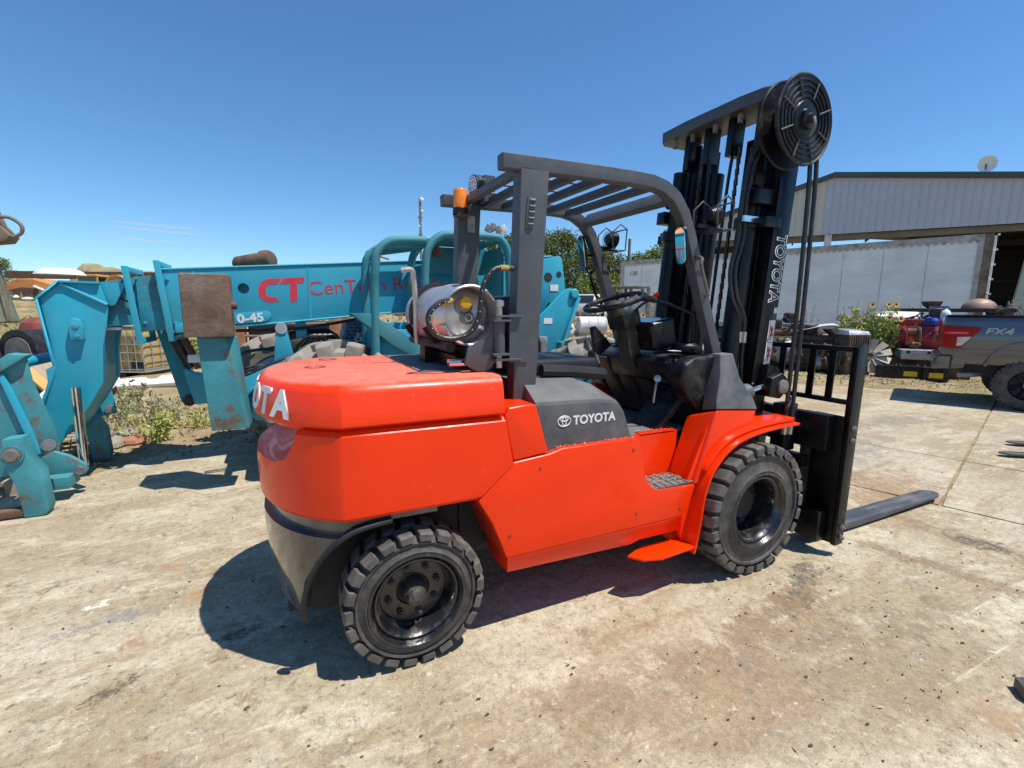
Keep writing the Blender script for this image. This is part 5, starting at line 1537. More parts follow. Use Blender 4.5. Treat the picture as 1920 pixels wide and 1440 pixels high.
# rear boom pivot and lift arm
rp_ = MB().prism([(2.45, 2.20), (2.79, 2.275), (2.83, 2.25), (2.93, 1.667), (2.548, 1.52), (2.45, 1.6)], 1, 2.86, 2.895).build('boom_rear_plate', M['teal'], TH, bevel=0.008)
for x, z, r_ in ((2.63, 2.0, 0.06), (2.79, 2.04, 0.04), (2.66, 1.63, 0.05)):
    MB().lathe([(r_, 0), (0, 0)], (x, 2.857, z), (0, -1, 0), 20).build('plate_hole', M['decalink'], rp_)
MB().box((2.66, 2.852, 1.83), (2.78, 2.857, 1.91)).build('warning_sticker', M['decal'], rp_)
MB().prism([(2.25, 1.05), (2.62, 1.05), (2.78, 1.50), (2.89, 1.75), (2.85, 1.83), (2.78, 1.86), (2.70, 1.83), (2.25, 1.42)], 1, 2.55, 2.60).build('lift_arm', M['teal'], TH, bevel=0.008)
MB().prism([(2.60, 1.05), (2.65, 1.05), (2.80, 1.48), (2.90, 1.74), (2.86, 1.76)], 1, 2.50, 2.66).build('lift_arm_flange', M['teal'], TH, bevel=0.004)
MB().lathe([(0.06, 0), (0.06, 0.03), (0.045, 0.04), (0, 0.04)], (2.82, 2.55, 1.79), (0, -1, 0), 20).build('lift_arm_pin', M['teal'], TH)
MB().box((2.40, 2.545, 1.42), (2.52, 2.549, 1.49)).build('warning_sticker', M['decal'], TH)
MB().box((2.60, 2.45, 0.98), (2.86, 2.75, 1.2)).build('side_box', M['tealworn'], TH, bevel=0.01)
MB().box((2.20, 2.3, 1.05), (2.32, 2.4, 1.28)).build('filter_can', M['castalu'], TH, bevel=0.02)
for k in range(5):
    MB().tube(smoothpath([(1.75 + .05 * k, 2.3, 1.35 + .02 * (k % 3)), (1.92 + .05 * k, 2.28, 1.38), (2.05 + .04 * k, 2.3, 1.2), (2.1 + .03 * k, 2.3, 1.0)], 5), 0.016, 8).build('engine_hose', M['hoser'] if k % 2 else M['greasy'], TH)
MB().box((1.85, 2.35, 0.9), (2.3, 2.8, 1.12)).build('engine_block', M['greasy'], TH, bevel=0.02)
# painted lettering on the boom
by = 2.8985
ctx = MB()
bs = Vector((1, 0, 0.083)).normalized()


def on_boom(u, v):
    return (-0.645 + u, by, 1.755 + v + 0.083 * u)


def flatpoly(mb, pts, th=0.0012):
    mb.loft([[on_boom(*q) for q in pts], [(on_boom(*q)[0], by - th, on_boom(*q)[2]) for q in pts]])


flatpoly(ctx, [(0.20, 0.11), (0.07, 0.11), (0.02, 0.085), (-0.01, 0.03), (-0.01, -0.05), (0.03, -0.10), (0.08, -0.12), (0.17, -0.12), (0.135, -0.07), (0.09, -0.07), (0.055, -0.05), (0.055, 0.02), (0.08, 0.055), (0.165, 0.055)])
flatpoly(ctx, [(0.215, 0.11), (0.42, 0.11), (0.405, 0.055), (0.345, 0.055), (0.335, -0.125), (0.27, -0.125), (0.28, 0.055), (0.18, 0.055)])
ctx.build('boom_emblem', M['ctred'], TH)
o1 = text('boom_lettering', 'CenTech Rebar', 0.20, M['ctred'], frame(Vector(on_boom(0.44, -0.012)), bs, (-0.083, 0, 1)), TH, ext=0.001, off=0.0005, sx=1.07, align='LEFT', space=1.02)
cps = [(-0.95, 1.418), (-0.61, 1.45), (-0.575, 1.47), (-0.553, 1.508), (-0.57, 1.545), (-0.596, 1.555), (-0.95, 1.525)]
MB().prism(cps, 1, 2.882, 2.8985).build('boom_badge', M['teal'], TH, bevel=0.006)
text('boom_number', '10-45', 0.115, M['white'], frame(Vector((-0.625, 2.8815, 1.492)), bs, (-0.083, 0, 1)), TH, ext=0.0012, off=0.004, sx=1.12, align='RIGHT')

# dark running gear under the boom
MB().box((-0.32, 2.78, 1.09), (0.0, 3.3, 1.18)).build('gearbox', M['greasy'], TH, bevel=0.03)
MB().lathe([(0, -0.25), (0.14, -0.25), (0.17, -0.1), (0.17, 0.15), (0.1, 0.25), (0, 0.25)], (-0.16, 3.1, 1.2), (1, 0.1, 0), 16).build('hydraulic_pump', M['greasy'], TH)
for k in range(4):
    MB().tube(smoothpath([(-0.35 + .05 * k, 2.9, 1.18), (-0.25 + .05 * k, 2.86, 1.28), (-0.12 + .05 * k, 2.88, 1.3), (0.0 + .03 * k, 2.95, 1.15)], 4), 0.015, 7).build('pump_hose', M['hoser'], TH)
MB().lathe([(0, 0), (0.2, 0), (0.22, 0.1), (0.16, 0.2), (0, 0.22)], (-0.30, 2.5, 0.55), (0, -1, 0), 18).build('axle_hub', M['greasy'], TH)
MB().tube([(-0.6, 2.7, 0.5), (-0.1, 2.6, 0.52)], 0.06, 10).build('steering_ram', M['greasy'], TH)
for x in (-1.2, -0.2, 0.9, 2.0):
    MB().prism([(x, bb(x) + 0.005), (x + 0.02, bb(x + .02) + 0.005), (x + 0.02, bt(x + .02) - 0.005), (x, bt(x) - 0.005)], 1, 2.8965, 2.9).build('boom_weld', M['teal'], TH)
MB().tube([(-1.44, 2.9, bt(-1.44) + 0.004), (2.7, 2.9, bt(2.7) + 0.004)], 0.012, 6).build('boom_edge_weld', M['teal'], TH)
MB().tube([(-1.44, 2.9, bb(-1.44) - 0.002), (2.7, 2.9, bb(2.7) - 0.002)], 0.012, 6).build('boom_edge_weld', M['teal'], TH)
# ------------------------------------------------------------ plants
def leafquad(mb, c, d, n, L, W):
    d = d.normalized()
    s_ = d.cross(n)
    if s_.length < 1e-4:
        s_ = d.cross(Vector((0.3, 0.5, 0.8)))
    s_.normalize()
    o = len(mb.v)
    up_ = s_.cross(d) * (W * 0.25)
    mb.v += [tuple(c), tuple(c + d * L * 0.5 + s_ * W * 0.5 + up_), tuple(c + d * L), tuple(c + d * L * 0.5 - s_ * W * 0.5 + up_)]
    mb.f.append([o, o + 1, o + 2, o + 3])


def rdir(rg, up_=0.0):
    v = Vector((rg.gauss(0, 1), rg.gauss(0, 1), rg.gauss(0, 1) + up_))
    return v.normalized()


def crown(rg, clumps, per, L, W):
    mb = MB()
    for c, r_ in clumps:
        c = Vector(c)
        for k in range(int(per * (0.6 + 0.8 * rg.random()))):
            d = rdir(rg)
            q = c + Vector((d.x, d.y, d.z * 0.75)) * r_ * (rg.random() ** 0.45)
            leafquad(mb, q, (d + Vector((0, 0, -0.25)) + rdir(rg) * 0.8), rdir(rg), L * (0.6 + 0.8 * rg.random()), W * (0.6 + 0.8 * rg.random()))
    return mb


def raw(mb, name, m, parent):
    me = bpy.data.meshes.new(name)
    me.from_pydata(mb.v, [], mb.f)
    me.materials.append(m)
    o = bpy.data.objects.new(name, me)
    COL.objects.link(o)
    o.parent = parent
    return o


def tree(label, loc, h, rad, seed, m, trunk_h=0.3, nclump=46, per=80, leaf=0.32, group=None, squash=1.0, name='broadleaf_tree'):
    rg = random.Random(seed)
    t = thing(name, label, 'tree', loc, 0, group)
    tk = MB()
    th = h * trunk_h
    tk.tube([(0, 0, -0.3), (0.05 * h * .1, 0, th * 0.5), (rg.uniform(-.1, .1) * h * .3, 0.02 * h, th), (rg.uniform(-.1, .1) * h * .4, 0, h * 0.72)], [h * 0.028, h * 0.022, h * 0.018, h * 0.006], 8)
    cl = []
    for k in range(nclump):
        a = rg.uniform(0, 2 * math.pi)
        rr_ = rad * math.sqrt(rg.random())
        zz = rg.random()
        prof_ = math.sin(math.pi * (0.18 + 0.78 * zz)) ** 0.7
        p = Vector((math.cos(a) * rr_ * prof_, math.sin(a) * rr_ * prof_, th * 0.85 + (h - th * 0.85) * zz * squash))
        cl.append((p, rad * rg.uniform(0.2, 0.36)))
        if k % 4 == 0:
            tk.tube([(0, 0, th * rg.uniform(0.7, 1.3)), tuple(Vector((0, 0, th)).lerp(p, 0.55) + Vector((0, 0, h * .03))), tuple(p)], [h * 0.012, h * 0.008, h * 0.003], 5)
    raw(tk, 'trunk', M['bark'], t)
    raw(crown(rg, cl, per, leaf, leaf * 0.62), 'crown', m, t)
    return t


def sunflower_head(c, d, r_, par):
    c = Vector(c); d = Vector(d).normalized()
    u = d.cross(Vector((0, 0, 1))).normalized(); v = d.cross(u)
    pm = MB()
    for k in range(16):
        a = 2 * math.pi * k / 16
        e = u * math.cos(a) + v * math.sin(a)
        leafquad(pm, c + e * r_ * 0.4, e + d * 0.15, d, r_ * 0.75, r_ * 0.32)
    f = raw(pm, 'flower', M['petal'], par)
    MB().lathe([(0, 0.015), (r_ * 0.35, 0.012), (r_ * 0.45, -0.01), (0, -0.02)], c, d, 12).build('flower_disc', M['seed'], f)


def weedplant(name, label, cat, loc, h, spread, nst, per, L, seed, m, flowers=0, fr=0.09, group=None, stemm=None, bare=0.0, fdir=(-0.75, -0.6, 0.25)):
    rg = random.Random(seed)
    t = thing(name, label, cat, loc, rg.uniform(0, 0.4), group)
    sm_ = MB(); lm_ = MB()
    tips = []
    for k in range(nst):
        a = rg.uniform(0, 2 * math.pi); rr_ = spread * math.sqrt(rg.random())
        hh = h * rg.uniform(0.55, 1.0)
        b0 = Vector((math.cos(a) * rr_ * 0.45, math.sin(a) * rr_ * 0.45, -0.03))
        tp_ = Vector((math.cos(a) * rr_, math.sin(a) * rr_, hh))
        mid = b0.lerp(tp_, 0.5) + Vector((rg.uniform(-.05, .05), rg.uniform(-.05, .05), 0.06 * h))
        path = smoothpath([b0, mid, tp_], 4)
        sm_.tube(path, [0.011 * (1 - 0.7 * i / (len(path) - 1)) * (0.5 + h * 0.5) for i in range(len(path))], 5)
        tips.append(tp_)
        for j in range(per):
            f = bare + (1 - bare) * rg.random()
            q = path[0].lerp(path[-1], f) if f < 0.02 else path[min(len(path) - 1, int(f * (len(path) - 1)))]
            q = q + Vector((rg.uniform(-.03, .03), rg.uniform(-.03, .03), rg.uniform(-.04, .04))) * (1 + h)
            leafquad(lm_, q, rdir(rg, 0.35), rdir(rg), L * rg.uniform(0.5, 1.3), L * 0.45 * rg.uniform(0.6, 1.3))
    raw(sm_, 'stem', stemm or m, t)
    if per:
        raw(lm_, 'foliage', m, t)
    tips.sort(key=lambda q: -q.z)
    for k in range(flowers):
        q = tips[(k * 2) % len(tips)]
        sunflower_head(q + Vector((-0.03, -0.03, 0.02)), Vector(fdir) + rdir(rg) * 0.25, fr, t)
    return t


# ------------------------------------------------------------ shed, trailer
BD = wthing('metal_shed', 'large open metal shed with grey ribbed gable wall and dark green roof trim', 'building', (26.5, 10.2, 0), math.atan2(-0.823, 0.568))
BA = Vector((24.42, 13.24)); bd = Vector((0.568, -0.823)); bn = Vector((0.823, 0.568))


def bp(s_, d_, z):
    q = BA + bd * s_ + bn * d_
    return (q.x, q.y, z)


def btop(s_):
    return 8.35 - 0.125 * (s_ - 0.43) if s_ > 0.43 else 8.35 - 0.30 * (0.43 - s_)


pw = 0.31
s0 = -7.0
k = 0
while s0 < 16:
    s1 = s0 + pw
    p_ = MB()
    # a ribbed sheet: flat pan with a raised rib at its edge
    xs_ = [(s0, 0.0), (s0 + 0.03, -0.035), (s0 + 0.06, -0.035), (s0 + 0.09, 0.0), (s1, 0.0)]
    vs_ = []
    for a, dd in xs_:
        vs_ += [bp(a, dd, 5.48), bp(a, dd, btop(a) - 0.02)]
    p_.add(vs_, [(2 * i, 2 * i + 2, 2 * i + 3, 2 * i + 1) for i in range(4)])
    p_.build('siding_panel', M['sidingtan'] if s0 < -0.1 else M['siding'], BD, smooth=False)
    s0 = s1
for a, b in ((-7.2, 0.43), (0.43, 16.2)):
    MB().loft([[bp(a, -0.25, btop(a) - 0.16), bp(a, -0.25, btop(a) + 0.06), bp(a, 0.02, btop(a) + 0.06), bp(a, 0.02, btop(a) - 0.16)],
               [bp(b, -0.25, btop(b) - 0.16), bp(b, -0.25, btop(b) + 0.06), bp(b, 0.02, btop(b) + 0.06), bp(b, 0.02, btop(b) - 0.16)]]).build('roof_trim', M['roof'], BD, smooth=False)
    MB().loft([[bp(a, 0.03, btop(a) - 0.02), bp(a, 0.03, btop(a) + 0.05), bp(a, 22, btop(a) + 0.05), bp(a, 22, btop(a) - 0.02)],
               [bp(b, 0.03, btop(b) - 0.02), bp(b, 0.03, btop(b) + 0.05), bp(b, 22, btop(b) + 0.05), bp(b, 22, btop(b) - 0.02)]]).build('roof', M['purlin'], BD, smooth=False)
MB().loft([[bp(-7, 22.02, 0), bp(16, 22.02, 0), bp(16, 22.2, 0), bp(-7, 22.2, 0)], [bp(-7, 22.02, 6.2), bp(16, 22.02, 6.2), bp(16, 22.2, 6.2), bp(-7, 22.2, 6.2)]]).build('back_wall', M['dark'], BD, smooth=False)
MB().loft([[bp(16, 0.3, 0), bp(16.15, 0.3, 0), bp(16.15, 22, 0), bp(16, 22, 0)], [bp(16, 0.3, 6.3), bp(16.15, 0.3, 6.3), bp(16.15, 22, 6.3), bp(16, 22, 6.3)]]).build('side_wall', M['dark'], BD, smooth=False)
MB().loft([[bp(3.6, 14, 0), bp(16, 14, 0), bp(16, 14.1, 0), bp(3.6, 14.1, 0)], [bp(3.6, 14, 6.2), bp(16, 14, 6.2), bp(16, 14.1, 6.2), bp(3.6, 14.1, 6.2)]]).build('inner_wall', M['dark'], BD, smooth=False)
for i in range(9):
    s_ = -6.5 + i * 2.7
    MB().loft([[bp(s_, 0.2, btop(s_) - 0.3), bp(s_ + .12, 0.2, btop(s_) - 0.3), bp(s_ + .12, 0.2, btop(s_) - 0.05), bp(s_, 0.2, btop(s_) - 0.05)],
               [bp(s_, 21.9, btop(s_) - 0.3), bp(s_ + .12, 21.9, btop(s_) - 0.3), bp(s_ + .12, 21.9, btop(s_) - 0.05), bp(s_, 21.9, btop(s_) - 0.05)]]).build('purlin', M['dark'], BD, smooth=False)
for i in range(4):
    d_ = 0.3 + i * 6
    MB().loft([[bp(-7, d_, 5.2), bp(-7, d_ + .25, 5.2), bp(-7, d_ + .25, 5.48), bp(-7, d_, 5.48)], [bp(16, d_, 5.2), bp(16, d_ + .25, 5.2), bp(16, d_ + .25, 5.48), bp(16, d_, 5.48)]]).build('rafter', M['dark'] if i else M['purlin'], BD, smooth=False)
for s_, d_, m_ in ((0.3, 0.06, M['whiteold']), (-6.5, 0.06, M['greyold']), (-6.5, 12, M['greyold']), (4.4, 6.3, M['greyold']), (15.6, 0.06, M['greyold'])):
    MB().loft([[bp(s_, d_, 0), bp(s_ + .3, d_, 0), bp(s_ + .3, d_ + .23, 0), bp(s_, d_ + .23, 0)], [bp(s_, d_, 5.47), bp(s_ + .3, d_, 5.47), bp(s_ + .3, d_ + .23, 5.47), bp(s_, d_ + .23, 5.47)]]).build('column', m_, BD, smooth=False)
for d_, z_ in ((13.85, 2.6), (13.85, 3.6)):
    MB().loft([[bp(4, d_, z_), bp(15, d_, z_), bp(15, d_ + .1, z_), bp(4, d_ + .1, z_)], [bp(4, d_, z_ + .2), bp(15, d_, z_ + .2), bp(15, d_ + .1, z_ + .2), bp(4, d_ + .1, z_ + .2)]]).build('wall_girt', M['greasy'], BD, smooth=False)
DS = wthing('satellite_dish', 'small white dish antenna on the shed roof', 'dish antenna', bp(6.2, 0.8, 7.7))
dc = Vector(bp(6.2, 0.8, 8.25))
MB().tube([bp(6.2, 0.8, 7.65), bp(6.2, 0.8, 8.05), dc], 0.04, 8).build('mast', M['greyold'], DS)
MB().lathe([(0.0, 0.0), (0.15, -0.02), (0.28, -0.07), (0.34, -0.12), (0.35, -0.12), (0.29, -0.05), (0.15, 0.02), (0, 0.03)], dc, (0.75, 0.60, 0.1), 24).build('reflector', M['white'], DS)
MB().tube([dc + Vector((0, 0, -0.2)), dc + Vector((-0.5, 0.1, 0.0)) * -0.9], 0.015, 6).build('feed_arm', M['greyold'], DS)

TR = wthing('box_trailer', 'long dirty white box trailer parked in front of the metal shed', 'trailer', (17.7, 11.2, 0), math.atan2(0.943, -0.3325))
ta = Vector((19.92, 4.85)); td = Vector((-0.3325, 0.9431)); tn = Vector((0.9431, 0.3325))


def tp2(s_, d_, z):
    q = ta + td * s_ + tn * d_
    return (q.x, q.y, z)


def tbox(s0, s1, d0, d1, z0, z1):
    return MB().loft([[tp2(s0, d0, z0), tp2(s1, d0, z0), tp2(s1, d1, z0), tp2(s0, d1, z0)], [tp2(s0, d0, z1), tp2(s1, d0, z1), tp2(s1, d1, z1), tp2(s0, d1, z1)]])


tbox(0.02, 13.46, 0.02, 2.55, 1.12, 4.05).build('trailer_body', M['trailer'], TR, smooth=False)
tbox(-0.02, 13.5, -0.012, 2.58, 3.90, 4.10).build('top_rail', M['traileredge'], TR, smooth=False)
for i in range(64):
    tbox(0.25 + i * 0.206, 0.36 + i * 0.206, -0.018, -0.013, 3.84, 3.885).build('rail_rivet_plate', M['traileredge'], TR, smooth=False)
tbox(0, 13.48, -0.012, 2.57, 0.95, 1.12).build('bottom_rail', M['traileredge'], TR, smooth=False)
tbox(-0.03, 0.30, -0.015, 0.3, 1.125, 3.895).build('corner_post', M['traileredge'], TR, smooth=False)
tbox(-0.04, 0.16, -0.02, 0.25, 1.125, 4.1).build('rear_frame', M['rust'], TR, smooth=False)
for i in range(1, 11):
    tbox(0.3 + i * 1.2, 0.312 + i * 1.2, 0.014, 0.0195, 1.13, 3.83).build('panel_seam', M['traileredge'], TR, smooth=False)
tbox(13.3, 13.5, -0.012, 2.57, 1.125, 3.895).build('front_frame', M['traileredge'], TR, smooth=False)
for i in range(6):
    z_ = 1.35 + i * 0.46
    tbox(-0.11, -0.045, 0.0, 2.5, z_, z_ + 0.37).build('door_section', M['white'], TR, smooth=False, bevel=0.01)
    tbox(-0.17, -0.11, 0.0, 0.12, z_ + 0.38, z_ + 0.43).build('door_hinge', M['white'], TR, smooth=False)
text('trailer_number', '130', 0.3, M['greyold'], frame(Vector(tp2(12.75, -0.006, 3.45)), (-td.x * 1, -td.y, 0), (0, 0, 1)), TR, ext=0.002)
for s_ in (1.6, 2.9):
    for d_ in (0.35, 2.2):
        MB().lathe([(0.2, -0.14), (0.48, -0.13), (0.5, -0.08), (0.5, 0.08), (0.48, 0.13), (0.2, 0.14)], tp2(s_, d_, 0.5), (tn.x, tn.y, 0), 24).build('trailer_wheel', M['rubber'], TR)
tbox(11.0, 11.15, 0.6, 0.75, 0.0, 1.0).build('landing_leg', M['greyold'], TR)
tbox(11.0, 11.15, 1.9, 2.05, 0.0, 1.0).build('landing_leg', M['greyold'], TR)
SLP = wthing('leaning_post', 'pale green steel post standing at the dark shed opening', 'post', bp(6.9, -1.8, 0))
MB().loft([[bp(6.9, -1.8, 0), bp(7.3, -1.8, 0), bp(7.3, -1.6, 0), bp(6.9, -1.6, 0)], [bp(7.25, -1.8, 4.0), bp(7.65, -1.8, 4.0), bp(7.65, -1.6, 4.0), bp(7.25, -1.6, 4.0)]]).build('post_shaft', mat('pale_green_paint', (0.36, 0.42, 0.37), 0.6, dirt=(0.25, 0.24, 0.2), dirt_amt=0.3), SLP, smooth=False)

# ------------------------------------------------------------ pickup, local coordinates: x forward from the tail, y away from the near side
PT = thing('pickup_truck', 'grey four-wheel-drive pickup parked with its tail towards the junk pile', 'pickup truck', (9.96, 1.69, 0), math.atan2(-0.917, 0.4))
bed = [(0.0, 0.78), (-0.02, 0.9), (0.0, 1.40), (0.03, 1.455), (2.05, 1.475), (2.05, 0.62), (1.66, 0.60), (1.60, 0.78), (1.47, 0.93), (1.28, 1.0), (1.08, 1.01), (0.88, 0.98), (0.72, 0.88), (0.62, 0.72), (0.58, 0.62), (0.02, 0.64)]
for y0, y1, yb in ((0.0, 0.1, 0.045), (1.98, 1.88, 1.935)):
    sd_ = 1 if y0 == 0 else -1
    zp = [(0.64, 0.05), (0.70, 0.02), (0.80, 0.004), (0.90, 0.0), (0.905, -0.006), (1.05, -0.012), (1.18, -0.006), (1.24, 0.006), (1.34, 0.016), (1.41, 0.026), (1.44, 0.04), (1.455, 0.06)]
    rs = []
    for x in (-0.015, 0.0, 0.02, 0.4, 0.8, 1.2, 1.6, 2.05):
        ex = 0.03 if x < 0 else (0.008 if x == 0 else 0)
        rs.append([(x, y0 + sd_ * (dy + ex), z + 0.008 * x) for z, dy in zp] + [(x, y1, 1.455), (x, y1, 0.64)])
    bs_ = MB().loft(rs).build('bed_side', M['truck'], PT, ang=40)
    cut(bs_, MB().prism([(x, z) for x, z in [(0.56, 0.5), (0.60, 0.72), (0.72, 0.88), (0.88, 0.98), (1.08, 1.01), (1.28, 1.0), (1.47, 0.93), (1.60, 0.78), (1.66, 0.5)]], 1, -0.3, 2.3), 40)
    fl = [(0.56 + 0.0, 0.62), (0.60, 0.74), (0.70, 0.90), (0.86, 1.01), (1.08, 1.045), (1.30, 1.03), (1.49, 0.955), (1.62, 0.8), (1.68, 0.6)]
    fl = [(q.x, q.y) for q in smoothpath([(a, b, 0) for a, b in fl], 3)]
    MB().prism(offs(fl, 0.022), 1, y0 - (0.022 if y0 == 0 else -0.022), y1).build('arch_lip', M['truck'], PT, bevel=0.008, bang=50)
    sgn = -1 if y0 == 0 else 1
    lp_ = MB().prism([(-0.03, 1.30), (0.44, 1.27), (0.45, 1.22), (0.26, 0.96), (0.20, 0.90), (-0.02, 0.92), (-0.04, 1.1)], 1, y0 + sgn * 0.012, y0 - sgn * 0.08).build('tail_lamp', M['taillamp'], PT, bevel=0.012, seg=3)
    MB().prism([(0.17, 1.10), (0.35, 1.11), (0.24, 0.96), (0.17, 0.94)], 1, y0 + sgn * 0.016, y0 - sgn * 0.02).build('reverse_lens', M['clearlamp'], lp_, bevel=0.004)
    MB().prism([(0.0, 1.15), (0.3, 1.15), (0.3, 1.19), (0.0, 1.19)], 1, y0 + sgn * 0.015, y0 - sgn * 0.02).build('lamp_bar', mat('bright_red_lens', (0.7, 0.02, 0.02), 0.2, coat=0.6), lp_, bevel=0.002)
MB().box((-0.02, 0.1, 0.8), (0.06, 1.88, 1.44)).build('tailgate', M['truck'], PT, bevel=0.015)
MB().box((0.05, 0.1, 0.75), (2.05, 1.88, 0.82)).build('bed_floor', M['plastic'], PT)
MB().box((0.0, 0.015, 1.456), (2.0, 0.09, 1.478)).build('bed_rail_cap', M['plastic'], PT, bevel=0.006)
MB().prism([(-0.10, 0.52), (-0.12, 0.60), (-0.10, 0.74), (0.0, 0.77), (0.30, 0.77), (0.34, 0.66), (0.30, 0.56)], 1, 0.02, 1.96).build('rear_bumper', M['truck'], PT, bevel=0.02, seg=3)
MB().tube([(-0.10, 0.0, 0.77), (0.12, -0.005, 0.77), (0.135, -0.005, 0.74), (0.135, -0.005, 0.45)], 0.012, 6).build('step_bracket', M['plastic'], PT)
MB().tube([(0.55, 0.3, 0.46), (0.40, 0.1, 0.45), (0.26, 0.02, 0.44)], 0.045, 14).build('exhaust_pipe', M['castalu'], PT)
MB().lathe([(0.038, 0), (0, 0.001)], (0.262, 0.022, 0.44), (-0.85, -0.5, 0), 14).build('exhaust_mouth', M['decalink'], PT)
MB().box((0.3, 0.25, 0.42), (5.4, 1.73, 0.7)).build('truck_frame', M['blackmatte'], PT)
MB().box((2.07, 0.03, 0.55), (4.3, 1.95, 1.42)).build('cab_lower', M['truck'], PT, bevel=0.03, seg=3)
MB().loft([[(2.07, 0.06, 1.42), (4.35, 0.06, 1.42), (4.35, 1.92, 1.42), (2.07, 1.92, 1.42)], [(2.25, 0.2, 1.93), (3.6, 0.2, 1.95), (3.6, 1.78, 1.95), (2.25, 1.78, 1.93)]]).build('cab_upper', M['truck'], PT, bevel=0.04, seg=3)
for y in (0.10, 1.88):
    MB().prism([(2.3, 1.47), (4.0, 1.47), (3.55, 1.85), (2.4, 1.85)], 1, y - 0.03, y + 0.03).build('side_window', M['glass'], PT)
MB().box((4.3, 0.05, 0.55), (5.75, 1.93, 1.28)).build('truck_bonnet', M['truck'], PT, bevel=0.06, seg=3)
for x in (1.1, 4.75):
    for y, s_ in ((0.13, -1), (1.85, 1)):
        w_ = MB().lathe([(0.24, 0.13), (0.31, 0.14), (0.38, 0.13), (0.415, 0.10), (0.42, 0.0), (0.415, -0.1), (0.38, -0.13), (0.24, -0.13)], (x, y, 0.42), (0, s_, 0), 40).build('truck_wheel', M['tyredust'] if False else M['rubber'], PT)
        lgs = MB()
        for k in range(36):
            a = 2 * math.pi * k / 36
            c = Vector((x + 0.412 * math.cos(a), y, 0.42 + 0.412 * math.sin(a)))
            lgs.box(c - Vector((0.014, 0.12, 0.016)), c + Vector((0.014, 0.12, 0.016)), Matrix.Rotation(-a, 3, 'Y'))
        lgs.build('tread_blocks', M['rubber'], w_)
        MB().lathe([(0.25, 0.12), (0.235, 0.13), (0.22, 0.11), (0.215, 0.02), (0.0, 0.0)], (x, y, 0.42), (0, s_, 0), 32).build('truck_rim', M['black'], w_)
        for k in range(6):
            a = 2 * math.pi * k / 6 + 0.3
            for da in (-0.12, 0.12):
                MB().tube([(x + 0.05 * math.cos(a), y + s_ * 0.09, 0.42 + 0.05 * math.sin(a)), (x + 0.21 * math.cos(a + da), y + s_ * 0.1, 0.42 + 0.21 * math.sin(a + da))], 0.016, 6).build('rim_spoke', M['black'], w_)
        MB().lathe([(0.06, 0.1), (0.05, 0.12), (0, 0.125)], (x, y, 0.42), (0, s_, 0), 16).build('wheel_cap', M['castalu'], w_)
text('side_badge', 'FX4', 0.15, M['galv'], frame(Vector((0.66, -0.004, 1.20)), (1, 0, 0), (0, 0, 1)), PT, ext=0.003, off=0.003, sx=1.3, shear=0.2)
text('side_badge_fill', 'FX4', 0.15, M['truck'], frame(Vector((0.66, -0.0055, 1.20)), (1, 0, 0), (0, 0, 1)), PT, ext=0.003, off=-0.004, sx=1.3, shear=0.2)


for ch_ in PT.children:
    if not ch_.name.startswith('truck_wheel'):
        ch_.location.z += 0.085


# ------------------------------------------------------------ junk
def jit(rg, a):
    return rg.uniform(-a, a)


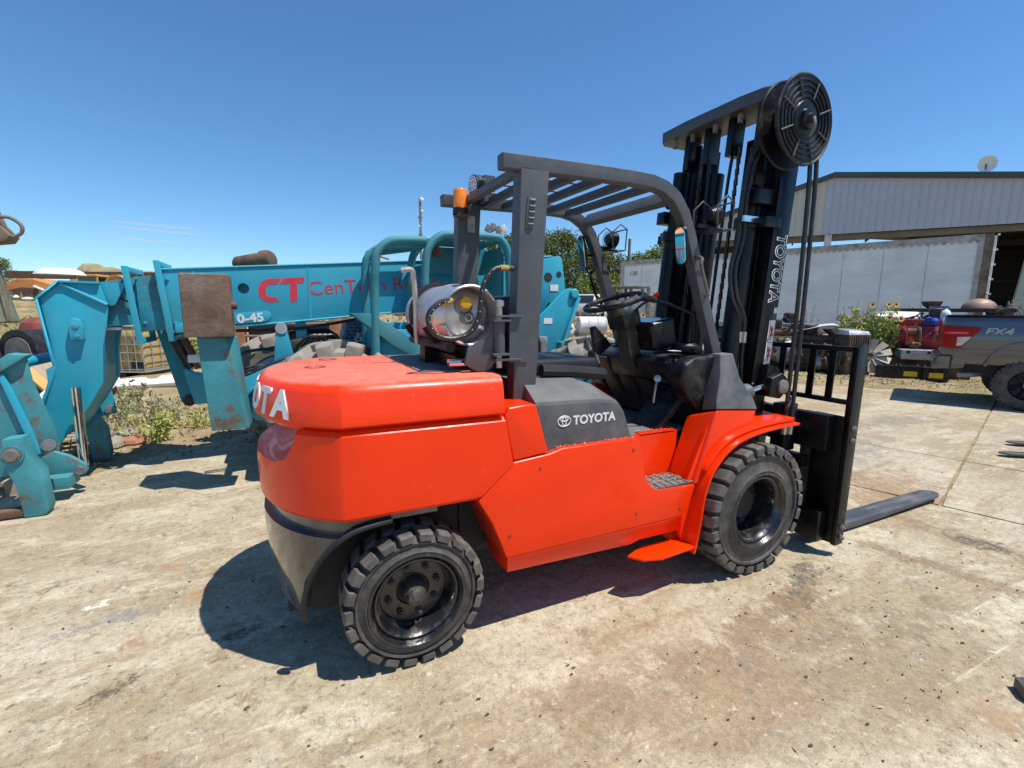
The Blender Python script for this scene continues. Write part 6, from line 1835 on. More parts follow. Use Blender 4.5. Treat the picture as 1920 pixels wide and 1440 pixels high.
def engine(label, loc, rz, mA, mB_, sc=1.0, seed=0, tilt=0, group='scrap engines along the trailer'):
    rg = random.Random(seed)
    t = thing('scrap_engine', label, 'engine', loc, rz, group)
    s_ = sc
    MB().prism([(-0.2 * s_, 0.12 * s_), (0.2 * s_, 0.12 * s_), (0.26 * s_, 0.35 * s_), (0.2 * s_, 0.55 * s_), (-0.2 * s_, 0.55 * s_), (-0.26 * s_, 0.35 * s_)], 0, -0.4 * s_, 0.4 * s_).build('block', mA, t, bevel=0.02 * s_)
    MB().prism([(-0.14 * s_, 0), (0.14 * s_, 0), (0.17 * s_, 0.115 * s_), (-0.17 * s_, 0.115 * s_)], 0, -0.36 * s_, 0.25 * s_).build('oil_pan', M['greasy'], t, bevel=0.015 * s_)
    for sg in (-1, 1):
        MB().box((-0.36 * s_, sg * 0.13 * s_ - 0.06 * s_, 0.555 * s_), (0.36 * s_, sg * 0.13 * s_ + 0.06 * s_, 0.65 * s_)).build('valve_cover', mB_, t, bevel=0.025 * s_, seg=2)
        for k in range(4):
            x = (-0.3 + 0.2 * k) * s_
            MB().tube(smoothpath([(x, sg * 0.22 * s_, 0.5 * s_), (x, sg * 0.33 * s_, 0.5 * s_), (x * 0.9, sg * 0.36 * s_, 0.42 * s_), (x * .8, sg * 0.34 * s_, 0.3 * s_)], 3), 0.025 * s_, 7).build('manifold_pipe', M['rustdark'] if k % 2 else mB_, t)
    for y, z, r_ in ((0, 0.25, 0.11), (0.14, 0.45, 0.07), (-0.15, 0.46, 0.06)):
        MB().lathe([(0, 0), (r_ * s_, 0), (r_ * s_, 0.02 * s_), (r_ * 0.85 * s_, 0.03 * s_), (r_ * s_, 0.04 * s_), (r_ * s_, 0.055 * s_), (r_ * 0.3 * s_, 0.06 * s_), (0, 0.07 * s_)], (-0.41 * s_, y * s_, z * s_), (-1, 0, 0), 18).build('pulley', M['castalu'] if r_ > .08 else M['greasy'], t)
    MB().lathe([(0, 0), (0.09 * s_, 0), (0.1 * s_, 0.03 * s_), (0.1 * s_, 0.16 * s_), (0.07 * s_, 0.18 * s_), (0, 0.18 * s_)], (0.1 * s_, -0.02, 0.66 * s_), (0, 0, 1), 18).build('air_cleaner', M['greasy'], t)
    MB().lathe([(0, 0), (0.24 * s_, 0), (0.26 * s_, 0.1 * s_), (0.16 * s_, 0.3 * s_), (0.1 * s_, 0.42 * s_), (0, 0.42 * s_)], (0.4 * s_, 0, 0.33 * s_), (1, 0, 0), 18).build('bell_housing', M['castalu'], t)
    for k in range(5):
        a = Vector((jit(rg, .35), jit(rg, .25), rg.uniform(.45, .7))) * s_
        b = Vector((jit(rg, .4), jit(rg, .3), rg.uniform(.3, .6))) * s_
        MB().tube(smoothpath([a, (a + b) / 2 + Vector((jit(rg, .2), jit(rg, .2), 0.18)) * s_, b], 5), 0.013 * s_, 6).build('wire_loom', M['hoser'], t)
    for k in range(4):
        c = Vector((rg.uniform(-.35, .35), rg.choice((-0.3, 0.3)), rg.uniform(.2, .5))) * s_
        MB().lathe([(0, -0.07 * s_), (0.05 * s_, -0.07 * s_), (0.055 * s_, 0), (0.05 * s_, 0.07 * s_), (0, 0.07 * s_)], c, (1, jit(rg, .4), 0), 12).build('accessory', rg.choice((M['castalu'], M['greasy'], M['rustdark'])), t)
    if tilt:
        t.rotation_euler = (tilt, 0, rz)
    return t


engine('greasy engine under a bent pale sheet, right of the mast hoses', (12.6, 5.5, 0.0), 2.2, M['greasy'], M['greasy'], 1.5, 1)
engine('heap-end engine half hidden behind the two thin mast hoses', (12.4, 6.4, 0.05), 2.6, M['greasy'], M['rustdark'], 1.6, 2)
engine('small dark engine lying low beside the square silver-topped radiator', (12.55, 4.85, 0.0), 1.9, M['greasy'], M['rustdark'], 0.85, 3)
engine('dull engine on its side at the far left of the scrap row', (12.2, 7.3, 0.0), 2.1, M['castalu'], M['greasy'], 1.4, 4, 0.4)
engine('rusty engine at the back of the scrap row near the trailer', (13.4, 6.7, 0.15), 1.7, M['rustdark'], M['castalu'], 1.7, 5)
engine('dark red engine behind the pickup tail', (14.55, 3.93, 0.42), -1.1, M['redengine'], M['redengine'], 1.55, 6, group=None)
stand = MB().box((-0.6, -0.4, 0), (0.6, 0.4, 0.42)).build('engine_stand', M['rustdark'], None, bevel=0.02)
tag(stand, 'dark rusty steel block carrying the dark red engine', 'engine stand')
stand.location = (14.55, 3.93, -0.02); stand.rotation_euler = (0, 0, 2.3)
mf_ = MB()
sh = []
for i in range(9):
    x = -0.42 + i * 0.105
    sh.append([(x, y, 0.86 + 0.10 * math.sin(1.2 + i * 0.35) + 0.05 * y * (i - 4) / 4) for y in (-0.4, -0.15, 0.1, 0.4)])
vs_ = [q for r_ in sh for q in r_]
mf_.add(vs_ + [(a, b, c + 0.012) for a, b, c in vs_], [(i * 4 + j, i * 4 + j + 1, i * 4 + j + 5, i * 4 + j + 4) for i in range(8) for j in range(3)] + [(36 + i * 4 + j, 36 + i * 4 + j + 1, 36 + i * 4 + j + 5, 36 + i * 4 + j + 4) for i in range(8) for j in range(3)])
o_ = mf_.build('bent_sheet', M['whiteold'])
tag(o_, 'bent pale metal sheet lying over the greasy engine', 'metal sheet'); o_.location = (12.6, 5.5, 0.3); o_.rotation_euler = (0, 0, 2.25)

RA = thing('old_radiator', 'square radiator core with silver top standing among the scrap', 'radiator', (12.75, 4.72, 0.665), -0.35)
MB().box((-0.3, -0.28, 0), (0.3, 0.28, 0.36)).build('core', M['greasy'], RA, bevel=0.01)
for i in range(9):
    MB().box((-0.28 + i * 0.065, -0.295, 0.02), (-0.255 + i * 0.065, -0.281, 0.34)).build('fin', M['rustdark'], RA)
MB().loft([[(-0.3, -0.28, 0.362), (0.3, -0.28, 0.362), (0.3, 0.28, 0.362), (-0.3, 0.28, 0.362)], [(-0.27, -0.22, 0.47), (0.27, -0.24, 0.45), (0.27, 0.24, 0.5), (-0.25, 0.25, 0.51)]]).build('top_tank', M['galv'], RA, bevel=0.02)
ct_ = MB().box((-0.35, -0.3, 0), (0.35, 0.3, 0.655)).build('scrap_crate', M['greasy'], None, bevel=0.01)
tag(ct_, 'dark scrap box underneath the silver-topped radiator', 'scrap box'); ct_.location = (12.75, 4.72, 0); ct_.rotation_euler = (0, 0, -0.35)

FN = thing('cooling_fan', 'big beige eleven-bladed cooling fan leaning against the scrap', 'fan', (12.9, 4.3, 0.52))
fd = Vector((-0.86, -0.48, 0.2)).normalized(); fu = fd.cross(Vector((0, 0, 1))).normalized(); fv = fd.cross(fu)
MB().lathe([(0.0, 0.05), (0.05, 0.05), (0.06, 0.03), (0.12, 0.03), (0.13, 0.0), (0.13, -0.03), (0, -0.03)], (0, 0, 0), fd, 22).build('fan_hub', M['fan'], FN)
MB().lathe([(0.06, 0.055), (0.045, 0.06), (0.03, 0.05), (0, 0.05)], (0, 0, 0), fd, 16).build('hub_hole', M['greasy'], FN)
for k in range(11):
    a = 2 * math.pi * k / 11
    e = fu * math.cos(a) + fv * math.sin(a); f_ = fd.cross(e)
    pts = []
    for r_, wd_ in ((0.11, 0.04), (0.22, 0.065), (0.33, 0.08), (0.42, 0.085)):
        pts.append([e * r_ + f_ * (-wd_) + fd * 0.05, e * r_ + f_ * wd_ - fd * 0.03, e * r_ + f_ * wd_ - fd * 0.037, e * r_ - f_ * wd_ + fd * 0.043])
    MB().loft(pts).build('fan_blade', M['fan'], FN)

HD = MB().loft([[(-0.55, -0.3, 0), (0.55, -0.3, 0), (0.5, 0.3, 0.05), (-0.4, 0.3, 0.05)], [(-0.5, -0.28, 0.16), (0.5, -0.28, 0.16), (0.46, 0.3, 0.26), (-0.3, 0.3, 0.24)]]).build('bonnet_panel', M['white'], None, bevel=0.03, seg=3)
tag(HD, 'white bonnet panel lying on the scrap above the sunflowers', 'car panel'); HD.location = (14.8, 4.75, 1.36); HD.rotation_euler = (0.1, 0.05, -1.1)
CB = thing('scrap_bench', 'dark steel bench frame piled with parts against the trailer', 'bench', (16.3, 4.25, 0), -1.15)
MB().box((-1.3, -0.4, 1.62), (1.3, 0.4, 1.72)).build('bench_top', M['greasy'], CB, bevel=0.01)
for x in (-1.2, 1.2):
    for y in (-0.35, 0.35):
        MB().box((x - 0.05, y - 0.05, 0), (x + 0.05, y + 0.05, 1.62)).build('leg', M['rustdark'], CB)
MB().box((-1.2, -0.3, 0.9), (1.2, 0.3, 1.5)).build('bench_drawers', M['greasy'], CB, bevel=0.02)
cbm = Matrix.Translation((16.3, 4.25, 0)) @ Matrix.Rotation(-1.15, 4, 'Z')


def on_bench(x, y, z=1.725):
    q = cbm @ Vector((x, y, z))
    return tuple(q)


pn = MB().lathe([(0.10, 0), (0.2, 0.08), (0.24, 0.19), (0.23, 0.19), (0.19, 0.09), (0.09, 0.01), (0, 0.01)], (0, 0, 0), (0, 0, 1), 24).build('steel_pan', M['rustdark'])
tag(pn, 'dark rusty pan on top of the scrap bench', 'pan'); pn.location = on_bench(-0.35, -0.05)
dm = MB().lathe([(0.37, 0.0), (0.35, 0.07), (0.29, 0.16), (0.18, 0.23), (0.07, 0.26), (0, 0.262)], (0, 0, 0), (0, 0, 1), 30).build('rusty_dome', mat('brown_rust_dome', (0.3, 0.2, 0.15), 0.55, 0.3, var=0.2, dirt=(0.2, 0.1, 0.06), dirt_amt=0.3))
tag(dm, 'brown rusty dome lid lying on the scrap bench', 'tank lid'); dm.location = on_bench(0.62, 0.0); 
wr = MB()
rg = random.Random(5)
for k in range(26):
    a = Vector((jit(rg, .35), jit(rg, .25), rg.uniform(0, .3))); b = a + Vector((jit(rg, .3), jit(rg, .3), jit(rg, .2)))
    wr.tube(smoothpath([a, (a + b) / 2 + Vector((0, 0, .12)), b], 3), 0.013, 5)
wo_ = wr.build('wire_tangle', M['greyold']); wo_['kind'] = 'stuff'; wo_['label'] = 'tangle of grey wiring on the right end of the scrap bench'
wo_.location = on_bench(1.35, -0.1, 1.5)
bt_ = MB().lathe([(0, 0), (0.16, 0), (0.2, 0.2), (0.21, 0.2), (0.21, 0.22), (0.19, 0.22), (0.15, 0.02), (0, 0.02)], (0, 0, 0), (0, 0, 1), 20).build('blue_basin', M['bluetub'])
tag(bt_, 'blue plastic basin above the red engine', 'basin'); bt_.location = (15.0, 3.9, 1.55)
cl_ = MB().sph((0, 0, 0), 0.19, 14, (1.2, 0.9, 0.6), 0.7, 3).build('blue_rag', M['bluecloth'])
tag(cl_, 'crumpled blue rag on top of the dark red engine', 'rag'); cl_.location = (14.45, 3.78, 1.38)
JG = thing('white_jug', 'white plastic jug standing on the dark red engine', 'jug', (14.6, 3.6, 1.38), 0.5)
MB().lathe([(0, 0), (0.13, 0), (0.14, 0.03), (0.14, 0.26), (0.10, 0.34), (0.04, 0.38), (0.04, 0.42), (0, 0.42)], (0, 0, 0), (0, 0, 1), 18).build('jug_body', M['jug'], JG)
MB().tube(smoothpath([(0.12, 0, 0.24), (0.17, 0, 0.28), (0.13, 0, 0.35), (0.06, 0, 0.37)], 4), 0.016, 6).build('jug_handle', M['jug'], JG)
MB().lathe([(0.045, 0), (0.045, 0.03), (0, 0.03)], (0, 0, 0.42), (0, 0, 1), 12).build('jug_cap', M['bluetub'], JG)
op = MB().lathe([(0.05, 0), (0.09, 0.02), (0.09, 0.2), (0.06, 0.25), (0.06, 0.3), (0, 0.3)], (0, 0, 0), (0.2, 0.2, 1), 14).build('orange_filter', M['orangepart'])
tag(op, 'orange filter canister beside the dark red engine', 'filter'); op.location = (14.0, 4.0, 0.78)
for k, (x, y, l) in enumerate(((13.85, 3.80, 'left half of the silver toolbox pair in front of the red engine'), (14.25, 3.25, 'right half of the silver toolbox pair beside the pickup lamp'))):
    tb = thing('metal_toolbox', l, 'toolbox', (x, y, 0.45), -0.95, 'silver toolboxes')
    MB().box((-0.33, -0.36, 0), (0.33, 0.36, 0.2)).build('box_body', M['galv'], tb, bevel=0.012)
    MB().box((-0.335, -0.365, 0.2), (0.335, 0.365, 0.235)).build('box_lid', M['galv'], tb, bevel=0.012)
    for q in (-0.2, 0.2):
        MB().box((q - 0.03, -0.385, 0.15), (q + 0.03, -0.366, 0.22)).build('latch', M['greasy'], tb)
bk = MB().box((-0.75, -0.3, 0), (0.75, 0.3, 0.448)).build('wooden_block', M['rustdark'], None, bevel=0.02)
tag(bk, 'low dark block under the two silver toolboxes', 'block'); bk.location = (14.1, 3.6, -0.01); bk.rotation_euler = (0, 0, -0.95)
for k, (x, y, yl, l) in enumerate(((13.05, 3.95, False, 'black battery without a label next to the beige fan'), (13.3, 3.62, True, 'black battery with yellow label next to the plain one'), (13.5, 3.2, True, 'black battery with yellow label next to the pickup bumper'))):
    ba = thing('truck_battery', l, 'battery', (x, y, 0.0), -0.95, 'black batteries on the ground')
    MB().box((-0.24, -0.16, 0), (0.24, 0.16, 0.27)).build('case', M['plastic'], ba, bevel=0.01)
    MB().box((-0.245, -0.165, 0.27), (0.245, 0.165, 0.31)).build('battery_lid', M['plastic'], ba, bevel=0.01)
    for q in (-0.17, 0.17):
        MB().lathe([(0.02, 0), (0.017, 0.03), (0, 0.03)], (q, 0.1, 0.31), (0, 0, 1), 10).build('terminal', M['castalu'], ba)
    if yl:
        MB().box((-0.13, -0.1635, 0.07), (0.13, -0.161, 0.19)).build('battery_label', mat('yellow_label', (0.62, 0.47, 0.02), 0.5), ba)
wb = thing('white_battery', 'white box battery on the dirt left of the mast hoses', 'battery', (12.2, 6.75, 0.05), -1.0)
MB().box((-0.19, -0.15, 0), (0.19, 0.15, 0.3)).build('case', M['white'], wb, bevel=0.012)
MB().tube([(-0.15, 0, 0.3), (-0.1, 0, 0.38), (0.1, 0, 0.38), (0.15, 0, 0.3)], 0.012, 6).build('carry_handle', M['plastic'], wb)
MB().box((0.05, -0.1535, 0.12), (0.14, -0.151, 0.2)).build('battery_label', M['redink'], wb)
rg = random.Random(11)
sc = MB()
for k in range(170):
    t_ = rg.random()
    c = Vector((11.9, 7.6, 0.05)).lerp(Vector((14.2, 4.1, 0.05)), t_) + Vector((rg.uniform(-.2, 1.3), rg.uniform(-.2, 0.8), rg.uniform(0, 0.7)))
    r_ = rg.uniform(0.05, 0.16)
    if k % 3 == 0:
        sc.lathe([(0, -r_ * .5), (r_, -r_ * .5), (r_, r_ * .5), (r_ * .5, r_ * .6), (0, r_ * .6)], c, rdir(rg), 9)
    elif k % 3 == 1:
        sc.box(c - Vector((r_, r_ * .6, r_ * .4)), c + Vector((r_, r_ * .6, r_ * .4)), Matrix.Rotation(rg.uniform(0, 3), 3, rdir(rg)))
    else:
        sc.tube([c, c + rdir(rg) * r_ * 2, c + rdir(rg) * r_ * 3], 0.02, 5)
so = sc.build('scrap_heap', M['greasy']); so['kind'] = 'stuff'; so['label'] = 'heap of small greasy engine parts along the trailer'
sc = MB()
for k in range(80):
    t_ = rg.random()
    c = Vector((11.9, 7.6, 0.1)).lerp(Vector((13.6, 4.9, 0.1)), t_) + Vector((rg.uniform(-.1, 1.2), rg.uniform(-.1, 0.7), rg.uniform(0.1, 0.95)))
    r_ = rg.uniform(0.04, 0.12)
    if k % 2:
        sc.box(c - Vector((r_, r_ * .6, r_ * .4)), c + Vector((r_, r_ * .6, r_ * .4)), Matrix.Rotation(rg.uniform(0, 3), 3, rdir(rg)))
    else:
        sc.lathe([(0, -r_ * .5), (r_, -r_ * .5), (r_, r_ * .5), (r_ * .5, r_ * .6), (0, r_ * .6)], c, rdir(rg), 9)
so = sc.build('scrap_castings', M['castalu']); so['kind'] = 'stuff'; so['label'] = 'scattered pale metal castings on the scrap heap'
# green growth by the trailer
weedplant('sunflower_bush', 'dense green sunflower bush left of the white bonnet panel', 'bush', (14.3, 5.25, 0), 1.8, 0.75, 80, 44, 0.13, 21, M['weed'], 2, 0.075, 'sunflower bushes by the trailer')
weedplant('sunflower_bush', 'leafier sunflower bush between the fan and the red engine', 'bush', (14.25, 4.6, 0), 1.45, 0.6, 50, 36, 0.17, 22, M['weed'], 2, 0.08, 'sunflower bushes by the trailer')
JG.scale = (0.8, 0.8, 0.8)
weedplant('tall_sunflower', 'single tall sunflower rising above the bush against the trailer', 'sunflower', (14.9, 5.0, 0), 2.15, 0.15, 2, 8, 0.16, 23, M['weed'], 1, 0.085)
weedplant('scrap_weed', 'leafy weed growing through the scrap behind the mast hoses', 'weed', (12.9, 6.5, 0.1), 1.2, 0.5, 18, 24, 0.12, 24, M['weedgrey'], 1, 0.06, 'weeds in the scrap row')
weedplant('scrap_weed', 'leafy weed at the left end of the scrap row', 'weed', (12.4, 7.5, 0.0), 0.95, 0.45, 16, 24, 0.12, 25, M['weedgrey'], 0, 0.08, 'weeds in the scrap row')
weedplant('dry_stalk', 'tall dry branching stalk against the trailer above the bush', 'dry weed', (15.2, 5.7, 0), 2.0, 0.3, 9, 3, 0.07, 26, M['dry'], 0, bare=0.6, group='dry stalks by the trailer')
weedplant('dry_stalk', 'dry brown stalk leaning on the trailer behind the engine heap', 'dry weed', (14.2, 6.9, 0), 1.9, 0.35, 10, 3, 0.07, 27, M['dry'], 0, bare=0.5, group='dry stalks by the trailer')
weedplant('green_stalk', 'thin green stalk standing beside the dark bench', 'weed', (15.9, 5.1, 0), 2.25, 0.2, 4, 26, 0.09, 28, M['weed'], 0, bare=0.5)
# loose forks on the right, part of a second machine out of frame
LF = []
for k, (x, y, l) in enumerate(((7.42, -0.1, 'farther of the two bare fork tines lying on the concrete at the right'), (6.72, -0.27, 'nearer of the two bare fork tines lying on the concrete at the right'))):
    f_ = MB().prism([(0, -0.07), (0.05, -0.05), (0.08, 0.0), (0.05, 0.05), (0, 0.07)][::-1] + [(-0, -0.07)], 2, 0, 0.01) if False else MB()
    f_.loft([[(0.0, -0.025, 0.03), (0.0, 0.025, 0.03), (0.0, 0.025, 0.045), (0.0, -0.025, 0.045)], [(0.07, -0.06, 0.025), (0.07, 0.06, 0.025), (0.07, 0.06, 0.046), (0.07, -0.06, 0.046)], [(1.25, -0.065, 0.0), (1.25, 0.065, 0.0), (1.25, 0.065, 0.05), (1.25, -0.065, 0.05)], [(1.3, -0.065, 0.0), (1.3, 0.065, 0.0), (1.3, 0.065, 0.4), (1.3, -0.065, 0.4)], [(1.35, -0.065, 0.0), (1.35, 0.065, 0.0), (1.35, 0.065, 0.4), (1.35, -0.065, 0.4)]])
    o_ = f_.build('loose_fork', M['fork'], None, bevel=0.003)
    tag(o_, l, 'fork tine', 'bare fork tines at the right edge')
    o_.location = (x, y, 0.002); o_.rotation_euler = (0, 0, -0.62)
pb_ = MB().prism([(2.26, -1.82), (2.20, -1.87), (2.185, -1.95), (2.3, -2.08), (2.45, -1.95)], 2, 0.003, 0.055).build('steel_offcut', M['fork'], None, bevel=0.008)
tag(pb_, 'dark grey steel block on the concrete at the right edge', 'steel block')
# ------------------------------------------------------------ left side
IB = thing('ibc_tote', 'yellowed liquid tote in a wire cage on a pallet behind the boom', 'tank', (-3.8, 11.1, 0), math.atan2(-0.36, 0.93) - 0.1)
# local x runs along the visible face, y away
MB().box((-0.5, 0.02, 0.17), (0.5, 1.0, 1.13)).build('bottle', M['ibc'], IB, bevel=0.07, seg=4)
for k in range(6):
    MB().box((-0.44 + 0.15 * k, -0.005, 0.25), (-0.335 + 0.15 * k, 0.03, 1.05)).build('bottle_rib', M['ibc'], IB, bevel=0.025, seg=2)
for i in range(6):
    z = 0.17 + i * 0.192
    for (a, b) in (((-0.53, -0.04), (0.53, -0.04)), ((0.53, -0.04), (0.53, 1.04)), ((-0.53, -0.04), (-0.53, 1.04))):
        MB().tube([(*a, z), (*b, z)], 0.011, 6).build('cage_bar', M['galv'], IB)
for i in range(7):
    x = -0.53 + i * 0.1767
    MB().tube([(x, -0.045, 0.12), (x, -0.045, 1.14)], 0.011, 6).build('cage_post', M['galv'], IB)
for i in range(1, 5):
    MB().tube([(0.53, -0.04 + i * 0.27, 0.12), (0.53, -0.04 + i * 0.27, 1.14)], 0.011, 6).build('cage_post', M['galv'], IB)
MB().box((-0.55, -0.06, 0.10), (0.55, 1.06, 0.14)).build('pallet_frame', M['galv'], IB)
for x in (-0.45, 0, 0.45):
    MB().box((x - 0.08, -0.05, 0.0), (x + 0.08, 1.05, 0.10)).build('pallet_runner', M['plastic'], IB)
MB().box((0.22, -0.03, 0.2), (0.5, 0.01, 0.38)).build('valve_recess', M['decalink'], IB)

bm_ = MB().prism([(-0.75, 0), (-0.70, 0.14), (-0.5, 0.2), (-0.05, 0.22), (0.0, 0.16), (0.12, 0.16), (0.2, 0.24), (0.65, 0.25), (0.75, 0.15), (0.72, 0)], 1, -0.12, 0.10).build('car_bumper', M['white'], None, bevel=0.03, seg=3)
tag(bm_, 'white vehicle bumper lying on the dirt below the tote', 'bumper'); bm_.location = (-2.85, 8.75, 0.02); bm_.rotation_euler = (-0.9, 0, 0.22)
sp2 = thing('steel_channel', 'perforated pale steel channel lying behind the white bumper', 'steel channel', (-2.9, 9.25, 0.05), 0.12)
MB().box((-0.95, -0.05, 0), (0.95, 0.05, 0.06)).build('channel_web', M['galv'], sp2)
for k in range(16):
    MB().box((-0.88 + k * 0.115, -0.0525, 0.015), (-0.82 + k * 0.115, -0.0505, 0.045)).build('slot', M['decalink'], sp2)
# crate of rusty slats behind the boom
LC = thing('slat_crate', 'rusty crate with pinkish slats and orange corner posts behind the boom', 'crate', (-0.35, 8.55, 0), -0.3)
for x in (-0.95, 0.95):
    for y in (0.0, 1.2):
        MB().box((x - 0.11, y - 0.08, 0), (x + 0.11, y + 0.08, 1.42)).build('corner_post', M['rustorange'], LC, bevel=0.01)
for k in range(9):
    z = 0.12 + k * 0.145 + 0.02 * math.sin(k * 2.3)
    sl3 = MB().tube([(-0.84, -0.02, z), (-0.3, -0.05, z + 0.015 * math.sin(k)), (0.3, -0.06, z - 0.02 * math.cos(k * 1.7)), (0.84, -0.02, z + 0.01)], 0.02, 6, flat=1.6)
    sl3.build('slat', M['louver'], LC)
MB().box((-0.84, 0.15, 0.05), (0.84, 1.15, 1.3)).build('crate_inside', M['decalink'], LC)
# hanging green attachment at the left edge
GA = thing('breaker_attachment', 'faded green rusty machine attachment hanging at the left edge of the yard', 'machine attachment', (-5.80, 10.33, 0))
MB().loft([[(math.cos(a) * r_ * 1.0, math.sin(a) * r_ * 0.8, z) for a in [2 * math.pi * k / 20 for k in range(20)]] for r_, z in ((0.60, 1.26), (0.62, 1.29), (0.58, 1.5), (0.52, 1.9), (0.47, 2.2), (0.46, 2.36), (0.40, 2.44), (0.2, 2.46))]).build('housing', M['greenrust'], GA)
for dx, dy in ((0.36, -0.40), (0.1, -0.48), (0.50, -0.2)):
    MB().tube([(dx * 1.1, dy * 1.1, 1.3), (dx * 0.95, dy * .98, 2.1), (dx * 0.8, dy * 0.85, 2.36)], 0.035, 6).build('housing_rib', M['greenrust'], GA)
for dx, z in ((0.30, 1.92), (0.42, 1.66)):
    MB().lathe([(0.045, 0), (0, 0.001)], (dx, -0.36, z), (0.3, -0.95, 0), 12).build('bolt_hole', M['decalink'], GA)
MB().tube([(0.47 * math.cos(a), 0.375 * math.sin(a), 2.37) for a in [2 * math.pi * k / 24 for k in range(24)]], 0.025, 6, closed=True).build('band', M['rustdark'], GA)
MB().prism([(-0.5, 2.46), (0.10, 2.46), (0.25, 2.6), (0.38, 2.75), (0.68, 2.80), (0.76, 2.92), (0.60, 3.12), (0.50, 3.5), (0.44, 3.9), (0.2, 4.2), (-0.9, 4.6), (-1.5, 4.4), (-0.7, 3.6)], 1, -0.22, 0.2).build('hanger_arm', mat('rusty_green_arm', (0.2, 0.16, 0.11), 0.8, var=0.3, dirt=(0.15, 0.06, 0.04), dirt_amt=0.5, dirt_scale=2.5), GA, bevel=0.02)
MB().tube(smoothpath([(0.55, -0.1, 3.25), (0.74, -0.1, 3.27), (0.9, -0.1, 3.14), (0.88, -0.1, 2.98), (0.7, -0.1, 2.88)], 4), 0.035, 8).build('hose_loop', M['greyold'], GA)
MB().tube([(-1.3, 0, 4.3), (-2.6, 0, 3.6), (-4.2, 0, 1.0)], 0.2, 8).build('boom_arm', M['greenrust'], GA)
MB().box((-5.4, -0.9, 0), (-3.6, 0.9, 1.2)).build('machine_base', M['greenrust'], GA, bevel=0.05)
# far machine covers and junk on the rising ground
def gz(x, y):
    return gh(x, y)


OL = thing('loader_bonnet', 'old orange machine bonnet on the weedy slope at the left', 'machine bonnet', (-10.4, 27.0, gz(-10.4, 27) - 0.35), -0.42)
prf = [(-1.5, 0.0), (-1.55, 0.75), (-1.2, 1.05), (-0.5, 1.28), (0.2, 1.3), (0.9, 1.1), (1.6, 0.78), (1.7, 0.5), (1.2, 0.35), (0.3, 0.4), (-0.2, 0.1)]
MB().prism(prf, 1, -0.55, 0.55).build('shell', M['orangeold'], OL, bevel=0.08, seg=3)
MB().prism([(-1.0, 0.35), (-0.9, 0.75), (-0.3, 0.9), (0.4, 0.85), (0.4, 0.55), (-0.1, 0.35)], 1, -0.58, -0.54).build('side_opening', M['rustdark'], OL)
MB().tube([(0.3, -0.6, 0.95), (1.1, -0.6, 0.6)], 0.05, 8).build('handrail', M['white'], OL)
wc = MB().lathe([(1.0, 0), (0.9, 0.22), (0.6, 0.4), (0, 0.45)], (0, 0, 0), (0, 0, 1), 24).build('white_cover', M['white'])
tag(wc, 'white rounded cover behind the old orange bonnet', 'machine cover'); wc.location = (-10.3, 29.2, gz(-10.3, 29.2) + 1.05); wc.scale = (1.0, 1.0, 0.8)
bmm = MB().box((-9, -0.2, 0), (9, 0.2, 0.5)).build('steel_beam', M['rustdark'])
tag(bmm, 'long dark rusty beam lying along the far edge of the yard', 'steel beam'); bmm.location = (-9.0, 39.0, gz(-9, 39) + 1.35); bmm.rotation_euler = (0, 0, -0.42)
for k in range(4):
    sp3 = MB().box((-0.2, -0.2, 0), (0.2, 0.2, 1.35)).build('support_block', M['rustdark'])
    tag(sp3, ['leftmost', 'second from left', 'third from left', 'rightmost'][k] + ' rusty support standing under the long far beam', 'support', 'supports of the long beam')
    q = Vector((-9, 39)) + Vector((math.cos(-0.42), math.sin(-0.42))) * (-7 + 4.6 * k)
    sp3.location = (q.x, q.y, gz(q.x, q.y))
YC = thing('yellow_cab', 'faded yellow machine cab roof beyond the boom collars', 'machine cab', (-10.9, 36.2, gz(-10.9, 36.2)), -0.42)
MB().box((-1.0, -0.8, 2.0), (1.0, 0.8, 2.22)).build('cab_roof', M['yellow'], YC, bevel=0.08, seg=3)
for x in (-0.9, 0.9):
    for y in (-0.7, 0.7):
        MB().box((x - 0.06, y - 0.06, 0.9), (x + 0.06, y + 0.06, 2.0)).build('cab_post', M['yellow'], YC)
MB().box((-1.1, -0.9, 0), (1.1, 0.9, 0.9)).build('machine_body', M['yellow'], YC, bevel=0.05)
MB().box((-0.85, -0.72, 0.95), (0.85, 0.72, 1.95)).build('cab_glass', M['glass'], YC)
YC.scale = (0.65, 0.65, 0.65)
YB = thing('yellow_bucket', 'yellow curved bucket beside the dirt mound', 'bucket', (-8.9, 33.2, gz(-8.9, 33.2)), -0.3)
bk_ = [(math.cos(R(a)) * 0.9, 1.25 + math.sin(R(a)) * 0.9) for a in range(20, 260, 20)]
MB().prism(offs(bk_, 0.05), 1, -0.6, 0.6).build('bucket_shell', M['yellow'], YB)
MB().box((-0.4, -0.4, 0), (0.4, 0.4, 0.5)).build('bucket_stand', M['rustdark'], YB)
YB.scale = (0.6, 0.6, 0.6)
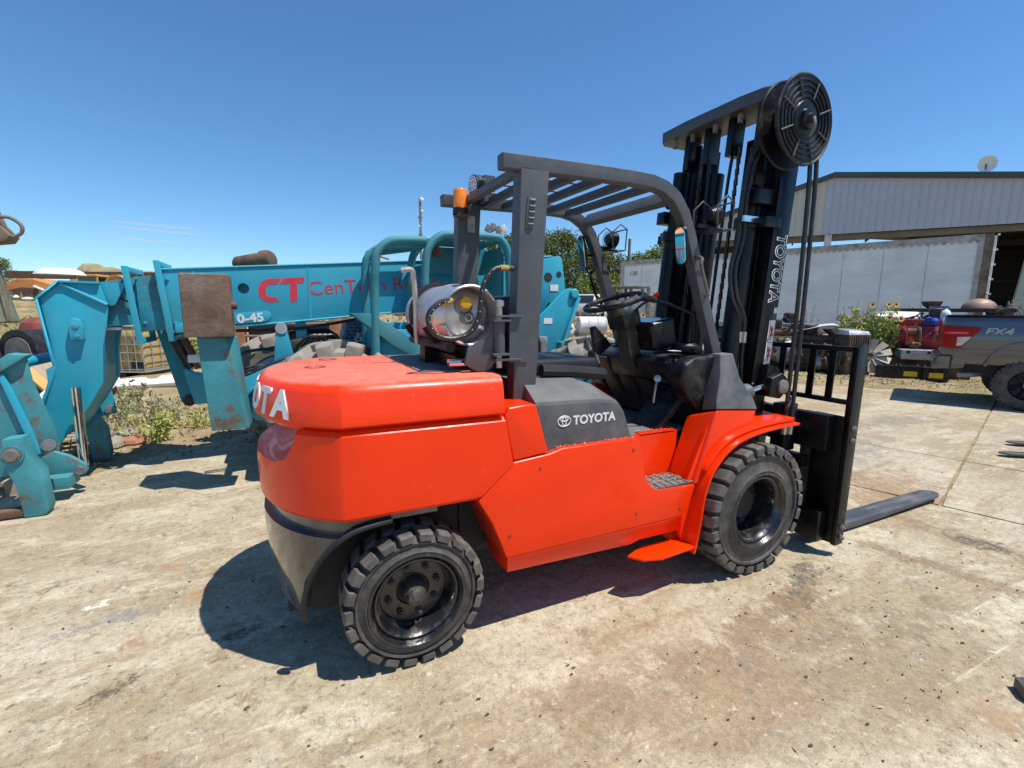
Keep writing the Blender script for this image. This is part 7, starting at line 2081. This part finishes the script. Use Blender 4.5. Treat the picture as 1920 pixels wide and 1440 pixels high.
# dirt mound
MO = MB()
rg = random.Random(3)
vs_ = []; n_ = 26
for j in range(n_):
    for i in range(n_):
        x = (i / (n_ - 1) - 0.5) * 18; y = (j / (n_ - 1) - 0.5) * 16
        r_ = math.hypot(x / 7.2, y / 6.5)
        h_ = 6.6 * max(0, min(1, (1.12 - r_) * 2.2)) ** 0.8 if r_ < 1.12 else 0
        h_ *= 0.9 + 0.3 * noise.noise(Vector((x * .25, y * .25, 1))) + 0.1 * noise.noise(Vector((x, y, 4)))
        vs_.append((x, y, h_ - 0.3))
MO.add(vs_, [(j * n_ + i, j * n_ + i + 1, (j + 1) * n_ + i + 1, (j + 1) * n_ + i) for j in range(n_ - 1) for i in range(n_ - 1)])
mo = MO.build('dirt_mound', M['mound'], ang=60)
mo['kind'] = 'structure'; mo.location = (-21.6, 89, 1.2)
# junk on the slope
rg = random.Random(17)
jk = MB()
for k in range(60):
    c = Vector((-11.6 + rg.uniform(-2.2, 2.4), 29 + rg.uniform(-2.5, 2.0), 0))
    c.z = gz(c.x, c.y) + rg.uniform(0.05, 0.3)
    r_ = rg.uniform(0.1, 0.4)
    jk.box(c - Vector((r_, r_ * .7, r_ * .35)), c + Vector((r_, r_ * .7, r_ * .35)), Matrix.Rotation(rg.uniform(0, 3), 3, rdir(rg)))
jo = jk.build('slope_scrap', M['greasy']); jo['kind'] = 'stuff'; jo['label'] = 'dark scrap scattered on the slope below the orange bonnet'
jk = MB()
for k in range(26):
    c = Vector((-10.6 + rg.uniform(-2.0, 2.4), 28.4 + rg.uniform(-2.5, 2.0), 0))
    c.z = gz(c.x, c.y) + rg.uniform(0.05, 0.25)
    r_ = rg.uniform(0.08, 0.3)
    jk.sph(c, r_, 8, (1.3, 0.9, 0.5), 0.5, k)
jo = jk.build('pale_scrap', M['whiteold']); jo['kind'] = 'stuff'; jo['label'] = 'pale rags and scrap on the slope at the left'
rd = MB().lathe([(0.52, 0), (0.52, 0.1), (0.45, 0.32), (0.25, 0.46), (0, 0.5)], (0, 0, 0), (0, 0, 1), 22).build('rusty_drum', M['oldred'])
tag(rd, 'dark red rusty drum end behind the steel stack', 'drum'); rd.location = (-7.6, 18.3, gz(-7.6, 18.3) + 0.25)
# stack of long steel
for k in range(11):
    row, colm = divmod(k, 4)
    st_ = MB().box((-2.6, -0.11, 0), (2.6, 0.11, 0.13)).build('steel_length', [M['galv'], M['rustdark'], M['louver'], M['castalu']][(k * 3) % 4])
    tag(st_, ['shiny', 'dark rusty', 'pinkish', 'dull grey'][(k * 3) % 4] + ' long steel length, ' + ['front', 'second', 'third', 'rearmost'][colm] + ' in the ' + ['bottom', 'middle', 'top'][row] + ' layer of the stack', 'steel bar', 'stacked steel lengths')
    a_ = -0.2 + 0.02 * math.sin(k * 2)
    q = Vector((-6.6, 12.5)) + Vector((0.2 + 0.12 * math.sin(k * 3), 0.26 * colm))
    st_.location = (q.x, q.y, gz(q.x, q.y) + 0.32 + row * 0.15); st_.rotation_euler = (0, 0, a_)
for x in (-8.2, -5.1):
    sp3 = MB().box((-0.12, -0.2, 0), (0.12, 1.1, 0.4)).build('timber_bearer', M['palewood'])
    tag(sp3, ('left' if x < -7 else 'right') + ' timber bearer under the stack of long steel', 'timber', 'bearers under the steel stack'); sp3.location = (x, 12.35 - 0.2 * (x + 6.6), gz(x, 12.5) - 0.05)
# curved black pieces
for k, (x, y, h_, w_, l) in enumerate(((-5.0, 8.0, 0.95, 0.5, 'leftmost black curved track piece on end'), (-4.35, 8.35, 1.15, 0.42, 'taller grey-faced curved track piece beside the boards'))):
    ct = thing('track_piece', l, 'track piece', (x, y, 0), -0.5, 'curved track pieces')
    arc_ = [(0.28 * math.cos(R(a)), h_ - 0.28 + 0.28 * math.sin(R(a))) for a in range(180, -1, -15)]
    path_ = [(-0.36, 0.0)] + arc_ + [(0.5, 0.0)]
    MB().prism(offs(path_, 0.05), 1, -w_ * .5, w_ * .5).build('rubber_band', M['hoser'], ct)
    MB().prism([(-0.30, 0.02), (-0.23, h_ - 0.32)] + [(a * 0.8, (b - h_ + .28) * 0.8 + h_ - .3) for a, b in arc_] + [(0.40, 0.02)], 1, -w_ * .5 - 0.012, -w_ * .3).build('side_face', M['greyold'], ct)
pl3 = MB().box((-0.28, -0.5, 0), (0.28, 0.5, 0.035)).build('wooden_board', M['palewood'], None, bevel=0.004)
tag(pl3, 'tan board leaning beside the curved track pieces', 'board'); pl3.location = (-3.75, 8.0, 0.55); pl3.rotation_euler = (0.2, 0.75, -0.5)
pl4 = MB().box((-0.3, -0.5, 0), (0.3, 0.5, 0.05)).build('wooden_board', M['yellow'], None, bevel=0.004)
tag(pl4, 'yellowish board under the leaning tan board', 'board'); pl4.location = (-3.78, 7.85, 0.40); pl4.rotation_euler = (0.1, 0.75, -0.5)
kb = MB().box((-0.5, -0.4, 0), (0.5, 0.4, 0.3)).build('dark_crate', M['greasy'], None, bevel=0.02)
tag(kb, 'dark low crate carrying the boards at the left', 'crate'); kb.location = (-3.85, 8.1, 0); kb.rotation_euler = (0, 0, -0.4)
sht = MB().loft([[(-0.45, -0.5, 0.0), (0.45, -0.5, 0.05), (0.45, 0.5, 0.35), (-0.4, 0.5, 0.3)], [(-0.4, -0.5, 0.03), (0.40, -0.48, 0.12), (0.42, 0.5, 0.42), (-0.36, 0.5, 0.4)]]).build('plastic_sheet', M['white'], None, bevel=0.02)
tag(sht, 'white plastic panel lying behind the boom head', 'panel'); sht.location = (-3.3, 6.3, 0.1); sht.rotation_euler = (0, 0, -0.2)
# pallets under and behind the tool carriage
for k, (x, y, rz, l) in enumerate(((-3.2, 3.2, 0.1, 'weathered pallet on the concrete behind the tool carriage'), (-3.1, 4.6, 0.35, 'weathered pallet on the dirt behind the boom head'))):
    pa = thing('wooden_pallet', l, 'pallet', (x, y, 0.0), rz, 'wooden pallets')
    for j in range(6):
        MB().box((-0.6, -0.5 + j * 0.18, 0.1), (0.6, -0.39 + j * 0.18, 0.122)).build('deck_board', M['palewood'], pa)
    for x_ in (-0.55, 0, 0.55):
        MB().box((x_ - 0.045, -0.5, 0.0), (x_ + 0.045, 0.51, 0.1)).build('runner', M['palewood'], pa)
# weeds and stones at the edge of the concrete
WG = 'weeds along the edge of the concrete'
for k, (x, y, h_, s_, n2, L_, l) in enumerate(((-2.55, 4.75, 0.55, 0.42, 26, 0.085, 'bushy dusty weed just right of the chrome ram'), (-1.95, 4.35, 0.36, 0.38, 20, 0.07, 'low dusty weed at the concrete edge below the far outrigger'),
                                               (-2.75, 6.1, 0.5, 0.5, 24, 0.09, 'green weed behind the lower boom head'), (-1.65, 5.0, 0.3, 0.4, 16, 0.07, 'small sparse weed on the dirt left of the worn outrigger'),
                                               (-2.15, 5.4, 0.42, 0.45, 18, 0.08, 'medium weed in the dirt between ram and outrigger'), (-3.0, 5.1, 0.5, 0.4, 18, 0.09, 'weed half hidden behind the boom head'))):
    weedplant('ground_weed', l, 'weed', (x, y, gz(x, y)), h_, s_, n2, 14, L_, 40 + k, M['weedgrey'] if k % 2 == 0 else M['weed'], 1 if k == 0 else 0, 0.05, WG)
weedplant('ground_weed', 'green weed clump beside the tote corner', 'weed', (-2.75, 12.2, gz(-2.75, 12.2)), 0.9, 0.6, 26, 18, 0.13, 60, M['weed'], 0, 0.05, WG)
for k, (x, y, r_, m_, l) in enumerate(((-2.12, 4.28, 0.13, 'brick', 'orange broken brick at the concrete edge'), (-2.3, 4.2, 0.14, 'rock', 'grey flat stone left of the broken brick'), (-2.25, 4.5, 0.16, 'rock', 'dark stone behind the broken brick'), (-2.45, 4.0, 0.12, 'brick', 'reddish brick piece near the chrome ram'))):
    o_ = MB().sph((0, 0, 0), r_, 10, (1.2, 0.9, 0.5), 0.5, k * 3.1).build('loose_stone', M[m_], ang=25)
    tag(o_, l, 'stone', 'loose stones at the concrete edge'); o_.location = (x, y, 0.04); o_.rotation_euler = (0, 0, k)

# ------------------------------------------------------------ middle distance
for k, (x, y, ax, l) in enumerate(((7.35, 8.9, (-0.75, -0.62, 0.05), 'white drum lying on the bank with its end facing the yard'), (7.15, 9.7, (-0.65, -0.75, 0.0), 'white drum lying behind the front drum'), (8.3, 9.9, (-0.9, 0.3, 0.0), 'white drum lying crosswise at the back'))):
    db = thing('white_drum', l, 'drum', (x, y, gz(x, y) + 0.3), 0, 'white drums on the bank')
    MB().lathe([(0, -0.44), (0.26, -0.44), (0.285, -0.43), (0.29, -0.40), (0.275, -0.38), (0.285, -0.15), (0.3, -0.14), (0.285, -0.12), (0.285, 0.14), (0.3, 0.15), (0.285, 0.17), (0.28, 0.40), (0.29, 0.42), (0.26, 0.44), (0.25, 0.42), (0, 0.42)], (0, 0, 0), ax, 26).build('drum_shell', M['whiteold'], db)
    a_ = Vector(ax).normalized()
    MB().lathe([(0.03, 0), (0.03, 0.02), (0, 0.02)], a_ * 0.42 + Vector((0, 0, 0.16)), ax, 10).build('drum_bung', M['greyold'], db)
WB = thing('wire_basket', 'bent orange-yellow wire basket behind the white drums', 'wire basket', (8.0, 11.3, gz(8.0, 11.3)), -0.5)
for k in range(9):
    x = -0.6 + 0.15 * k
    MB().tube([(x, -0.3, 0), (x + 0.04 * math.sin(k), -0.3, 0.45), (x * 0.9, -0.25, 0.85 - 0.02 * k)], 0.018, 5).build('basket_wire', M['wire'], WB)
for z in (0.1, 0.35, 0.6, 0.8):
    MB().tube([(-0.62, -0.31, z), (0.0, -0.33, z + 0.03), (0.6, -0.3, z - 0.03)], 0.018, 5).build('basket_wire', M['wire'], WB)
MB().loft([[(-0.55, -0.2, 0), (0.55, -0.2, 0), (0.55, 0.4, 0), (-0.55, 0.4, 0)], [(-0.3, -0.1, 0.7), (0.35, -0.1, 0.6), (0.3, 0.3, 0.6), (-0.3, 0.3, 0.7)]]).build('basket_load', M['orangeold'], WB, bevel=0.05)


def van(label, loc, rz, sc=1.0, boxh=0):
    v = thing('white_truck', label, 'truck', loc, rz, 'white trucks parked far behind')
    P = [(-1.0 * sc, 0.5), (1.0 * sc, 0.5), (1.05 * sc, 1.2), (0.95 * sc, 1.45), (0.6 * sc, 2.15), (-0.75 * sc, 2.2), (-1.0 * sc, 2.1)]
    MB().prism(P, 0, -0.95, 0.95).build('truck_cab', M['white'], v, bevel=0.06, seg=2)
    MB().prism([(0.98 * sc, 1.46), (0.98 * sc, 1.48), (0.66 * sc, 2.08), (0.60 * sc, 2.08)], 0, -0.8, 0.8).build('windscreen', M['glass'], v)
    for sg in (-1, 1):
        MB().prism([(-0.5 * sc, 1.45), (0.75 * sc, 1.45), (0.5 * sc, 2.02), (-0.45 * sc, 2.05)], 0, sg * 0.93, sg * 0.965).build('side_window', M['glass'], v)
        for y in (0.6, -3.0):
            MB().lathe([(0.18, -0.12), (0.4, -0.12), (0.42, 0), (0.4, 0.12), (0.18, 0.12), (0, 0.05)], (sg * 0.85, y * sc, 0.42), (sg, 0, 0), 20).build('truck_wheel', M['rubber'], v)
    MB().box((-0.9, -4.0 * sc, 0.6), (0.9, -1.05 * sc, 1.15)).build('load_bed', M['whiteold'], v, bevel=0.03)
    MB().box((-0.7, 0.9 * sc, 0.45), (0.7, 1.12 * sc, 0.75)).build('front_bumper', M['castalu'], v, bevel=0.03)
    return v


van('white pickup-bodied truck far behind the left guard pillar', (22.6, 31.0, gz(22.6, 31)), 2.3)
van('second white truck farther right, seen past the guard pillar', (26.3, 32.0, gz(26.3, 32)), 2.6)
FB = thing('flatbed_side', 'long white flatbed side with a small red mark, behind the wire basket', 'truck bed', (14.4, 18.4, gz(14.4, 18.4)), -0.42)
MB().box((-1.9, -0.05, 0.15), (1.9, 1.6, 0.85)).build('side_board', M['whiteold'], FB, bevel=0.02)
MB().lathe([(0.1, 0), (0.1, 0.01), (0.06, 0.01), (0.06, 0)], (0.6, -0.052, 0.55), (0, -1, 0), 16, full=True).build('red_mark', M['redink'], FB)
for x in (-1.3, 1.3):
    MB().box((x - 0.15, 0.1, 0), (x + 0.15, 1.4, 0.15)).build('bearer', M['rustdark'], FB)
GM = thing('grey_skid_frame', 'grey open machine frame with canopy behind the steering wheel', 'machine frame', (11.0, 11.5, gz(11.0, 11.5)), -0.45)
for x in (-0.5, 0.1, 0.75):
    MB().box((x - 0.05, -0.05, 0), (x + 0.05, 0.05, 1.35)).build('frame_post', M['greyold'], GM)
    MB().box((x - 0.05, 0.75, 0), (x + 0.05, 0.85, 1.35)).build('frame_post', M['greyold'], GM)
MB().box((-0.85, -0.15, 1.355), (0.75, 0.95, 1.42)).build('canopy', M['greyold'], GM, bevel=0.02)
MB().box((0.0, 0.05, 0.25), (0.72, 0.7, 0.95)).build('engine_cover', M['whiteold'], GM, bevel=0.03)
MB().box((-0.6, 0.0, 0.1), (0.8, 0.8, 0.24)).build('base_frame', M['greasy'], GM)
for k in range(3):
    ty_ = MB().lathe([(0.2, -0.09), (0.38, -0.1), (0.42, -0.06), (0.42, 0.06), (0.38, 0.1), (0.2, 0.09)], (0, 0, 0), (0, 0, 1), 26).build('tyre_in_stack', M['rubber'])
    tag(ty_, ['bottom tyre of the small stack behind the levers', 'middle tyre of the small stack behind the levers', 'top tyre of the small stack behind the levers'][k], 'tyre', 'stacked tyres')
    ty_.location = (9.75 + 0.03 * k, 9.55, gz(9.75, 9.55) + 0.09 + 0.2 * k)
    ty_.rotation_euler = (0.03 * k, 0, 0)
pt_ = MB().box((-0.5, -0.4, 0), (0.5, 0.4, 0.12)).build('stacked_boards', M['greyold'])
tag(pt_, 'grey flat boards on the bank right of the tyre stack', 'boards'); pt_.location = (9.9, 8.75, gz(9.9, 8.75)); pt_.rotation_euler = (0, 0, -0.5)
weedplant('yellow_flower_bush', 'tall yellow-flowered plants on the bank seen past the levers', 'bush', (8.35, 7.6, gz(8.35, 7.6)), 1.5, 0.6, 34, 26, 0.13, 71, M['weed'], 9, 0.07, 'flowering plants on the bank')
weedplant('yellow_flower_bush', 'yellow-flowered plants beside the white drums', 'bush', (6.6, 8.9, gz(6.6, 8.9)), 0.95, 0.6, 26, 24, 0.12, 72, M['weedgrey'], 6, 0.06, 'flowering plants on the bank')
weedplant('yellow_flower_bush', 'yellow-flowered plants right of the front white drum', 'bush', (8.2, 8.7, gz(8.2, 8.7)), 1.0, 0.5, 24, 22, 0.12, 73, M['weedgrey'], 5, 0.06, 'flowering plants on the bank')
weedplant('dry_bush', 'dry beige brush in front of the trailer front end', 'dry weed', (13.0, 12.4, gz(13, 12.4)), 1.9, 0.6, 30, 10, 0.12, 74, M['dry'], 0, bare=0.3)
# loader arm over the boom
YA = thing('excavator_arm', 'yellow excavator arm tip showing above the boom', 'excavator arm', (5.2, 29.2, gz(5.2, 29.2)), -0.42)
MB().prism([(-0.7, 3.3), (-0.62, 3.9), (-0.45, 4.05), (-0.25, 3.75), (0.3, 3.4), (2.5, 3.2), (2.5, 2.7), (0, 2.8)], 1, -0.2, 0.2).build('arm', M['yellow'], YA, bevel=0.03)
MB().tube([(-0.4, 0, 3.85), (0.8, 0, 3.5)], 0.08, 10).build('arm_ram', M['castalu'], YA)
MB().prism([(2.0, 0), (3.8, 0), (3.8, 1.6), (2.6, 3.2), (2.2, 2.8)], 1, -0.9, 0.9).build('machine_body', M['yellow'], YA, bevel=0.06)
# light mast head, utility pole, tower
FL = thing('light_tower', 'folded lighting mast with lamp heads between the guard posts', 'light tower', (16.2, 35.0, gz(16.2, 35)), -0.42)
MB().tube([(0, 0, 0), (0, 0, 6.9)], 0.09, 10).build('tower_mast', M['galv'], FL)
MB().box((-0.9, -0.5, 0), (0.9, 0.5, 1.1)).build('tower_trailer', M['whiteold'], FL, bevel=0.05)
MB().tube([(-0.75, 0, 6.6), (0.0, 0, 7.0), (0.75, 0, 6.75)], 0.08, 8).build('cross_arm', M['castalu'], FL)
for k, x in enumerate((-0.75, -0.35, 0.1, 0.55)):
    c = Vector((x, -0.2, 7.0 + 0.12 * math.sin(k * 2)))
    MB().box(c - Vector((0.22, 0.12, 0.3)), c + Vector((0.22, 0.12, 0.3)), Matrix.Rotation(0.5 - 0.3 * k, 3, 'Y')).build('lamp_head', M['castalu'] if k < 3 else M['white'], FL, bevel=0.03)
UP = thing('utility_pole', 'pale utility pole with transformer in front of the trees', 'utility pole', (32.6, 49.4, gz(32.6, 49)))
MB().tube([(0, 0, -0.2), (0, 0, 8.6)], [0.2, 0.13], 10).build('pole_shaft', M['whiteold'], UP)
MB().box((-1.3, -0.08, 8.3), (1.5, 0.08, 8.48), Matrix.Rotation(-0.42, 3, 'Z')).build('cross_arm', M['whiteold'], UP)
MB().lathe([(0, 0), (0.4, 0), (0.4, 1.0), (0, 1.05)], (-0.75, 0, 5.9), (0, 0, 1), 14).build('transformer', M['castalu'], UP)
BP = MB().tube([(0, 0, 0), (0, 0, 9.6)], [0.22, 0.18], 10).build('bare_pole', M['greyold'])
tag(BP, 'bare grey pole rising above the trees left of the trailer', 'pole'); BP.location = (39.8, 46.8, 1.0)
TW = thing('radio_tower', 'thin radio mast with small dishes on the far horizon', 'radio tower', (54.65, 200.7, 1.2))
MB().tube([(0, 0, 0), (0, 0, 46.0)], 0.55, 6).build('mast', M['castalu'], TW)
for z in (31.5, 38.5):
    MB().lathe([(0.9, -0.3), (0.9, 0.3)], (0, 0, z), (0, 0, 1), 8).build('collar', M['greyold'], TW)
MB().sph((0.6, -0.4, 45.6), 0.9, 10).build('top_dish', M['white'], TW)
MB().sph((0.7, -0.4, 41.0), 0.6, 8).build('side_dish', M['white'], TW)
MB().sph((-0.7, -0.4, 34.8), 0.5, 8).build('side_dish', M['white'], TW)
# trees
GT = 'trees beyond the yard'
tr = [(32.0, 50.6, 10.6, 5.6, 'leaf', 'largest dark green tree, just left of the utility pole'), (37.0, 50.0, 9.2, 4.6, 'leaf', 'round green tree behind the utility pole'), (31.5, 41.0, 5.2, 3.2, 'leaf2', 'lighter low tree in front of the dark trees'),
      (42.0, 48.5, 8.4, 4.4, 'leaf', 'dark tree right of the utility pole'), (45.5, 45.5, 7.8, 3.8, 'leaf', 'tree behind the left end of the trailer'), (25.5, 52.5, 8.8, 5.0, 'leaf', 'tree half hidden behind the right guard post'),
      (36.0, 36.5, 8.0, 3.4, 'leaf2', 'yellow green tree just above the trailer'), (33.0, 29.4, 10.0, 2.7, 'leaf', 'tall open tree beside the mast with sky through its branches'), (49.5, 43.0, 8.0, 4.0, 'leaf', 'tree right of the bare pole'),
      (-46.5, 108, 8.6, 5.5, 'leaf', 'distant tree at the left horizon'), (28.5, 61, 9.5, 5.5, 'leaf', 'farther tree behind the largest dark tree'), (38.5, 41.5, 5.0, 2.8, 'leaf2', 'low bushy tree in front of the round green tree')]
for k, (x, y, h_, r_, m_, l) in enumerate(tr):
    tree(l, (x, y, gz(x, y)), h_, r_, 100 + k, M[m_], 0.22 if k != 7 else 0.5, 90 if k != 7 else 38, 190, 0.27, GT)
hd = MB()
rg = random.Random(77)
for k in range(2600):
    x = rg.uniform(20, 52); y = 52 + rg.uniform(-3, 3) - 0.25 * (x - 34)
    c = Vector((x, y, gz(x, y) + rg.random() ** 0.8 * (3.2 + 1.2 * noise.noise(Vector((x * .3, 0, 0))))))
    leafquad(hd, c, rdir(rg), rdir(rg), 0.7, 0.5)
me = bpy.data.meshes.new('undergrowth'); me.from_pydata(hd.v, [], hd.f); me.materials.append(M['leaf'])
ho_ = bpy.data.objects.new('undergrowth', me); COL.objects.link(ho_); ho_['kind'] = 'stuff'; ho_['label'] = 'dense green undergrowth below the far trees'
# dry grass on the dirt
gm = MB()
rg = random.Random(31)
n_g = 0
while n_g < 5200:
    x = rg.uniform(-12, 16); y = rg.uniform(3.2, 24)
    if inside(x, y, APRON):
        continue
    if noise.noise(Vector((x * 0.5, y * 0.5, 9))) < 0.02:
        continue
    n_g += 1
    c = Vector((x, y, gz(x, y) - 0.01))
    leafquad(gm, c, rdir(rg, 1.6), rdir(rg), rg.uniform(0.06, 0.2) * (1 + y * 0.03), 0.016 * (1 + y * 0.08))
me = bpy.data.meshes.new('dry_grass'); me.from_pydata(gm.v, [], gm.f); me.materials.append(M['dry'])
go = bpy.data.objects.new('dry_grass', me); COL.objects.link(go); go['kind'] = 'stuff'; go['label'] = 'sparse dry grass on the dirt beyond the concrete'
gm = MB()
n_g = 0
while n_g < 4200:
    x = rg.uniform(-26, 12); y = rg.uniform(12, 42)
    if noise.noise(Vector((x * 0.22, y * 0.22, 4))) < 0.0:
        continue
    n_g += 1
    leafquad(gm, Vector((x, y, gz(x, y) - 0.01)), rdir(rg, 1.5), rdir(rg), rg.uniform(0.15, 0.45), 0.08)
me = bpy.data.meshes.new('slope_grass'); me.from_pydata(gm.v, [], gm.f); me.materials.append(M['weedgrey'])
go = bpy.data.objects.new('slope_grass', me); COL.objects.link(go); go['kind'] = 'stuff'; go['label'] = 'dusty green grass on the rising ground at the back'
# gravel and litter
gv = MB()
for k in range(4200):
    if k % 2:
        t_ = rg.random(); base_ = Vector((10.9, 5.9, 0)).lerp(Vector((13.6, 2.4, 0)), t_)
        c = base_ + Vector((rg.gauss(0.1, 0.7), rg.gauss(0, 0.5), 0))
    else:
        c = Vector((rg.uniform(-3.4, 0.5), rg.uniform(3.4, 7.0), 0))
    z = gz(c.x, c.y) if not inside(c.x, c.y, APRON) else 0.0
    s_ = 0.004 + 0.02 * rg.random() ** 3
    c.z = z + s_ * 0.3
    gv.box(c - Vector((s_, s_ * .8, s_ * .5)), c + Vector((s_, s_ * .8, s_ * .5)), Matrix.Rotation(rg.uniform(0, 3), 3, rdir(rg)))
go = gv.build('gravel', mat('tan_gravel', (0.34, 0.27, 0.18), 0.9, var=0.4, scale=3), smooth=False); go['kind'] = 'stuff'; go['label'] = 'loose gravel and dirt clods at the edges of the concrete'
lt = MB(); ld = MB()
for k in range(1500):
    if k % 3 == 0:
        c = Vector((rg.gauss(1.9, 1.2), rg.gauss(-1.5, 0.45), 0))
    else:
        c = Vector((rg.uniform(-3.5, 5.5), rg.uniform(-2.4, 3.4), 0))
    c.z = 0.002
    s_ = 0.0016 + 0.0062 * rg.random() ** 3
    if k % 5:
        ld.sph(c + Vector((0, 0, s_ * 0.3)), s_, 6, (rg.uniform(.8, 1.8), rg.uniform(.5, 1), .6), 0.6, k)
    else:
        leafquad(lt, c + Vector((0, 0, 0.002)), Vector((rg.gauss(0, 1), rg.gauss(0, 1), 0.05)), Vector((0, 0, 1)), s_ * 5, s_ * 1.2)
go = ld.build('dark_crumbs', M['mudcrumb'] if 'mudcrumb' in M else mat('mud_crumb', (0.09, 0.07, 0.05), 0.9), smooth=False); go['kind'] = 'stuff'; go['label'] = 'dark crumbs of dried mud on the concrete'
me = bpy.data.meshes.new('straw_bits'); me.from_pydata(lt.v, [], lt.f); me.materials.append(M['dry'])
go = bpy.data.objects.new('straw_bits', me); COL.objects.link(go); go['kind'] = 'stuff'; go['label'] = 'pale bits of straw and chips on the concrete'
# leaf litter on the forklift, each clump lies loose
lf = MB()
for k in range(150):
    if k < 50:
        c = Vector((rg.uniform(-0.38, 0.32), rg.uniform(-0.42, 0.42), 1.2955))
    elif k < 95:
        c = Vector((rg.uniform(1.29, 1.58), rg.uniform(-0.58, -0.46), 0.624 + 0.008 * rg.random()))
    elif k < 125:
        c = Vector((rg.uniform(0.67, 1.15), rg.uniform(-0.617, -0.594), 0.927))
    else:
        c = Vector((rg.uniform(1.35, 1.62), rg.uniform(-0.435, -0.40), 0.89))
    leafquad(lf, c, Vector((rg.gauss(0, 1), rg.gauss(0, 1), 0.12)), Vector((0, 0, 1)), rg.uniform(0.008, 0.026), rg.uniform(0.004, 0.011))
me = bpy.data.meshes.new('leaf_litter'); me.from_pydata(lf.v, [], lf.f); me.materials.append(M['dry'])
go = bpy.data.objects.new('leaf_litter', me); COL.objects.link(go); go['kind'] = 'stuff'; go['label'] = 'dry leaf bits lying on the forklift ledges'
# short contrails high over the left horizon
mc, nc, bc_ = newmat('contrail_ice')
tr_ = nc.nodes.new('ShaderNodeBsdfTransparent'); mx_ = nc.nodes.new('ShaderNodeMixShader'); df = nc.nodes.new('ShaderNodeBsdfTranslucent')
df.inputs[0].default_value = (0.95, 0.95, 0.95, 1)
mx_.inputs[0].default_value = 0.45
outn = [x for x in nc.nodes if x.type == 'OUTPUT_MATERIAL'][0]
nc.links.new(tr_.outputs[0], mx_.inputs[1]); nc.links.new(df.outputs[0], mx_.inputs[2]); nc.links.new(mx_.outputs[0], outn.inputs[0])
for a, b, l in (((-1528, 5941, 825), (-667, 5508, 737), 'uppermost of the three faint contrails'), ((-1531, 5934, 775), (-588, 5461, 683), 'middle and longest of the three faint contrails'), ((-1628, 5964, 679), (-811, 5556, 611), 'lowest of the three faint contrails')):
    o_ = MB().tube([a, tuple(Vector(a).lerp(Vector(b), 0.35)), tuple(Vector(a).lerp(Vector(b), 0.7)), b], [0.5, 5, 8, 0.6], 8).build('contrail', mc)
    tag(o_, l, 'contrail', 'contrails over the left horizon')
